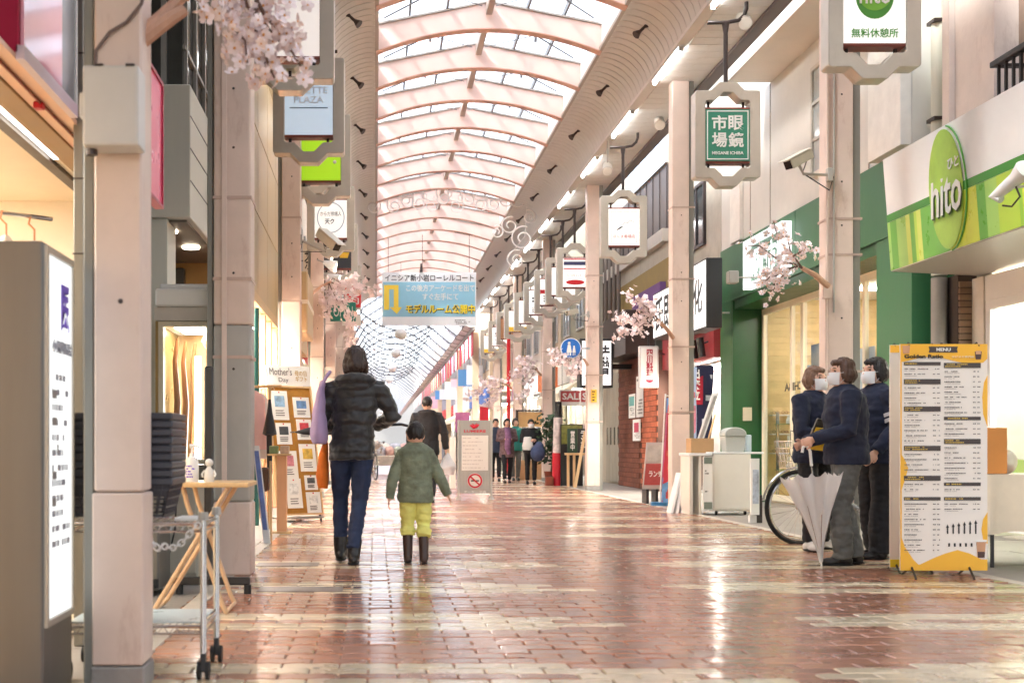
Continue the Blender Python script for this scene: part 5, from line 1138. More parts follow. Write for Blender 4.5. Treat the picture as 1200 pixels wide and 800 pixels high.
cherry('pink artificial cherry branch hanging in front of the nearest octagon sign', [[W(166, 42, 4.4), W(190, 20, 4.45), W(214, -4, 4.5)], [W(166, 48, 4.4), W(200, 22, 4.4), W(216, 12, 4.42)], [W(214, -4, 4.5), W(250, -46, 4.5)]],
       [lead(W(250, -46, 4.5), W(335, 62, 4.6), 6, wob=.012), lead(W(250, -46, 4.5), W(290, 74, 4.45), 6, wob=.012), lead(W(252, -40, 4.5), W(352, 0, 4.65), 6, wob=.012), lead(W(240, -40, 4.5), W(262, 12, 4.4), 5, wob=.01), lead(W(300, 10, 4.5), W(322, 92, 4.55), 4, wob=.01), lead(W(300, 0, 4.5), W(356, 84, 4.6), 4, wob=.01)], 36, True, .95, 1)
cherry('pink cherry spray fixed to the conduit pillar in front of the framed shop sign', [[W(970, 335, 10.9), W(955, 322, 10.8), W(940, 314, 10.75)]],
       [lead(W(942, 315, 10.75), W(876, 288, 10.6), 5, wob=.02), lead(W(940, 314, 10.75), W(906, 258, 10.7), 5, wob=.02), lead(W(935, 312, 10.7), W(882, 332, 10.6), 5, wob=.02), lead(W(930, 300, 10.7), W(944, 290, 10.8), 3, wob=.01), lead(W(925, 315, 10.7), W(900, 344, 10.75), 4, wob=.02)], 34, True, 1.0, 2)
cherry('pale cherry spray on the pillar between brick restaurant and white box sign', [[W(789, 396, 16.65), W(780, 384, 16.55), W(770, 374, 16.5)]],
       [lead(W(771, 374, 16.5), W(722, 392, 16.4), 5, wob=.03), lead(W(771, 374, 16.5), W(736, 346, 16.4), 5, wob=.03), lead(W(765, 375, 16.5), W(716, 368, 16.6), 5, wob=.03), lead(W(768, 376, 16.5), W(752, 352, 16.5), 4, wob=.02)], 55, False, 1.15, 3)
cherry('pale cherry spray beside the round blue sign', [[W(689, 428, 23.35), W(684, 420, 23.3)]], [lead(W(684, 420, 23.3), W(640, 412, 23.2), 5, wob=.04), lead(W(684, 420, 23.3), W(668, 440, 23.2), 4, wob=.03), lead(W(684, 418, 23.3), W(648, 424, 23.1), 5, wob=.04)], 60, False, 1.3, 4)
cherry('pale cherry spray on the pillar just behind the blue sign', [[W(634, 440, 29.5), W(628, 432, 29.4)]], [lead(W(628, 432, 29.4), W(596, 440, 29.3), 5, wob=.05), lead(W(628, 432, 29.4), W(604, 470, 29.3), 5, wob=.05), lead(W(630, 432, 29.4), W(612, 418, 29.3), 5, wob=.05)], 60, False, 1.6, 5)
cherry('farthest pale cherry spray above the steel no-smoking board', [[W(600, 455, 35.7), W(594, 450, 35.6)]], [lead(W(594, 450, 35.6), W(545, 462, 35.4), 5, wob=.06), lead(W(594, 450, 35.6), W(560, 446, 35.4), 5, wob=.06), lead(W(590, 452, 35.6), W(566, 476, 35.4), 4, wob=.05)], 60, False, 1.9, 6)
cherry('drooping pale cherry branch over the head of the woman in black', [[W(364, 345, 20.5), W(376, 336, 20.4), W(388, 330, 20.3)]], [lead(W(388, 330, 20.3), W(438, 340, 20.2), 5, wob=.05), lead(W(386, 332, 20.3), W(412, 376, 20.2), 5, wob=.05), lead(W(386, 332, 20.3), W(384, 366, 20.2), 5, wob=.05), lead(W(384, 334, 20.3), W(424, 328, 20.3), 5, wob=.05), lead(W(405, 370, 20.2), W(412, 420, 20.2), 4, wob=.05)], 75, False, 1.4, 7)

# ================================================================ THINGS ON THE LEFT
bk = M('basket_plastic', S(62, 62, 70), .45, var=.1)
def basket(z, label, full):
    t = thing('shopping_basket', label, 'basket', (-.985, 4.68, z), group='stacked dark shopping baskets')
    hx0, hx1, hy = .175, .205, .15; h = .15
    def ringz(z_, s_, th): return [(-.985 - (hx0 + (hx1 - hx0) * s_), 4.68 - hy * (.86 + .14 * s_)), (-.985 + (hx0 + (hx1 - hx0) * s_), 4.68 - hy * (.86 + .14 * s_)), (-.985 + (hx0 + (hx1 - hx0) * s_), 4.68 + hy * (.86 + .14 * s_)), (-.985 - (hx0 + (hx1 - hx0) * s_), 4.68 + hy * (.86 + .14 * s_))]
    r0, r1 = ringz(0, 0, 0), ringz(0, 1, 0)
    rim = MB(); o = [(a + (.012 if a > -.985 else -.012), b_ + (.012 if b_ > 4.68 else -.012)) for a, b_ in r1]; rim.ring(o, r1, 'z', z + h - .026, z + h); rim.build('rim', bk, t, bevel=.004)
    body = MB()
    if full:
        for i in range(4):
            a0, a1, b0, b1 = Vector((*r0[i], z)), Vector((*r0[(i + 1) % 4], z)), Vector((*r1[i], z + h - .02)), Vector((*r1[(i + 1) % 4], z + h - .02))
            n = 14
            for k in range(n + 1):
                u = k / n; body.tube([a0.lerp(a1, u), b0.lerp(b1, u)], .0045, 4)
            for k in range(4): v = (k + .2) / 4; body.tube([a0.lerp(b0, v), a1.lerp(b1, v)], .005, 4)
            p, q = a0.lerp(b0, .62), a1.lerp(b1, .62); body.add([p, q, b1, b0], [(0, 1, 2, 3)])
        body.add([(*p, z + .004) for p in r0], [(0, 1, 2, 3)])
    else:
        v = .8; a = [Vector((*p, z)).lerp(Vector((*q, z + h - .02)), v) for p, q in zip(r0, r1)]; body.add(a + [Vector((*q, z + h - .02)) for q in r1], [(i, (i + 1) % 4, 4 + (i + 1) % 4, 4 + i) for i in range(4)])
    body.build('mesh_side', bk, t)
    if full:
        lg = MB()
        for k in range(3): lg.box(-.99 + .022 * k, -.976 + .022 * k, 4.535 - .012, 4.537, z + .105, z + .117)
        lg.build('mark', M('yellow_ink', S(240, 196, 60)), t)
for k in range(9): basket(.607 + .031 * k, ['lowest dark shopping basket, its mesh side fully visible above the wire rack'] [0] if k == 0 else f'{ORD[k]} dark shopping basket counted up from the wire rack', k == 0)
wr = thing('wire_rack', 'chrome wire rack on casters carrying the stack of dark baskets', 'rack', (-.9, 4.68, 0))
x0, x1, y0, y1 = -1.17, -.648, 4.5, 4.87
for i, (x, y) in enumerate(((x1, y0), (x1, y1), (x0, y0), (x0, y1))):
    p_ = MB().cyl((x, y, .1), (x, y, .615), .0125, n=10).build('post', chrome, wr, smooth=True)
    MB().tube([(x, y, .60), (x, y, .63)], [.02, .018], 10).build('collar', greyp, p_)
    c_ = thing('caster', None, None); c_.parent = wr; c_.location = Vector((x, y, 0)) - wloc(wr)
    for s_ in (-.016, .016): MB().cyl((x + s_ - .007, y, .034), (x + s_ + .007, y, .034), .034, n=16).build('wheel', rubber, c_, smooth=True)
    MB().box(x - .01, x + .01, y - .016, y + .016, .03, .1).build('fork', black, c_, bevel=.003)
for z in (.585, .20):
    s_ = MB()
    for yy in (y0, y1): s_.tube([(x0, yy, z), (x1, yy, z)], .007, 6); s_.tube([(x0, yy, z - .028), (x1, yy, z - .028)], .005, 6)
    for xx in (x0, x1): s_.tube([(xx, y0, z), (xx, y1, z)], .007, 6); s_.tube([(xx, y0, z - .028), (xx, y1, z - .028)], .005, 6)
    for k in range(21): s_.tube([(x0 + (x1 - x0) * k / 20, y0, z + .006), (x0 + (x1 - x0) * k / 20, y1, z + .006)], .0026, 4)
    for k in range(12): s_.tube([(x0 + (x1 - x0) * k / 12, y0, z - .028), (x0 + (x1 - x0) * (k + .5) / 12, y0, z), (x0 + (x1 - x0) * (k + 1) / 12, y0, z - .028)], .0025, 4)
    s_.build('shelf', chrome, wr)
MB().box(x0 + .01, x1 - .01, y0 + .01, y1 - .01, .211, .217).build('shelf_liner', M('liner_pale', S(196, 210, 214), .3), wr)
MB().box(-.76, -.68, y0 + .02, y0 + .2, .596, .606).build('shelf_sheet', paper, wr)
ch = thing('plastic_chain', 'white plastic chain slung under the basket rack shelf', 'chain', (-.8, 4.49, .5))
pts = [Vector((-.86 + .2 * k / 13, 4.485, .585 - .035 * 0 - .10 * math.sin(math.pi * min(1, k / 13 * 1.05)) * (1 - .25 * k / 13) - (.03 if k < 4 else 0))) for k in range(14)]
for k in range(13):
    a, b_ = pts[k], pts[k + 1]; d = (b_ - a).normalized(); up = Vector((0, 1, 0)) if k % 2 else d.cross(Vector((0, 1, 0))).normalized(); c = (a + b_) / 2; L_ = (b_ - a).length * .72
    MB().tube([c + d * L_ * math.cos(q * math.pi / 5) + up * .011 * math.sin(q * math.pi / 5) for q in range(10)], .0035, 5, closed=True).build('link', whitep, ch, smooth=True)
ft = thing('folding_table', 'small pale wood folding table with crossed legs by the grey pillar', 'table', (-.91, 6.4, 0))
MB().box(-1.05, -.655, 6.15, 6.6, .665, .69).build('tabletop', M('table_ply', S(222, 184, 132), .4, var=.15, scale=6, streak=True), ft, bevel=.008, seg=2)
lw_ = M('leg_wood', S(206, 170, 132), .45, var=.12, streak=True)
for yy, sgn in ((6.18, 1), (6.55, 1)):
    a = [(-1.17, yy, .012), (-1.14, yy, .04), (-.80, yy, .60), (-.76, yy, .665)]; MB().tube(a, .013, 8).build('leg', lw_, ft, smooth=True)
    b_ = [(-.775, yy + .035, .012), (-.795, yy + .035, .05), (-.98, yy + .035, .58), (-1.0, yy + .035, .665)]; MB().tube(b_, .013, 8).build('leg', lw_, ft, smooth=True)
for (x, y, z) in ((-1.165, 6.18, .015), (-.777, 6.215, .015), (-.87, 6.2, .5)): MB().cyl((x, y, z), (x, y + .37, z), .010, n=8).build('crossbar', lw_, ft, smooth=True)
pb = thing('pump_bottle', 'white hand sanitizer pump bottle on the folding table', 'bottle', (PX(225, 6.3), 6.3, .69))
x = PX(225, 6.3); MB().lathe([(.034, 0), (.036, .01), (.036, .10), (.03, .125), (.013, .135), (.013, .15)], (x, 6.3, .69), 18).build('body', M('bottle_white', S(240, 236, 230), .3), pb, smooth=True)
MB().tube([(x, 6.3, .84), (x, 6.3, .875)], .006, 8).build('pump_stem', whitep, pb); MB().tube([(x - .012, 6.3, .878), (x + .02, 6.3, .88), (x + .05, 6.3, .868)], [.012, .009, .006], 8).build('nozzle', whitep, pb, smooth=True)
mb = MB(); scribble(mb, x - .025, x + .025, .71, .78, 6.263, 5); mb.build('print', M('violet_ink'), pb)
fgn = thing('figurine', 'small pale figurine bottle with round top on the folding table', 'figurine', (PX(245, 6.3), 6.3, .69))
x = PX(245, 6.3); MB().lathe([(.026, 0), (.028, .02), (.024, .06), (.012, .075), (.01, .08)], (x, 6.3, .69), 16).build('body', M('figurine_grey', S(226, 222, 214), .25), fgn, smooth=True); MB().ball((x, 6.3, .79), .022).build('head', M('figurine_grey'), fgn, smooth=True)
for s_ in (-1, 1): MB().tube([(x + s_ * .024, 6.3, .75), (x + s_ * .036, 6.29, .73), (x + s_ * .03, 6.28, .715)], .006, 6).build('arm', M('figurine_grey'), fgn, smooth=True)
bp_ = thing('pole_stand', 'black pole on a low wheeled cross base behind the folding table', 'stand', (-.985, 7.1, 0))
MB().box(-1.015, -.965, 7.08, 7.13, .1, 1.35).build('pole', black, bp_, bevel=.008)
MB().box(-1.18, -.745, 7.08, 7.13, .055, .1).build('base_bar', black, bp_, bevel=.006); MB().box(-1.012, -.968, 6.9, 7.3, .1, .13).build('base_bar', black, bp_, bevel=.006)
for x in (-1.165, -.76): MB().cyl((x, 7.1, 0), (x, 7.1, .055), .022, n=12).build('foot', rubber, bp_)
cbx = thing('grey_cabinet', 'low grey green cabinet behind the folding table legs', 'cabinet', (-1.3, 7.7, 0))
MB().box(-1.48, -1.13, 7.6, 8.0, .04, .62).build('body', M('cab_grey', S(168, 164, 148), .5, var=.08), cbx, bevel=.008); MB().box(-1.47, -1.14, 7.592, 7.6, .07, .58).build('door', M('cab_grey_lt', S(186, 182, 166), .5), cbx, bevel=.004)
MB().box(-1.46, -1.15, 7.65, 7.95, 0, .039).build('plinth', black, cbx); MB().tube([(-1.26, 7.58, .6), (-1.27, 7.57, .35), (-1.33, 7.57, .1), (-1.32, 7.58, .02)], .006, 6).build('cord', black, cbx)
db = thing('rubbish_bin', 'dark tall bin behind the nearest pillar beside the basket rack', 'bin', (-1.55, 7.2, 0))
MB().box(-1.75, -1.27, 7.0, 7.4, .03, .95).build('body', M('bin_dark', S(96, 94, 88), .5, var=.15, streak=True), db, bevel=.01); MB().box(-1.76, -1.26, 6.99, 7.41, .95, .985).build('lid', M('bin_dark'), db, bevel=.008); MB().cyl((-1.3, 6.99, .05), (-1.3, 6.99, .1), .03, n=10).build('wheel', rubber, db)
# noticeboard
nb = thing('notice_board', 'leaning cork notice board headed with handwritten Mother\'s Day card', 'notice board', (PX(354, 13.8), 13.8, 0), R(34))
cork = M('cork', S(178, 124, 44), .8, var=.25, bump=.4, scale=14); ln = math.tan(R(11)); 
def leanq(mb, x0, x1, z0, z1, d0, d1):
    vs = [(x, z * ln + d, z) for x in (x0, x1) for d in (d0, d1) for z in (z0, z1)]
    return mb.add(vs, [(0, 1, 3, 2), (4, 6, 7, 5), (0, 4, 5, 1), (2, 3, 7, 6), (0, 2, 6, 4), (1, 5, 7, 3)])
leanq(MB(), -.28, .28, .10, 1.56, 0, .02).build('cork_sheet', cork, nb, local=True)
for a in ((-.30, -.28, .08, 1.58), (.28, .30, .08, 1.58), (-.28, .28, .08, .10), (-.28, .28, 1.56, 1.58)): leanq(MB(), *a, -.012, .03).build('frame_bar', wood, nb, local=True)
leanq(MB(), -.30, .30, 1.585, 1.82, -.01, .01).build('header', paper, nb, local=True)
txt(nb, "Mother's", (-.10, 1.75 * ln - .014, 1.75), .09, greyink, w=.30, local=True, tilt=-R(11)); txt(nb, 'Day', (-.07, 1.65 * ln - .014, 1.645), .07, greyink, w=.13, local=True, tilt=-R(11)); txt(nb, '母の日\nギフト', (.17, 1.70 * ln - .014, 1.70), .13, M('gold_ink', S(190, 150, 70)), w=.16, local=True, tilt=-R(11))
for x in (-.26, .26): MB().tube([(x, .03, .08), (x, .0, .0)], .014, 8).build('leg', dark, nb, local=True); MB().tube([(x * .9, 1.4 * ln + .03, 1.4), (x * .9, .62, .0)], .012, 8).build('rear_leg', wood, nb, local=True)
MB().box(-.3, .3, .0, .36, .035, .06).build('base_rail', greyp, nb, local=True)
random.seed(14); cc = [S(150, 186, 214), S(110, 150, 200), S(70, 76, 80), S(214, 70, 80), S(220, 140, 150), S(230, 190, 80), S(240, 240, 236), S(90, 90, 90), S(236, 236, 230), S(80, 120, 190)]
for k, (cx, cz, w, h) in enumerate(((-.15, 1.35, .22, .34), (.14, 1.33, .22, .24), (-.13, 1.02, .2, .25), (.15, 1.07, .2, .24), (-.11, .66, .24, .32), (.16, .74, .22, .32), (-.07, .33, .2, .34), (.17, .45, .17, .17), (.18, .22, .19, .24))):
    s_ = leanq(MB(), cx - w / 2, cx + w / 2, cz - h / 2, cz + h / 2, -.008, -.002).build('paper_sheet', paper, nb, local=True)
    leanq(MB(), cx - w * .3, cx + w * .3, cz - h * .05, cz + h * .33, -.011, -.007).build('picture', M('notice_%d' % k, cc[k], .5, var=.5, scale=22), s_, local=True)
    mb = MB()
    for q in range(3): z = cz - h * .2 - q * h * .08; mb.add([(cx - w * .3, z * ln - .0095, z), (cx + w * random.uniform(.1, .3), z * ln - .0095, z), (cx + w * .25, (z + .012) * ln - .0095, z + .012), (cx - w * .3, (z + .012) * ln - .0095, z + .012)], [(0, 1, 2, 3)])
    mb.build('print', greyink, s_, local=True)
    MB().ball((cx, (cz + h * .45) * ln - .012, cz + h * .45), .009, 8, 5).build('pin', redink, s_, local=True)
# clothes rack, hanging umbrella, leaning poster, wooden post stand
cr = thing('clothes_rack', 'wooden clothes rack reaching from the grey pillar to the notice board', 'clothes rack', (-1.15, 12.6, 0))
MB().cyl((PX(292, 12.6), 12.6, PZ(453, 12.6)), (PX(330, 12.6), 12.6, PZ(452, 12.6)), .014, n=10).build('rail', wood, cr, smooth=True)
for px, q in ((294, 0), (316, 1)): MB().cyl((PX(px, 12.6), 12.6 - .0, PZ(453, 12.6)), (PX(px + (0 if q == 0 else -1), 12.6), 12.6, 0), .016, n=10).build('upright', wood, cr, smooth=True)
def garment(px, Y, ztop, w, h, label, mat):
    t = thing('hanging_garment', label, 'garment', (PX(px, Y), Y, ztop - h)); x = PX(px, Y); n = 18; vs, fs = [], []
    for i, (u, f_) in enumerate(((0, .16), (.06, .55), (.14, .8), (.4, .82), (.7, .95), (1, 1.05))):
        for j in range(n):
            a = 2 * math.pi * j / n; q = 1 + .1 * math.sin(4 * a + i * .5); vs.append((x + w / 2 * f_ * math.cos(a) * q, Y + .05 * f_ * math.sin(a) * q, ztop - u * h))
    for i in range(5):
        for j in range(n): fs.append((i * n + j, i * n + (j + 1) % n, (i + 1) * n + (j + 1) % n, (i + 1) * n + j))
    MB().add(vs, fs).build('cloth', mat, t, smooth='all'); MB().tube([(x, Y, ztop - .01), (x, Y, ztop + .03), (x + .015, Y, ztop + .05)], .004, 5).build('hook', chrome, t)
garment(298, 12.6, 1.46, .26, .62, 'pink shirt hanging on the wooden clothes rack', M('cloth_pink', S(232, 190, 190), .9, var=.1))
garment(306, 12.75, 1.44, .2, .7, 'pale grey shirt hanging behind the pink one', M('cloth_pale', S(214, 206, 204), .9, var=.1))
hu = thing('folded_umbrella', 'black folded umbrella hanging from the clothes rack beside the notice board', 'umbrella', (PX(316, 12.4), 12.4, .5))
x = PX(316, 12.4); MB().tube([(x, 12.4, 1.36), (x, 12.4, 1.22), (x, 12.4, 1.0), (x - .005, 12.4, .98), (x, 12.4, .6), (x, 12.4, .5)], [.012, .03, .075, .028, .03, .006], 10).build('cloth', M('umbrella_black', S(40, 40, 46), .6, var=.15), hu, smooth=True); MB().tube([(x, 12.4, 1.36), (x, 12.4, 1.45), (x + .03, 12.4, 1.49), (x + .05, 12.4, 1.46)], .008, 7).build('handle', wood, hu, smooth=True)
lp = thing('leaning_poster', 'narrow poster panel leaning on the clothes rack by the grey pillar', 'poster', (PX(306, 10.9), 10.9, 0))
def slant(mb, p0, p1, w, th):
    p0, p1 = Vector(p0), Vector(p1); d = (p1 - p0); vs = []
    for p in (p0, p1):
        for dx in (-w / 2, w / 2):
            for dy in (0, th): vs.append(p + Vector((dx, dy, 0)))
    return mb.add(vs, [(0, 1, 3, 2), (4, 6, 7, 5), (0, 4, 5, 1), (2, 3, 7, 6), (0, 2, 6, 4), (1, 5, 7, 3)])
slant(MB(), (PX(314, 10.9), 10.8, .0), (PX(299, 10.9), 10.95, PZ(522, 10.9)), .06, .02).build('board', whitep, lp); slant(MB(), (PX(312, 10.9), 10.795, .12), (PX(300, 10.9), 10.94, PZ(528, 10.9)), .04, .004).build('print', M('poster_blue_photo', S(110, 130, 190), .4, var=.5, scale=8), lp)
slant(MB(), (PX(319, 11), 10.9, 0), (PX(317, 11), 11.0, PZ(540, 11)), .018, .018).build('strut', wood, lp)
ws = thing('wooden_stand', 'slender pale wood stand with small potted goods before the notice board', 'stand', (PX(329, 12), 12, 0))
x = PX(330, 12); MB().box(x - .05, x + .05, 12, 12.1, 0, .78).build('post', M('post_wood', S(222, 170, 128), .5, var=.12, streak=True), ws, bevel=.006); MB().box(x - .14, x + .09, 11.95, 12.15, .78, .80).build('top', wood, ws, bevel=.004); MB().box(x - .10, x + .10, 11.95, 12.15, 0, .02).build('foot', wood, ws)
for k, (dx, c, lb_) in enumerate(((-.08, (120, 140, 96), 'green small goods box on the slender wood stand'), (.03, (206, 178, 150), 'tan small goods box on the slender wood stand'))):
    mb = MB().box(x + dx - .045, x + dx + .045, 12.0, 12.08, .80, .88); tag(mb.build('goods_box', M('sg_%d' % k, S(*c), .6, var=.3, scale=20), bevel=.008), lb_, 'box')
mb = MB().box(PX(303, 12), PX(314, 12), 12.0, 12.2, .42, .66); tag(mb.build('wicker_basket', M('wicker', S(84, 58, 40), .7, var=.3, bump=.5, scale=20), bevel=.015), 'dark brown basket hung low beside the wood stand', 'basket')

# ================================================================ STREET MIDDLE
sb = thing('steel_notice_stand', 'brushed steel notice stand with red emblem, white panel and no smoking mark', 'notice stand', (PX(556, 19.6), 19.6, 0))
sx0, sx1, Y = PX(536, 19.6), PX(577, 19.6), 19.6; zt = PZ(492, Y)
for x in (sx0, sx1 - .035): MB().box(x, x + .035, Y - .02, Y + .03, .02, zt).build('post', steel, sb, bevel=.004); MB().add([(x - .02, Y - .16, 0), (x + .055, Y - .16, 0), (x + .055, Y + .16, 0), (x - .02, Y + .16, 0), (x - .004, Y - .025, .06), (x + .039, Y - .025, .06), (x + .039, Y + .035, .06), (x - .004, Y + .035, .06)], [(0, 1, 2, 3), (4, 5, 6, 7), (0, 1, 5, 4), (1, 2, 6, 5), (2, 3, 7, 6), (3, 0, 4, 7)]).build('foot', steel, sb)
pn = MB().box(sx0 + .037, sx1 - .037, Y - .01, Y + .02, .10, zt - .005).build('panel', M('panel_steel', S(166, 160, 150), .35, metal=.6, var=.1, streak=True), sb, bevel=.003)
MB().box(PX(541, Y), PX(572, Y), Y - .016, Y - .011, PZ(551, Y), PZ(510, Y)).build('map_sheet', paper, sb); mb = MB(); scribble(mb, PX(542, Y), PX(571, Y), PZ(550, Y), PZ(511, Y), Y - .018, 9, fill=.9, ink=.25); mb.build('print', M('faint_ink', S(212, 208, 204)), sb)
xc = PX(556.5, Y); red = M('emblem_red', S(206, 34, 52), .4)
MB().tube([(xc - .08, Y - .014, PZ(498, Y)), (xc - .02, Y - .014, PZ(500.5, Y)), (xc + .03, Y - .014, PZ(499, Y)), (xc + .07, Y - .014, PZ(497, Y))], [.01, .03, .028, .006], 8).build('emblem', red, sb, smooth=True); MB().tube([(xc - .05, Y - .014, PZ(496, Y)), (xc, Y - .014, PZ(499, Y)), (xc + .03, Y - .014, PZ(495.5, Y))], [.006, .02, .006], 8).build('emblem', red, sb, smooth=True)
txt(sb, 'LUMIERE', (xc, Y - .013, PZ(505, Y)), .045, red, w=.36, bold=.03); txt(sb, 'アーケード内', (xc, Y - .013, PZ(576, Y)), .04, paper, w=.36, bold=.02)
zc = PZ(563, Y); MB().prism([(xc + .125 * math.cos(k * math.pi / 14), zc + .125 * math.sin(k * math.pi / 14)) for k in range(28)], 'y', Y - .015, Y - .011).build('mark_disc', paper, sb)
MB().ring([(xc + .12 * math.cos(k * math.pi / 14), zc + .12 * math.sin(k * math.pi / 14)) for k in range(28)], [(xc + .092 * math.cos(k * math.pi / 14), zc + .092 * math.sin(k * math.pi / 14)) for k in range(28)], 'y', Y - .021, Y - .0155).build('mark_ring', red, sb); MB().cbox((xc, Y - .0185, zc), (.2, .005, .026), (0, R(42), 0)).build('mark_bar', red, sb); MB().cbox((xc, Y - .0168, zc), (.13, .003, .022)).build('mark_cigarette', ink, sb)
mb = MB().box(PX(527, 20.5), PX(534, 20.5), 20.5, 20.55, .15, PZ(512, 20.5)); tag(mb.build('white_board', paper, bevel=.005), 'plain white panel standing just left of the steel notice stand', 'panel')

# ================================================================ THINGS ON THE RIGHT
wc = thing('white_cabinet', 'white cabinet on casters in front of the deep green shop corner', 'cabinet', (4.54, 15.3, 0))
Y = 15.2; cab = M('cabinet_white', S(232, 228, 216), .4, var=.04)
MB().box(PX(836, Y), PX(880, Y), Y, Y + .45, .05, .775).build('body', cab, wc, bevel=.006); MB().box(PX(831, Y), PX(895, Y), Y - .01, Y + .47, .776, .80).build('top', whitep, wc, bevel=.005); MB().box(PX(837, Y), PX(879, Y), Y - .012, Y - .001, .07, .77).build('door', cab, wc, bevel=.003)
for x in (4.35, 4.72): MB().cyl((x - .012, Y + .06, .025), (x + .012, Y + .06, .025), .025, n=12).build('caster', rubber, wc)
wt = thing('white_table', 'white panel legged table end beside the white cabinet', 'table', (4.1, 15.3, 0))
MB().box(PX(807, Y), PX(834, Y), Y - .02, Y + .5, .75, .785).build('tabletop', whitep, wt, bevel=.005); MB().box(PX(808, Y), PX(812, Y), Y, Y + .45, 0, .749).build('side_panel', cab, wt, bevel=.003); MB().box(PX(819, Y), PX(822, Y), Y, Y + .45, 0, .749).build('side_panel', cab, wt)
pr_ = thing('price_board', 'narrow white printed panel hanging between table end and white cabinet', 'panel', (PX(829, 15), 15.1, .1))
MB().box(PX(824, 15.1), PX(835, 15.1), 15.10, 15.12, PZ(597, 15.1), PZ(535, 15.1)).build('sheet', paper, pr_); 
for z0, z1 in ((535.5, 543), (588, 596)): MB().box(PX(825, 15.1), PX(834.5, 15.1), 15.095, 15.099, PZ(z1, 15.1), PZ(z0, 15.1)).build('print', M('grey_green_ink', S(130, 140, 128)), pr_)
for py in (553, 574): mb = MB(); scribble(mb, PX(826, 15.1), PX(833, 15.1), PZ(py + 3, 15.1), PZ(py - 3, 15.1), 15.097, 2); mb.build('print', greyink, pr_)
for k in range(3):
    t = slant(MB(), (4.0 - .06 * k + .0, 15.55 + .04 * k, 0), (4.12 - .03 * k, 15.75 + .04 * k, .52), .03, .25); tag(t.build('white_board', whitep), ['outermost', 'middle', 'innermost'][k] + ' of three white boards leaning at the pillar foot by the table end', 'board')
bn = thing('lidded_bin', 'light grey bin with domed lid standing on the white cabinet', 'bin', (PX(860, 15.35), 15.35, .80))
xb = PX(860, 15.3); MB().add([(xb + sx * w, 15.35 + sy * w * .9, z) for z, w in ((.80, .115), (1.0, .13)) for sx, sy in ((-1, -1), (1, -1), (1, 1), (-1, 1))], [(0, 1, 2, 3), (4, 5, 6, 7)] + [(i, (i + 1) % 4, 4 + (i + 1) % 4, 4 + i) for i in range(4)]).build('body', M('bin_grey', S(186, 190, 184), .45, var=.05), bn, bevel=.012, seg=2)
MB().prism([(xb - .14, 1.0), (xb + .14, 1.0)] + [(xb + .14 * math.cos(R(a)), 1.03 + .085 * math.sin(R(a))) for a in range(0, 181, 15)], 'y', 15.22, 15.48).build('lid', M('bin_grey_lid', S(170, 174, 168), .45), bn, bevel=.01)
mb = MB().box(PX(872, 15.4), PX(878, 15.4), 15.3, 15.4, .80, 1.02); tag(mb.build('plastic_tray', milky_mat('blue_plastic', (.8, .9, .96), .3), bevel=.01), 'pale blue plastic tray standing beside the domed bin', 'tray')
mb = MB().box(PX(811, 15.3), PX(838, 15.3), 15.35, 15.6, .786, .975); tag(mb.build('cardboard_box', M('cardboard', S(186, 148, 106), .8, var=.12), bevel=.006), 'brown cardboard box on the white table end', 'box')
es = thing('photo_board', 'tall white framed photo board leaning above the white table', 'board', (4.3, 16, .8))
E_ = lambda px, py: (PX(px, 15.9), PZ(py, 15.9))
for nm, off, m_, q in (('frame', 0, whitep, ((816, 520), (823, 520), (843, 459), (835, 461))), ('picture', -.006, M('photo_grey', S(170, 166, 160), .4, var=.5, scale=9), ((818.5, 516), (822, 516), (840, 463), (836.5, 464)))):
    a = [E_(*p) for p in q]; MB().prism(a, 'y', 15.9 + off, 15.93 + off * .5).build(nm, m_, es)
MB().cyl((PX(826, 15.95), 15.95, .79), (PX(838, 16.1), 16.1, 1.3), .012, n=7).build('strut', wood, es)
pst = thing('poster_board', 'white panel with blue flower print beside the bicycle wheel', 'panel', (PX(886, 13.6), 13.6, 0))
MB().box(PX(880, 13.6), PX(890, 13.6), 13.6, 13.64, PZ(603, 13.6), PZ(537, 13.6)).build('sheet', paper, pst); MB().box(PX(882, 13.6), PX(889, 13.6), 13.594, 13.599, PZ(590, 13.6), PZ(550, 13.6)).build('print', M('blue_flower', S(196, 204, 216), .5, var=.5, scale=14), pst); MB().box(PX(880, 13.6), PX(888, 13.6), 13.64, 13.7, 0, PZ(604, 13.6)).build('stand', whitep, pst); MB().box(PX(888, 13.6), PX(895, 13.6), 13.65, 13.75, 0, PZ(580, 13.6)).build('stand', dark, pst)
# slanted menu stand
ms = thing('menu_stand', 'slanted clear topped menu stand with dark red lower half on black legs', 'menu stand', (PX(770, 18.1), 18.1, 0))
Y = 18.1
for px in (759, 770): MB().box(PX(px, Y) - .02, PX(px, Y) + .02, Y, Y + .3, .0, PZ(572, Y)).build('leg', black, ms, bevel=.004)
def pan(px0, px1, pxt0, pxt1, p0, p1, off, th, m_, nm): 
    a = [(PX(px0, Y), PZ(p0, Y)), (PX(px1, Y), PZ(p0, Y)), (PX(pxt1, Y), PZ(p1, Y)), (PX(pxt0, Y), PZ(p1, Y))]; return MB().prism(a, 'y', Y + off, Y + off + th).build(nm, m_, ms)
pan(753, 781, 758, 787, 573, 518, 0, .03, M('stand_silver', S(190, 186, 182), .35, metal=.3), 'frame'); pan(754.5, 779, 757, 782, 568, 543, -.006, .005, M('menu_red', S(170, 76, 72), .4, var=.2, scale=12), 'menu_sheet'); pan(757, 782, 759.5, 784.5, 541, 521, -.006, .005, M('menu_grey', S(186, 182, 174), .35, var=.25, scale=10), 'menu_sheet')
txt(ms, 'ランチ', (PX(768, Y), Y - .01, PZ(555, Y)), .09, paper, w=.2, bold=.02)
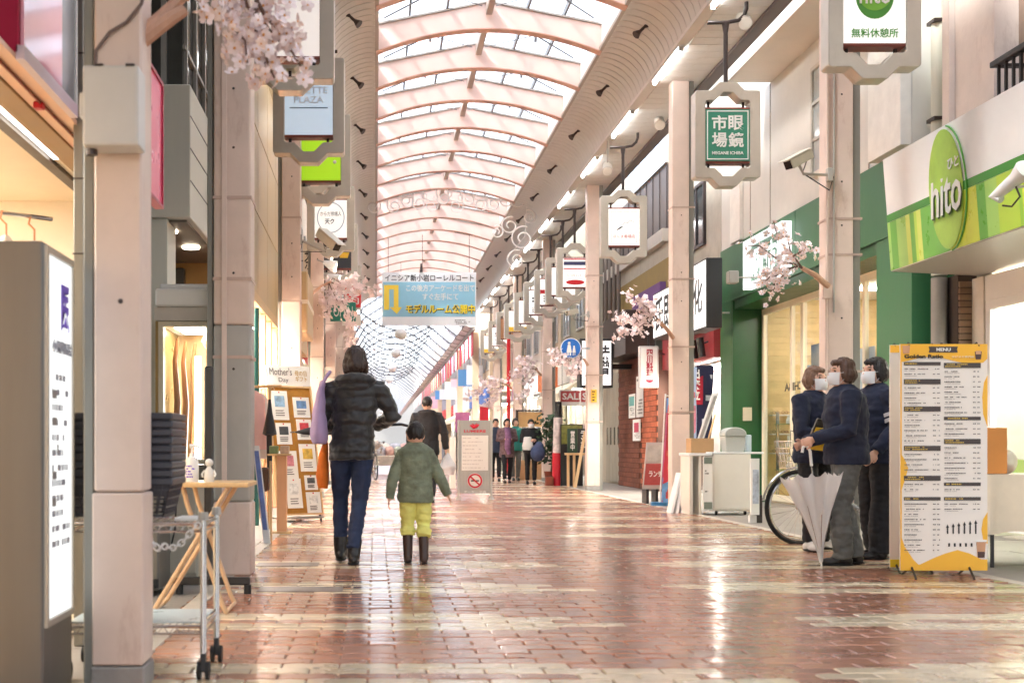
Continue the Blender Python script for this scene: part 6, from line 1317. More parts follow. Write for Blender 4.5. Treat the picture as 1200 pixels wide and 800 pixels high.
def nobori(px0, py0, px1, py1, w, Y, label, base, blocks, body=None):
    """upright cloth banner on a pole; blocks are printed patches (fraction range, colour)"""
    t = thing('upright_banner', label, 'banner', (PX(px0, Y), Y, 0)); a, b_ = W(px0, py0, Y), W(px1, py1, Y)
    MB().cyl((a.x - w * .55, Y + .02, 0), (b_.x - w * .55, Y + .02, b_.z + .06), .011, n=7).build('pole', whitep, t); MB().cyl((b_.x - w * .55, Y + .02, b_.z + .03), (b_.x + w * .55, Y + .02, b_.z + .03), .008, n=6).build('cross_bar', whitep, t)
    MB().cyl((a.x - w * .55, Y + .02, 0), (a.x - w * .55, Y + .02, .05), .13, n=14).build('base', M('base_blue', S(60, 130, 180), .4) if body is None else body, t)
    def patch(f0, f1, u0, u1, off, m_, nm, par):
        n = 6; vs, fs = [], []
        for i in range(n + 1):
            f_ = f0 + (f1 - f0) * i / n; p = a.lerp(b_, f_)
            for u_ in (u0, (u0 + u1) / 2, u1): vs.append((p.x + u_ * w, Y + off + .025 * math.sin(f_ * 9 + u_ * 4), p.z))
        for i in range(n):
            for j in range(2): fs.append((i * 3 + j, i * 3 + j + 1, i * 3 + j + 4, i * 3 + j + 3))
        return MB().add(vs, fs).build(nm, m_, par, smooth=True)
    cl = patch(0, 1, -.5, .5, 0, M('nb_%s' % label[:12], S(*base), .7, var=.08), 'cloth', t)
    for (f0, f1, u0, u1, c) in blocks: patch(f0, f1, u0, u1, -.006, M('nbp_%d_%d_%d' % c, S(*c), .6, var=.35, scale=9), 'print', cl)
    return t
nobori(783, 590, 790, 466, .22, 17.6, 'leaning red and blue food banner left of the pillar', (206, 60, 74), [(.86, 1, -.5, .5, (110, 156, 214)), (.6, .8, -.3, .4, (226, 150, 110)), (.3, .5, -.3, .45, (214, 110, 90)), (.0, .25, -.5, .5, (120, 170, 220)), (.05, .16, -.2, .3, (220, 80, 80)), (0, 1, -.5, -.4, (206, 100, 140))])
nobori(822, 520, 826, 428, .3, 19.2, 'navy banner with white swirls and red strip beside the green shop', (34, 36, 70), [(.5, .97, -.45, -.05, (196, 34, 60)), (.55, .62, .1, .4, (236, 236, 240)), (.2, .32, -.2, .2, (226, 226, 234)), (.8, .88, .15, .42, (230, 230, 236))], body=black)
t = nobori(811, 520, 811, 430, .14, 18.9, 'pale blue and pink banner just right of the pillar', (170, 190, 220), [(.1, .5, -.4, .4, (206, 130, 150)), (.6, .7, -.4, .4, (210, 120, 130))], body=black)
txt(t, '出\n来\n立', (PX(816, 19.1), 19.1, PZ(450, 19.1)), .5, paper, w=.13, bold=.03)
# bicycle
def bicycle(loc, rz, label, basket_goods=False):
    t = thing('bicycle', label, 'bicycle', loc, rz)
    r = .325
    fm_ = M('bike_silver', S(196, 196, 196), .25, metal=.7); 
    for cx in (0, 1.08):
        wh = MB().tube([(cx + r * math.cos(a * math.pi / 20), 0, r + r * math.sin(a * math.pi / 20)) for a in range(40)], .018, 8, closed=True).build('tyre', rubber, t, local=True, smooth=True)
        MB().tube([(cx + (r - .03) * math.cos(a * math.pi / 20), 0, r + (r - .03) * math.sin(a * math.pi / 20)) for a in range(40)], .012, 8, closed=True).build('rim', chrome, wh, local=True, smooth=True)
        mb = MB()
        for k in range(28): a = 2 * math.pi * k / 28; b_ = a + (.35 if k % 2 else -.35); mb.tube([(cx + .02 * math.cos(b_), (.025 if k % 4 < 2 else -.025), r + .02 * math.sin(b_)), (cx + (r - .035) * math.cos(a), 0, r + (r - .035) * math.sin(a))], .0016, 4)
        mb.build('spokes', chrome, wh, local=True); MB().cyl((cx, -.05, r), (cx, .05, r), .022, n=12).build('hub', chrome, wh, local=True, smooth=True)
        MB().tube([(cx + (r + .035) * math.cos(R(a)), 0, r + (r + .035) * math.sin(R(a))) for a in (range(-5, 150, 10) if cx > 0 else range(20, 175, 10))], .012, 6).build('mudguard', chrome, t, local=True, smooth=True)
    fr = MB(); bb = (.62, 0, .28); hd0, hd1 = (.2, 0, .62), (.16, 0, .78); st = (.74, 0, .72)
    fr.tube([hd0, (.35, 0, .42), bb], .02, 8); fr.tube([bb, st], .017, 8); fr.tube([hd0, hd1], .02, 8)
    for s_ in (-.06, .06): fr.tube([bb, (1.08, s_, r)], .011, 7); fr.tube([(.72, s_ * .3, .62), (1.08, s_, r)], .010, 7)
    fr.build('frame', fm_, t, local=True, smooth=True)
    fk = MB()
    for s_ in (-.05, .05): fk.tube([(0, s_, r), (.06, s_, .42), (.18, s_, .68)], .012, 7)
    fk.build('fork', chrome, t, local=True, smooth=True)
    MB().tube([(.16, 0, .78), (.14, 0, .92), (.14, 0, .95)], .012, 7).build('stem', chrome, t, local=True, smooth=True)
    hb_ = MB().tube([(.34, -.27, .95), (.2, -.26, .99), (.13, -.15, .97), (.12, 0, .95), (.13, .15, .97), (.2, .26, .99), (.34, .27, .95)], .011, 8).build('handlebar', chrome, t, local=True, smooth=True)
    for s_ in (-.27, .27): MB().cyl((.22, s_, .985), (.36, s_ * 1.0, .945), .017, n=10).build('grip', black, hb_, local=True, smooth=True); MB().tube([(.17, s_ * .9, .985), (.1, s_ * .93, .975), (.2, s_ * 1.02, .93)], .005, 5).build('brake_lever', chrome, hb_, local=True)
    MB().tube([(.15, .2, .97), (.02, .22, 1.02), (-.05, .1, .8), (.1, .03, .6)], .004, 5).build('brake_cable', black, t, local=True)
    bs_ = MB()
    for z, w in ((.68, .13), (.74, .135), (.80, .145), (.86, .155), (.92, .165)): bs_.tube([(.0 - w * .9 - .02, -w, z), (.12, -w, z), (.12, w, z), (.0 - w * .9 - .02, w, z)], .003, 4, closed=True)
    for k in range(9):
        u = -1 + 2 * k / 8
        bs_.tube([(-.137, .13 * u, .68), (-.168, .165 * u, .92)], .0025, 4); bs_.tube([(.12, .13 * u, .68), (.12, .165 * u, .92)], .0025, 4)
        for s_ in (-1, 1): bs_.tube([(-.137 + .257 * k / 8, s_ * .13, .68), (-.168 + .288 * k / 8, s_ * .165, .92)], .0025, 4)
        bs_.tube([(-.137 + .257 * k / 8, -.13, .68), (-.137 + .257 * k / 8, .13, .68)], .0025, 4)
    bs_.build('basket', chrome, t, local=True)
    MB().ball((.80, 0, .80), (.13, .085, .035), 16, 8).build('saddle', black, t, local=True, smooth='all'); MB().cyl((.74, 0, .72), (.78, 0, .79), .013, n=8).build('seat_post', chrome, t, local=True)
    MB().cyl((.60, -.07, .28), (.64, -.05, .28), .085, n=20).build('chain_guard', chrome, t, local=True); MB().tube([(.62, -.09, .28), (.70, -.1, .16)], .009, 6).build('crank', chrome, t, local=True); MB().cbox((.70, -.14, .15), (.09, .07, .02)).build('pedal', rubber, t, local=True)
    MB().tube([(1.08, .06, r), (1.16, .1, .02)], .009, 6).build('kick_stand', chrome, t, local=True)
    MB().tube([(-.03, -.06, .50), (-.1, -.06, .50)], [.03, .035], 12).build('headlamp', chrome, t, local=True, smooth=True)
    if basket_goods: MB().ball((.0, 0, .9), (.13, .15, .12), 12, 8).build('bag', M('bag_pale', S(206, 196, 186), .7, var=.3, scale=12), t, local=True, smooth='all')
    return t
bicycle((PX(938, 10.75), 10.75, 0), R(8), 'silver city bicycle with wire basket parked behind the staff in masks')
bicycle((PX(440, 30), 30.6, 0), R(100), 'city bicycle with a pale bundle in its basket far along the street behind the child', True)
# menu banner and its twin
def banner_stand(x0, x1, Y, z0, z1, label):
    t = thing('menu_banner', label, 'menu banner', ((x0 + x1) / 2, Y, 0))
    xc = (x0 + x1) / 2; yb = M('banner_amber', S(246, 186, 52), .45, var=.03)
    MB().box(x0, x1, Y, Y + .012, z0, z1).build('sheet', M('sheet_white', S(240, 232, 222), .45, var=.02), t)
    for s_ in (-.36, .3):
        x = xc + s_ * (x1 - x0)
        MB().tube([(x, Y + .02, z0 + .03), (x - .03, Y - .12, 0)], .008, 6).build('leg', black, t); MB().tube([(x, Y + .02, z0 + .03), (x + .03, Y + .22, 0)], .008, 6).build('leg', black, t)
    MB().tube([(xc, Y + .04, z0), (xc, Y + .03, z1 + .01)], .009, 6).build('mast', dark, t)
    for s_ in (-.4, .4): MB().tube([(xc, Y + .03, z1 - .15), (xc + s_ * (x1 - x0), Y + .02, z1 + .012), (xc + s_ * (x1 - x0), Y - .005, z1 - .012)], .006, 5).build('hook', black, t)
    return t, yb
YB = 8.0; m0, m1, mz0, mz1 = PX(1055, YB), PX(1157, YB), PZ(668, YB), PZ(403, YB)
t2, yb = banner_stand(PX(1043, 8.35), PX(1100, 8.35), 8.35, PZ(665, 8.35), PZ(404, 8.35), 'plain white and amber edged banner standing just behind the printed menu banner')
MB().box(PX(1043, 8.35), PX(1100, 8.35), 8.344, 8.349, PZ(413, 8.35), PZ(404.5, 8.35)).build('print', yb, t2); MB().box(PX(1043, 8.35), PX(1100, 8.35), 8.344, 8.349, PZ(664, 8.35), PZ(655, 8.35)).build('print', M('banner_yellow_deep', S(252, 226, 60)), t2)
mt, yb = banner_stand(m0, m1, YB, mz0, mz1, 'tall amber and white drinks menu banner with MENU ribbon standing before the staff')
B = lambda px, py: (PX(px, YB), PZ(py, YB))
def bpr(pts, m_, off=.003, nm='print'): return MB().prism([B(*p) for p in pts], 'y', YB - off, YB - off + .0025).build(nm, m_, mt)
bpr([(1055, 403), (1157, 403), (1157, 420)] + [(1157 - k * 5.1, 422 + 4 * math.sin(k * .33 + .4)) for k in range(1, 20)] + [(1055, 424)], yb, nm='header')
bpr([(1055, 661), (1157, 661), (1157, 668), (1055, 668)], yb); bpr([(1055, 625), (1060, 640), (1070, 655), (1076, 661), (1055, 661)], yb); bpr([(1078, 661), (1095, 653), (1108, 648), (1122, 644), (1136, 648), (1150, 655), (1157, 655), (1157, 661)], yb)
bpr([(1157, 440), (1153, 448), (1151, 465), (1152, 485), (1157, 500)], yb); bpr([(1157, 600), (1152, 608), (1150, 620), (1152, 632), (1157, 637)], yb); bpr([(1055, 530), (1061, 540), (1064, 548), (1061, 560), (1055, 578)], yb); bpr([(1055, 403), (1055, 668), (1056.5, 668), (1056.5, 403)], yb, .0035)
mbk = M('menu_brown', S(72, 62, 58), .5); bpr([(1088, 406), (1122, 406), (1121, 409.5), (1122, 413), (1088, 413), (1089, 409.5)], mbk, .006, 'ribbon')
txt(mt, 'MENU', (PX(1105, YB), YB - .008, PZ(409.6, YB)), .022, paper, w=.095, bold=.02); txt(mt, 'Golden Ratio', (PX(1082, YB), YB - .006, PZ(417.5, YB)), .026, ink, w=.26, bold=.03); txt(mt, 'タピオカ専門店', (PX(1128, YB), YB - .006, PZ(418, YB)), .013, M('cream_ink', S(250, 230, 190)), w=.15, bold=.02)
gold = M('gold_print', S(214, 180, 90)); random.seed(31)
for x0_, x1_, heads in ((1059, 1102, (424, 444, 476, 522, 557, 582)), (1106, 1149, (425, 488, 514, 565, 582))):
    hs_ = list(heads) + [650 if x0_ < 1100 else 602]
    for i, hy in enumerate(heads):
        hh = 4 if (hy in (424, 488, 565, 582)) else 6
        bpr([(x0_, hy), (x1_, hy), (x1_, hy + hh), (x0_, hy + hh)], mbk, .004, 'heading'); mb = MB(); scribble(mb, PX(x0_ + 1, YB), PX(x0_ + 30, YB), PZ(hy + hh - .6, YB), PZ(hy + .6, YB), YB - .0055, 1 if hh < 5 else 2, ink=.5, fill=.8); mb.build('print', gold, mt)
        y = hy + hh + 3.5
        while y < hs_[i + 1] - 4:
            for a, b_, fl in ((x0_ + .5, x0_ + 30, .8), (x1_ - 9, x1_ - 5.2, 1), (x1_ - 4, x1_ - .3, 1)):
                mb = MB(); scribble(mb, PX(a, YB), PX(b_, YB), PZ(y + 1.7, YB), PZ(y - .3, YB), YB - .004, 1, ink=.6, fill=fl); mb.build('print', M('menu_ink', S(110, 100, 96)), mt) if mb.v else None
            mb = MB(); scribble(mb, PX(x0_ + .5, YB), PX(x0_ + 20, YB), PZ(y + 3.6, YB), PZ(y + 2.2, YB), YB - .004, 1, ink=.4, fill=.9); mb.build('print', M('menu_ink_pale', S(170, 160, 152)), mt) if mb.v else None
            y += 6
for k in range(6):
    bpr([(1109.5 + 6.6 * k, 625), (1111 + 6.6 * k, 625), (1111 + 6.6 * k, 618 - k), (1112 + 6.6 * k, 618 - k), (1110.2 + 6.6 * k, 614 - k), (1108.5 + 6.6 * k, 618 - k), (1109.5 + 6.6 * k, 618 - k)], ink, .004, 'arrow_print')
    if k < 5: bpr([(1111 + 6.6 * k, 640), (1113 + 6.6 * k, 640), (1113 + 6.6 * k, 636), (1111 + 6.6 * k, 636)], ink, .004, 'arrow_print')
cup = bpr([(1144, 634), (1155, 634), (1153.5, 653), (1145.5, 653)], M('cup_tea', S(214, 160, 120), .3, var=.2), .004, 'cup_print'); bpr([(1145.3, 646), (1153.8, 646), (1153.3, 653), (1145.6, 653)], M('cup_pearls', S(80, 50, 44), .4, var=.3, scale=60), .0065, 'cup_print'); bpr([(1143, 632), (1156, 632), (1156, 634.5), (1143, 634.5)], paper, .0065, 'cup_print')
bpr([(1057, 405), (1066, 405), (1065, 414), (1058, 414)], M('cup_tea'), .006, 'cup_print'); bpr([(1142, 412), (1150, 412), (1149, 421), (1143, 421)], M('cup_pearls'), .006, 'cup_print'); bpr([(1143, 411), (1149, 411), (1149, 415), (1143, 415)], M('cup_tea'), .0075, 'cup_print')
# cloth covered table with box and bag
ct = thing('cloth_table', 'folding table under a cream cloth behind the menu banner', 'table', (4.8, 8.9, 0))
tx0, tx1, ty0, ty1, tz = PX(1140, 8.7), 5.3, 8.6, 9.25, PZ(556, 8.6)
def wave_cloth():
    mb = MB(); n = 40; per = [(tx0, ty0), (tx1, ty0), (tx1, ty1), (tx0, ty1)]; vs, fs = [], []
    pts = []
    for i in range(4):
        a, b_ = Vector(per[i]), Vector(per[(i + 1) % 4])
        for k in range(n): pts.append((a.lerp(b_, k / n), Vector((b_ - a)).orthogonal().normalized(), i))
    for j in range(5):
        for i, (p, nrm, s_) in enumerate(pts):
            q = p - nrm * (-.004 - .018 * j / 4 * (1 + math.sin(i * .9 + 2 * math.sin(i * .31)))); vs.append((q.x, q.y, tz - .42 * j / 4 * (1 + .03 * math.sin(i * .4))))
    N_ = len(pts)
    for j in range(4):
        for i in range(N_): fs.append((j * N_ + i, j * N_ + (i + 1) % N_, (j + 1) * N_ + (i + 1) % N_, (j + 1) * N_ + i))
    fs.append(tuple(range(N_))); return mb.add(vs, fs)
wave_cloth().build('tablecloth', M('cloth_cream', S(238, 222, 196), .85, var=.05, bump=.15, scale=10), ct, smooth=True)
for x, y in ((tx0 + .12, ty0 + .06), (tx1 - .1, ty0 + .06), (tx0 + .12, ty1 - .06), (tx1 - .1, ty1 - .06)): MB().cyl((x, y, 0), (x, y, tz - .02), .014, n=8).build('leg', black, ct)
mb = MB().box(PX(1150, 8.8), PX(1174, 8.8), 8.72, 9.0, tz + .004, tz + .34); tag(mb.build('cardboard_box', M('cardboard_orange', S(206, 138, 70), .75, var=.08), bevel=.005), 'orange brown cardboard box on the cream covered table', 'box')
mb = MB().lathe([(.03, 0), (.032, .06), (.03, .12), (.012, .2), (.012, .25)], (PX(1160, 8.95), 9.1, tz + .004), 14); tag(mb.build('dark_bottle', M('bottle_dark', S(66, 76, 76), .2), smooth=True), 'dark bottle behind the orange brown box', 'bottle')
pbg = MB(); pbg.ball((PX(1180, 8.8), 8.8, tz + .09), (.07, .07, .09), 14, 10); tag(pbg.build('plastic_bag', milky_mat('bag_clear', (.92, .92, .9), .45), smooth='all'), 'crumpled clear plastic bag of goods on the cream covered table', 'bag')
mb = MB().ball((PX(1180, 8.8), 8.8, tz + .045), (.05, .05, .04), 12, 8); tag(mb.build('packed_goods', M('snack_brown', S(170, 120, 70), .7, var=.4, scale=30), smooth='all'), 'brown snack packed inside the clear plastic bag', 'snack')
# security cameras
def cctv(base, cpos, aim, label, s_=1.):
    t = thing('security_camera', label, 'security camera', cpos); b_, c, a = Vector(base), Vector(cpos), Vector(aim).normalized()
    up = Vector((0, 0, 1)); sd_ = a.cross(up).normalized(); u2 = sd_.cross(a); m = Matrix((sd_, a, u2)).transposed().to_4x4(); m.translation = c
    MB().box(-.05 * s_, .05 * s_, -.14 * s_, .14 * s_, -.045 * s_, .045 * s_, m).build('housing', M('cam_beige', S(214, 208, 192), .35), t, bevel=.015, seg=2); MB().box(-.058 * s_, .058 * s_, -.13 * s_, .19 * s_, .046 * s_, .055 * s_, m).build('sunshield', M('cam_beige'), t, bevel=.004)
    MB().box(-.04 * s_, .04 * s_, .141 * s_, .146 * s_, -.036 * s_, .036 * s_, m).build('lens_window', M('lens_dark', S(40, 34, 34), .1), t)
    MB().tube([c - Vector((0, 0, .045 * s_)), c - Vector((0, 0, .11 * s_)) + (b_ - c) * .15, b_], .013 * s_, 7).build('bracket', greyp, t, smooth=True); MB().cbox(b_, (.05, .06, .12)).build('mount', greyp, t, bevel=.005)
    MB().tube([c - a * .12 * s_ - Vector((0, 0, .03)), c - a * .05 * s_ - Vector((0, 0, .14 * s_)), b_ - Vector((0, 0, .14)), b_ + Vector((.03, -.02, -.02))], .006, 5).build('cable', black, t, smooth=True)
cctv(W(972, 205, 10.9), W(936, 187, 10.8), (-.75, -.35, -.42), 'beige security camera on an arm of the conduit pillar', 1.0)
cctv(W(352, 281, 14.35), W(385, 281, 14.3), (.55, -.5, -.55), 'beige security camera on the pillar under the round ring sign', 1.25)
cctv(W(689, 368, 23.3), W(670, 366, 23.2), (-.8, -.5, -.2), 'white security camera on the pillar above the round blue sign', 1.0)
# larger adjustable lamp heads under the right-hand soffit
for k, (px, py, Y) in enumerate(((773, 142, 18.6), (712, 196, 20), (872, 22, 13.9))):
    p = W(px, py, Y); t = thing('spotlight', ['grey square spotlight under the soffit by the white cabinet pillar', 'white twin spotlight under the soffit above the script sign', 'white round spotlight behind the spectacle sign arm'][k], 'spotlight', p)
    MB().tube([p + Vector((.0, .12, .06)), p, p + Vector((-.03, -.14, -.1))], [.06, .075, .085], 12).build('lamp_head', M('lamp_grey', S(206, 200, 190), .35, metal=.2), t, smooth=True); MB().cyl(p + Vector((0, 0, .06)), (p.x, p.y, SOF), .014, n=7).build('bracket', greyp, t); MB().cyl(p + Vector((-.031, -.141, -.101)), p + Vector((-.033, -.15, -.107)), .075, n=12).build('lens', M('lens_pale', S(236, 232, 222), .15), t)
# far right street goods
pp = thing('potted_plant', 'leafy green potted shrub by the far shop with the sale boards', 'plant', (PX(646, 27), 27, 0))
x = PX(646, 27); MB().lathe([(.12, 0), (.16, .28), (.17, .3), (.14, .3)], (x, 27, 0), 16).build('pot', M('terracotta', S(140, 70, 50), .7), pp, smooth=True); MB().tube([(x, 27, .28), (x + .03, 27, .7), (x, 27, 1.2)], [.025, .018, .01], 7).build('stem', twig, pp)
lf = MB(); rg = random.Random(9)
for k in range(420):
    c = Vector((x + rg.gauss(0, .13), 27 + rg.gauss(0, .13), .45 + rg.random() ** .8 * 1.15)); d = Vector((rg.uniform(-1, 1), rg.uniform(-1, 1), rg.uniform(-.9, .4))).normalized() * rg.uniform(.08, .16); n_ = d.orthogonal().normalized() * .035
    lf.add([c, c + d * .5 + n_, c + d, c + d * .5 - n_], [(0, 1, 2, 3)])
tag(lf.build('foliage', M('leaf_dark', (.05, .10, .035), .5, var=.3, island=.35), pp), kind='stuff')
rr = thing('rolled_banner', 'white and red rolled banner column beside the potted shrub', 'banner', (PX(653, 26.4), 26.4, 0))
x = PX(653, 26.4); MB().cyl((x, 26.4, 0), (x, 26.4, .72), .11, n=14).build('lower_cloth', M('emblem_red', S(206, 34, 52), .4), rr, smooth=True); MB().cyl((x, 26.4, .72), (x + .02, 26.4, 1.5), .10, n=14).build('upper_cloth', M('mixed_print', S(214, 200, 196), .6, var=.5, scale=8), rr, smooth=True); MB().cyl((x + .02, 26.4, 1.5), (x + .02, 26.4, 1.85), .075, n=12).build('cap', black, rr)
eb = thing('easel_board', 'dark menu board with white strokes on a pale wood easel behind the pillar', 'easel', (PX(672, 25.6), 25.6, 0))
Y = 25.6
for k, (px, m_, ch) in enumerate(((671, M('board_green', S(40, 66, 46), .5), '営業中'), (683, M('board_black', S(40, 40, 40), .5), 'ランチ'))):
    MB().box(PX(px - 6, Y), PX(px + 5.6, Y), Y, Y + .04, PZ(530, Y), PZ(502, Y)).build('board', m_, eb, bevel=.005); txt(eb, '\n'.join(ch), (PX(px, Y), Y - .005, PZ(516, Y)), .42, paper, w=.1, bold=.02)
MB().box(PX(664, Y), PX(688, Y), Y - .05, Y + .3, PZ(533, Y), PZ(530.5, Y)).build('shelf', wood, eb)
for px in (666, 673, 687): MB().box(PX(px, Y) - .025, PX(px, Y) + .025, Y, Y + .05, 0, PZ(533, Y)).build('leg', wood, eb)
slant(MB(), (PX(674, 25), 25, 0), (PX(688, 25), 25.2, PZ(505, 25)), .06, .03).build('strut', wood, eb)
yb_ = thing('flower_board', 'dark board with yellow green picture beside the easel boards', 'board', (PX(668, 26.2), 26.2, .0))
MB().box(PX(657, 26.2), PX(683, 26.2), 26.2, 26.24, .0, PZ(497, 26.2)).build('board', black, yb_); MB().box(PX(658, 26.2), PX(682, 26.2), 26.194, 26.199, PZ(520, 26.2), PZ(498, 26.2)).build('picture', M('picture_green', S(130, 130, 60), .5, var=.6, scale=12), yb_)
pl_ = thing('red_planter', 'small red brown planter box at the foot of the rolled banner', 'planter', (PX(644, 26.2), 26.2, 0)); MB().box(PX(640, 26.2), PX(649, 26.2), 26.2, 26.4, 0, .2).build('box', M('terracotta'), pl_, bevel=.01); MB().box(PX(641, 26.2), PX(648, 26.2), 26.21, 26.39, .2, .21).build('soil', M('soil', S(60, 44, 36), .9), pl_)
mcw = thing('counter_stall', 'tan wooden counter frame with red lantern behind the two shoppers', 'stall', (PX(625, 31), 31, 0))
for px in (606, 641): MB().box(PX(px, 31) - .03, PX(px, 31) + .03, 31, 31.06, 0, PZ(480, 31)).build('post', dark, mcw)
MB().box(PX(605, 31), PX(642, 31), 31, 31.06, PZ(482, 31), PZ(480, 31)).build('top_bar', dark, mcw); MB().box(PX(607, 31), PX(640, 31), 31.02, 31.05, PZ(500, 31), PZ(482.5, 31)).build('panel', M('stall_tan', S(206, 164, 110), .6, var=.2, scale=4), mcw); MB().box(PX(606, 31), PX(641, 31), 31, 31.5, 0, .5).build('counter', M('stall_wood', S(190, 150, 110), .6, var=.2), mcw)
mb = MB().ball((PX(638, 30.8), 30.8, PZ(477, 30.8)), (.07, .07, .08)); tag(mb.build('red_lantern', M('emblem_red'), smooth=True), 'small red lantern at the corner of the tan stall', 'lantern')
random.seed(41)
for k, (px, Y, w, h, c, lb_) in enumerate(((548, 44, .8, 1.0, (150, 160, 190), 'pale blue poster stand in the far street left of the red flag'), (542, 42, .5, 1.35, (190, 110, 160), 'purple picture poster stand in the far street above the steel notice stand'), (470, 60, 2.4, 1.2, (206, 200, 200), 'pale parked goods cart far along the street'), (452, 38, 1.2, .95, (214, 206, 196), 'pale goods trolley behind the bicycle far along the street'))):
    t = thing('goods_stand', lb_, 'stand', (PX(px, Y), Y, 0)); x = PX(px, Y)
    if k < 2: MB().box(x - w / 2, x + w / 2, Y, Y + .05, h, h + .7).build('picture', M('gs_%d' % k, S(*c), .5, var=.4, scale=5), t); [MB().box(x + s_ * w * .4 - .02, x + s_ * w * .4 + .02, Y + .01, Y + .04, 0, h).build('leg', dark, t) for s_ in (-1, 1)]
    else:
        MB().box(x - w / 2, x + w / 2, Y, Y + .8, .25, h * .6).build('body', M('gs_%d' % k, S(*c), .6, var=.35, scale=4), t, bevel=.03)
        for q in range(4): MB().ball((x - w * .35 + q * w * .23, Y + .4, h * .6 + .1), (w * .14, .3, .2)).build('goods', M('gsg_%d' % q, S(*[(220, 210, 200), (190, 190, 200), (226, 180, 170), (200, 206, 190)][q]), .7, var=.3, scale=9), t, smooth='all')
        for s_ in (-1, 1): MB().cyl((x + s_ * w * .4, Y + .1, .12), (x + s_ * w * .4, Y + .16, .12), .12, n=14).build('wheel', rubber, t)
# ================================================================ PEOPLE
skin = M('skin', S(226, 180, 156), .5, var=.06, scale=14); hairm = M('hair_black', S(36, 30, 29), .45, var=.35, scale=40, streak=True); hairb = M('hair_brown', S(84, 58, 44), .45, var=.35, scale=40, streak=True)
def etube(mb, rings, n=20):
    """stack of level ellipses (x, y, z, rx, ry)"""
    vs = [(x + rx * math.cos(2 * math.pi * j / n), y + ry * math.sin(2 * math.pi * j / n), z) for x, y, z, rx, ry in rings for j in range(n)]; k = len(rings)
    return mb.add(vs, [(i * n + j, i * n + (j + 1) % n, (i + 1) * n + (j + 1) % n, (i + 1) * n + j) for i in range(k - 1) for j in range(n)] + [tuple(range(n - 1, -1, -1)), tuple((k - 1) * n + j for j in range(n))])
def fuse(mb, name, voxel, it, mat, parent, disp=None, ratio=None, sc=1.):
    me = mb.mesh('tmp'); o = bpy.data.objects.new('tmp', me); COL.objects.link(o)
    m = o.modifiers.new('r', 'REMESH'); m.mode = 'VOXEL'; m.voxel_size = voxel
    s_ = o.modifiers.new('s', 'SMOOTH'); s_.factor = .5; s_.iterations = it
    if ratio: d = o.modifiers.new('d', 'DECIMATE'); d.ratio = ratio
    dg = bpy.context.evaluated_depsgraph_get(); out = bpy.data.meshes.new_from_object(o.evaluated_get(dg)); bpy.data.objects.remove(o); out.name = name
    if disp:
        ns = [v.normal.copy() for v in out.vertices]
        for v, nn in zip(out.vertices, ns): v.co += nn * disp(v.co)
    for v in out.vertices: v.co *= sc
    for p in out.polygons: p.use_smooth = True
    out.materials.clear(); out.materials.append(mat); ob = bpy.data.objects.new(name, out); COL.objects.link(ob); ob.parent = parent; return ob
def hand(mb, wr, d, palm, side, curl=.5, s=1.):
    """palm, four unequal bent fingers and a thumb; d along the hand, palm = palm normal, side = thumb side"""
    wr, d, palm = Vector(wr), Vector(d).normalized(), Vector(palm).normalized(); t = d.cross(palm).normalized() * side; palm = t.cross(d).normalized() * (1 if t.cross(d).dot(palm) > 0 else -1)
    m = Matrix((t, palm, d)).transposed()
    mb.ball(wr + d * .048 * s, (.040 * s, .016 * s, .054 * s), 12, 8, rot=m); mb.tube([wr - d * .03 * s, wr + d * .02 * s], [.026 * s, .026 * s], 10)
    for k, L_ in enumerate((.070, .080, .075, .058)):
        b_ = wr + d * .088 * s + t * (.029 - .0195 * k) * s; a = curl * (1 + .12 * k); p = [b_]; ang = a * .5
        for q, f_ in enumerate((.45, .32, .23)):
            p.append(p[-1] + (d * math.cos(ang) + palm * math.sin(ang)) * L_ * f_ * s); ang += a * .9
        mb.tube([wr + d * .06 * s + t * (.024 - .016 * k) * s] + p, [.0095 * s, .0095 * s, .009 * s, .0085 * s, .007 * s], 8)
    b_ = wr + d * .03 * s + t * .030 * s; p = [b_ - t * .012 * s, b_ + t * .014 * s + d * .014 * s, b_ + t * .026 * s + d * .036 * s + palm * .012 * s, b_ + t * .024 * s + d * .058 * s + palm * .022 * s]; mb.tube(p, [.014 * s, .012 * s, .010 * s, .008 * s], 8)
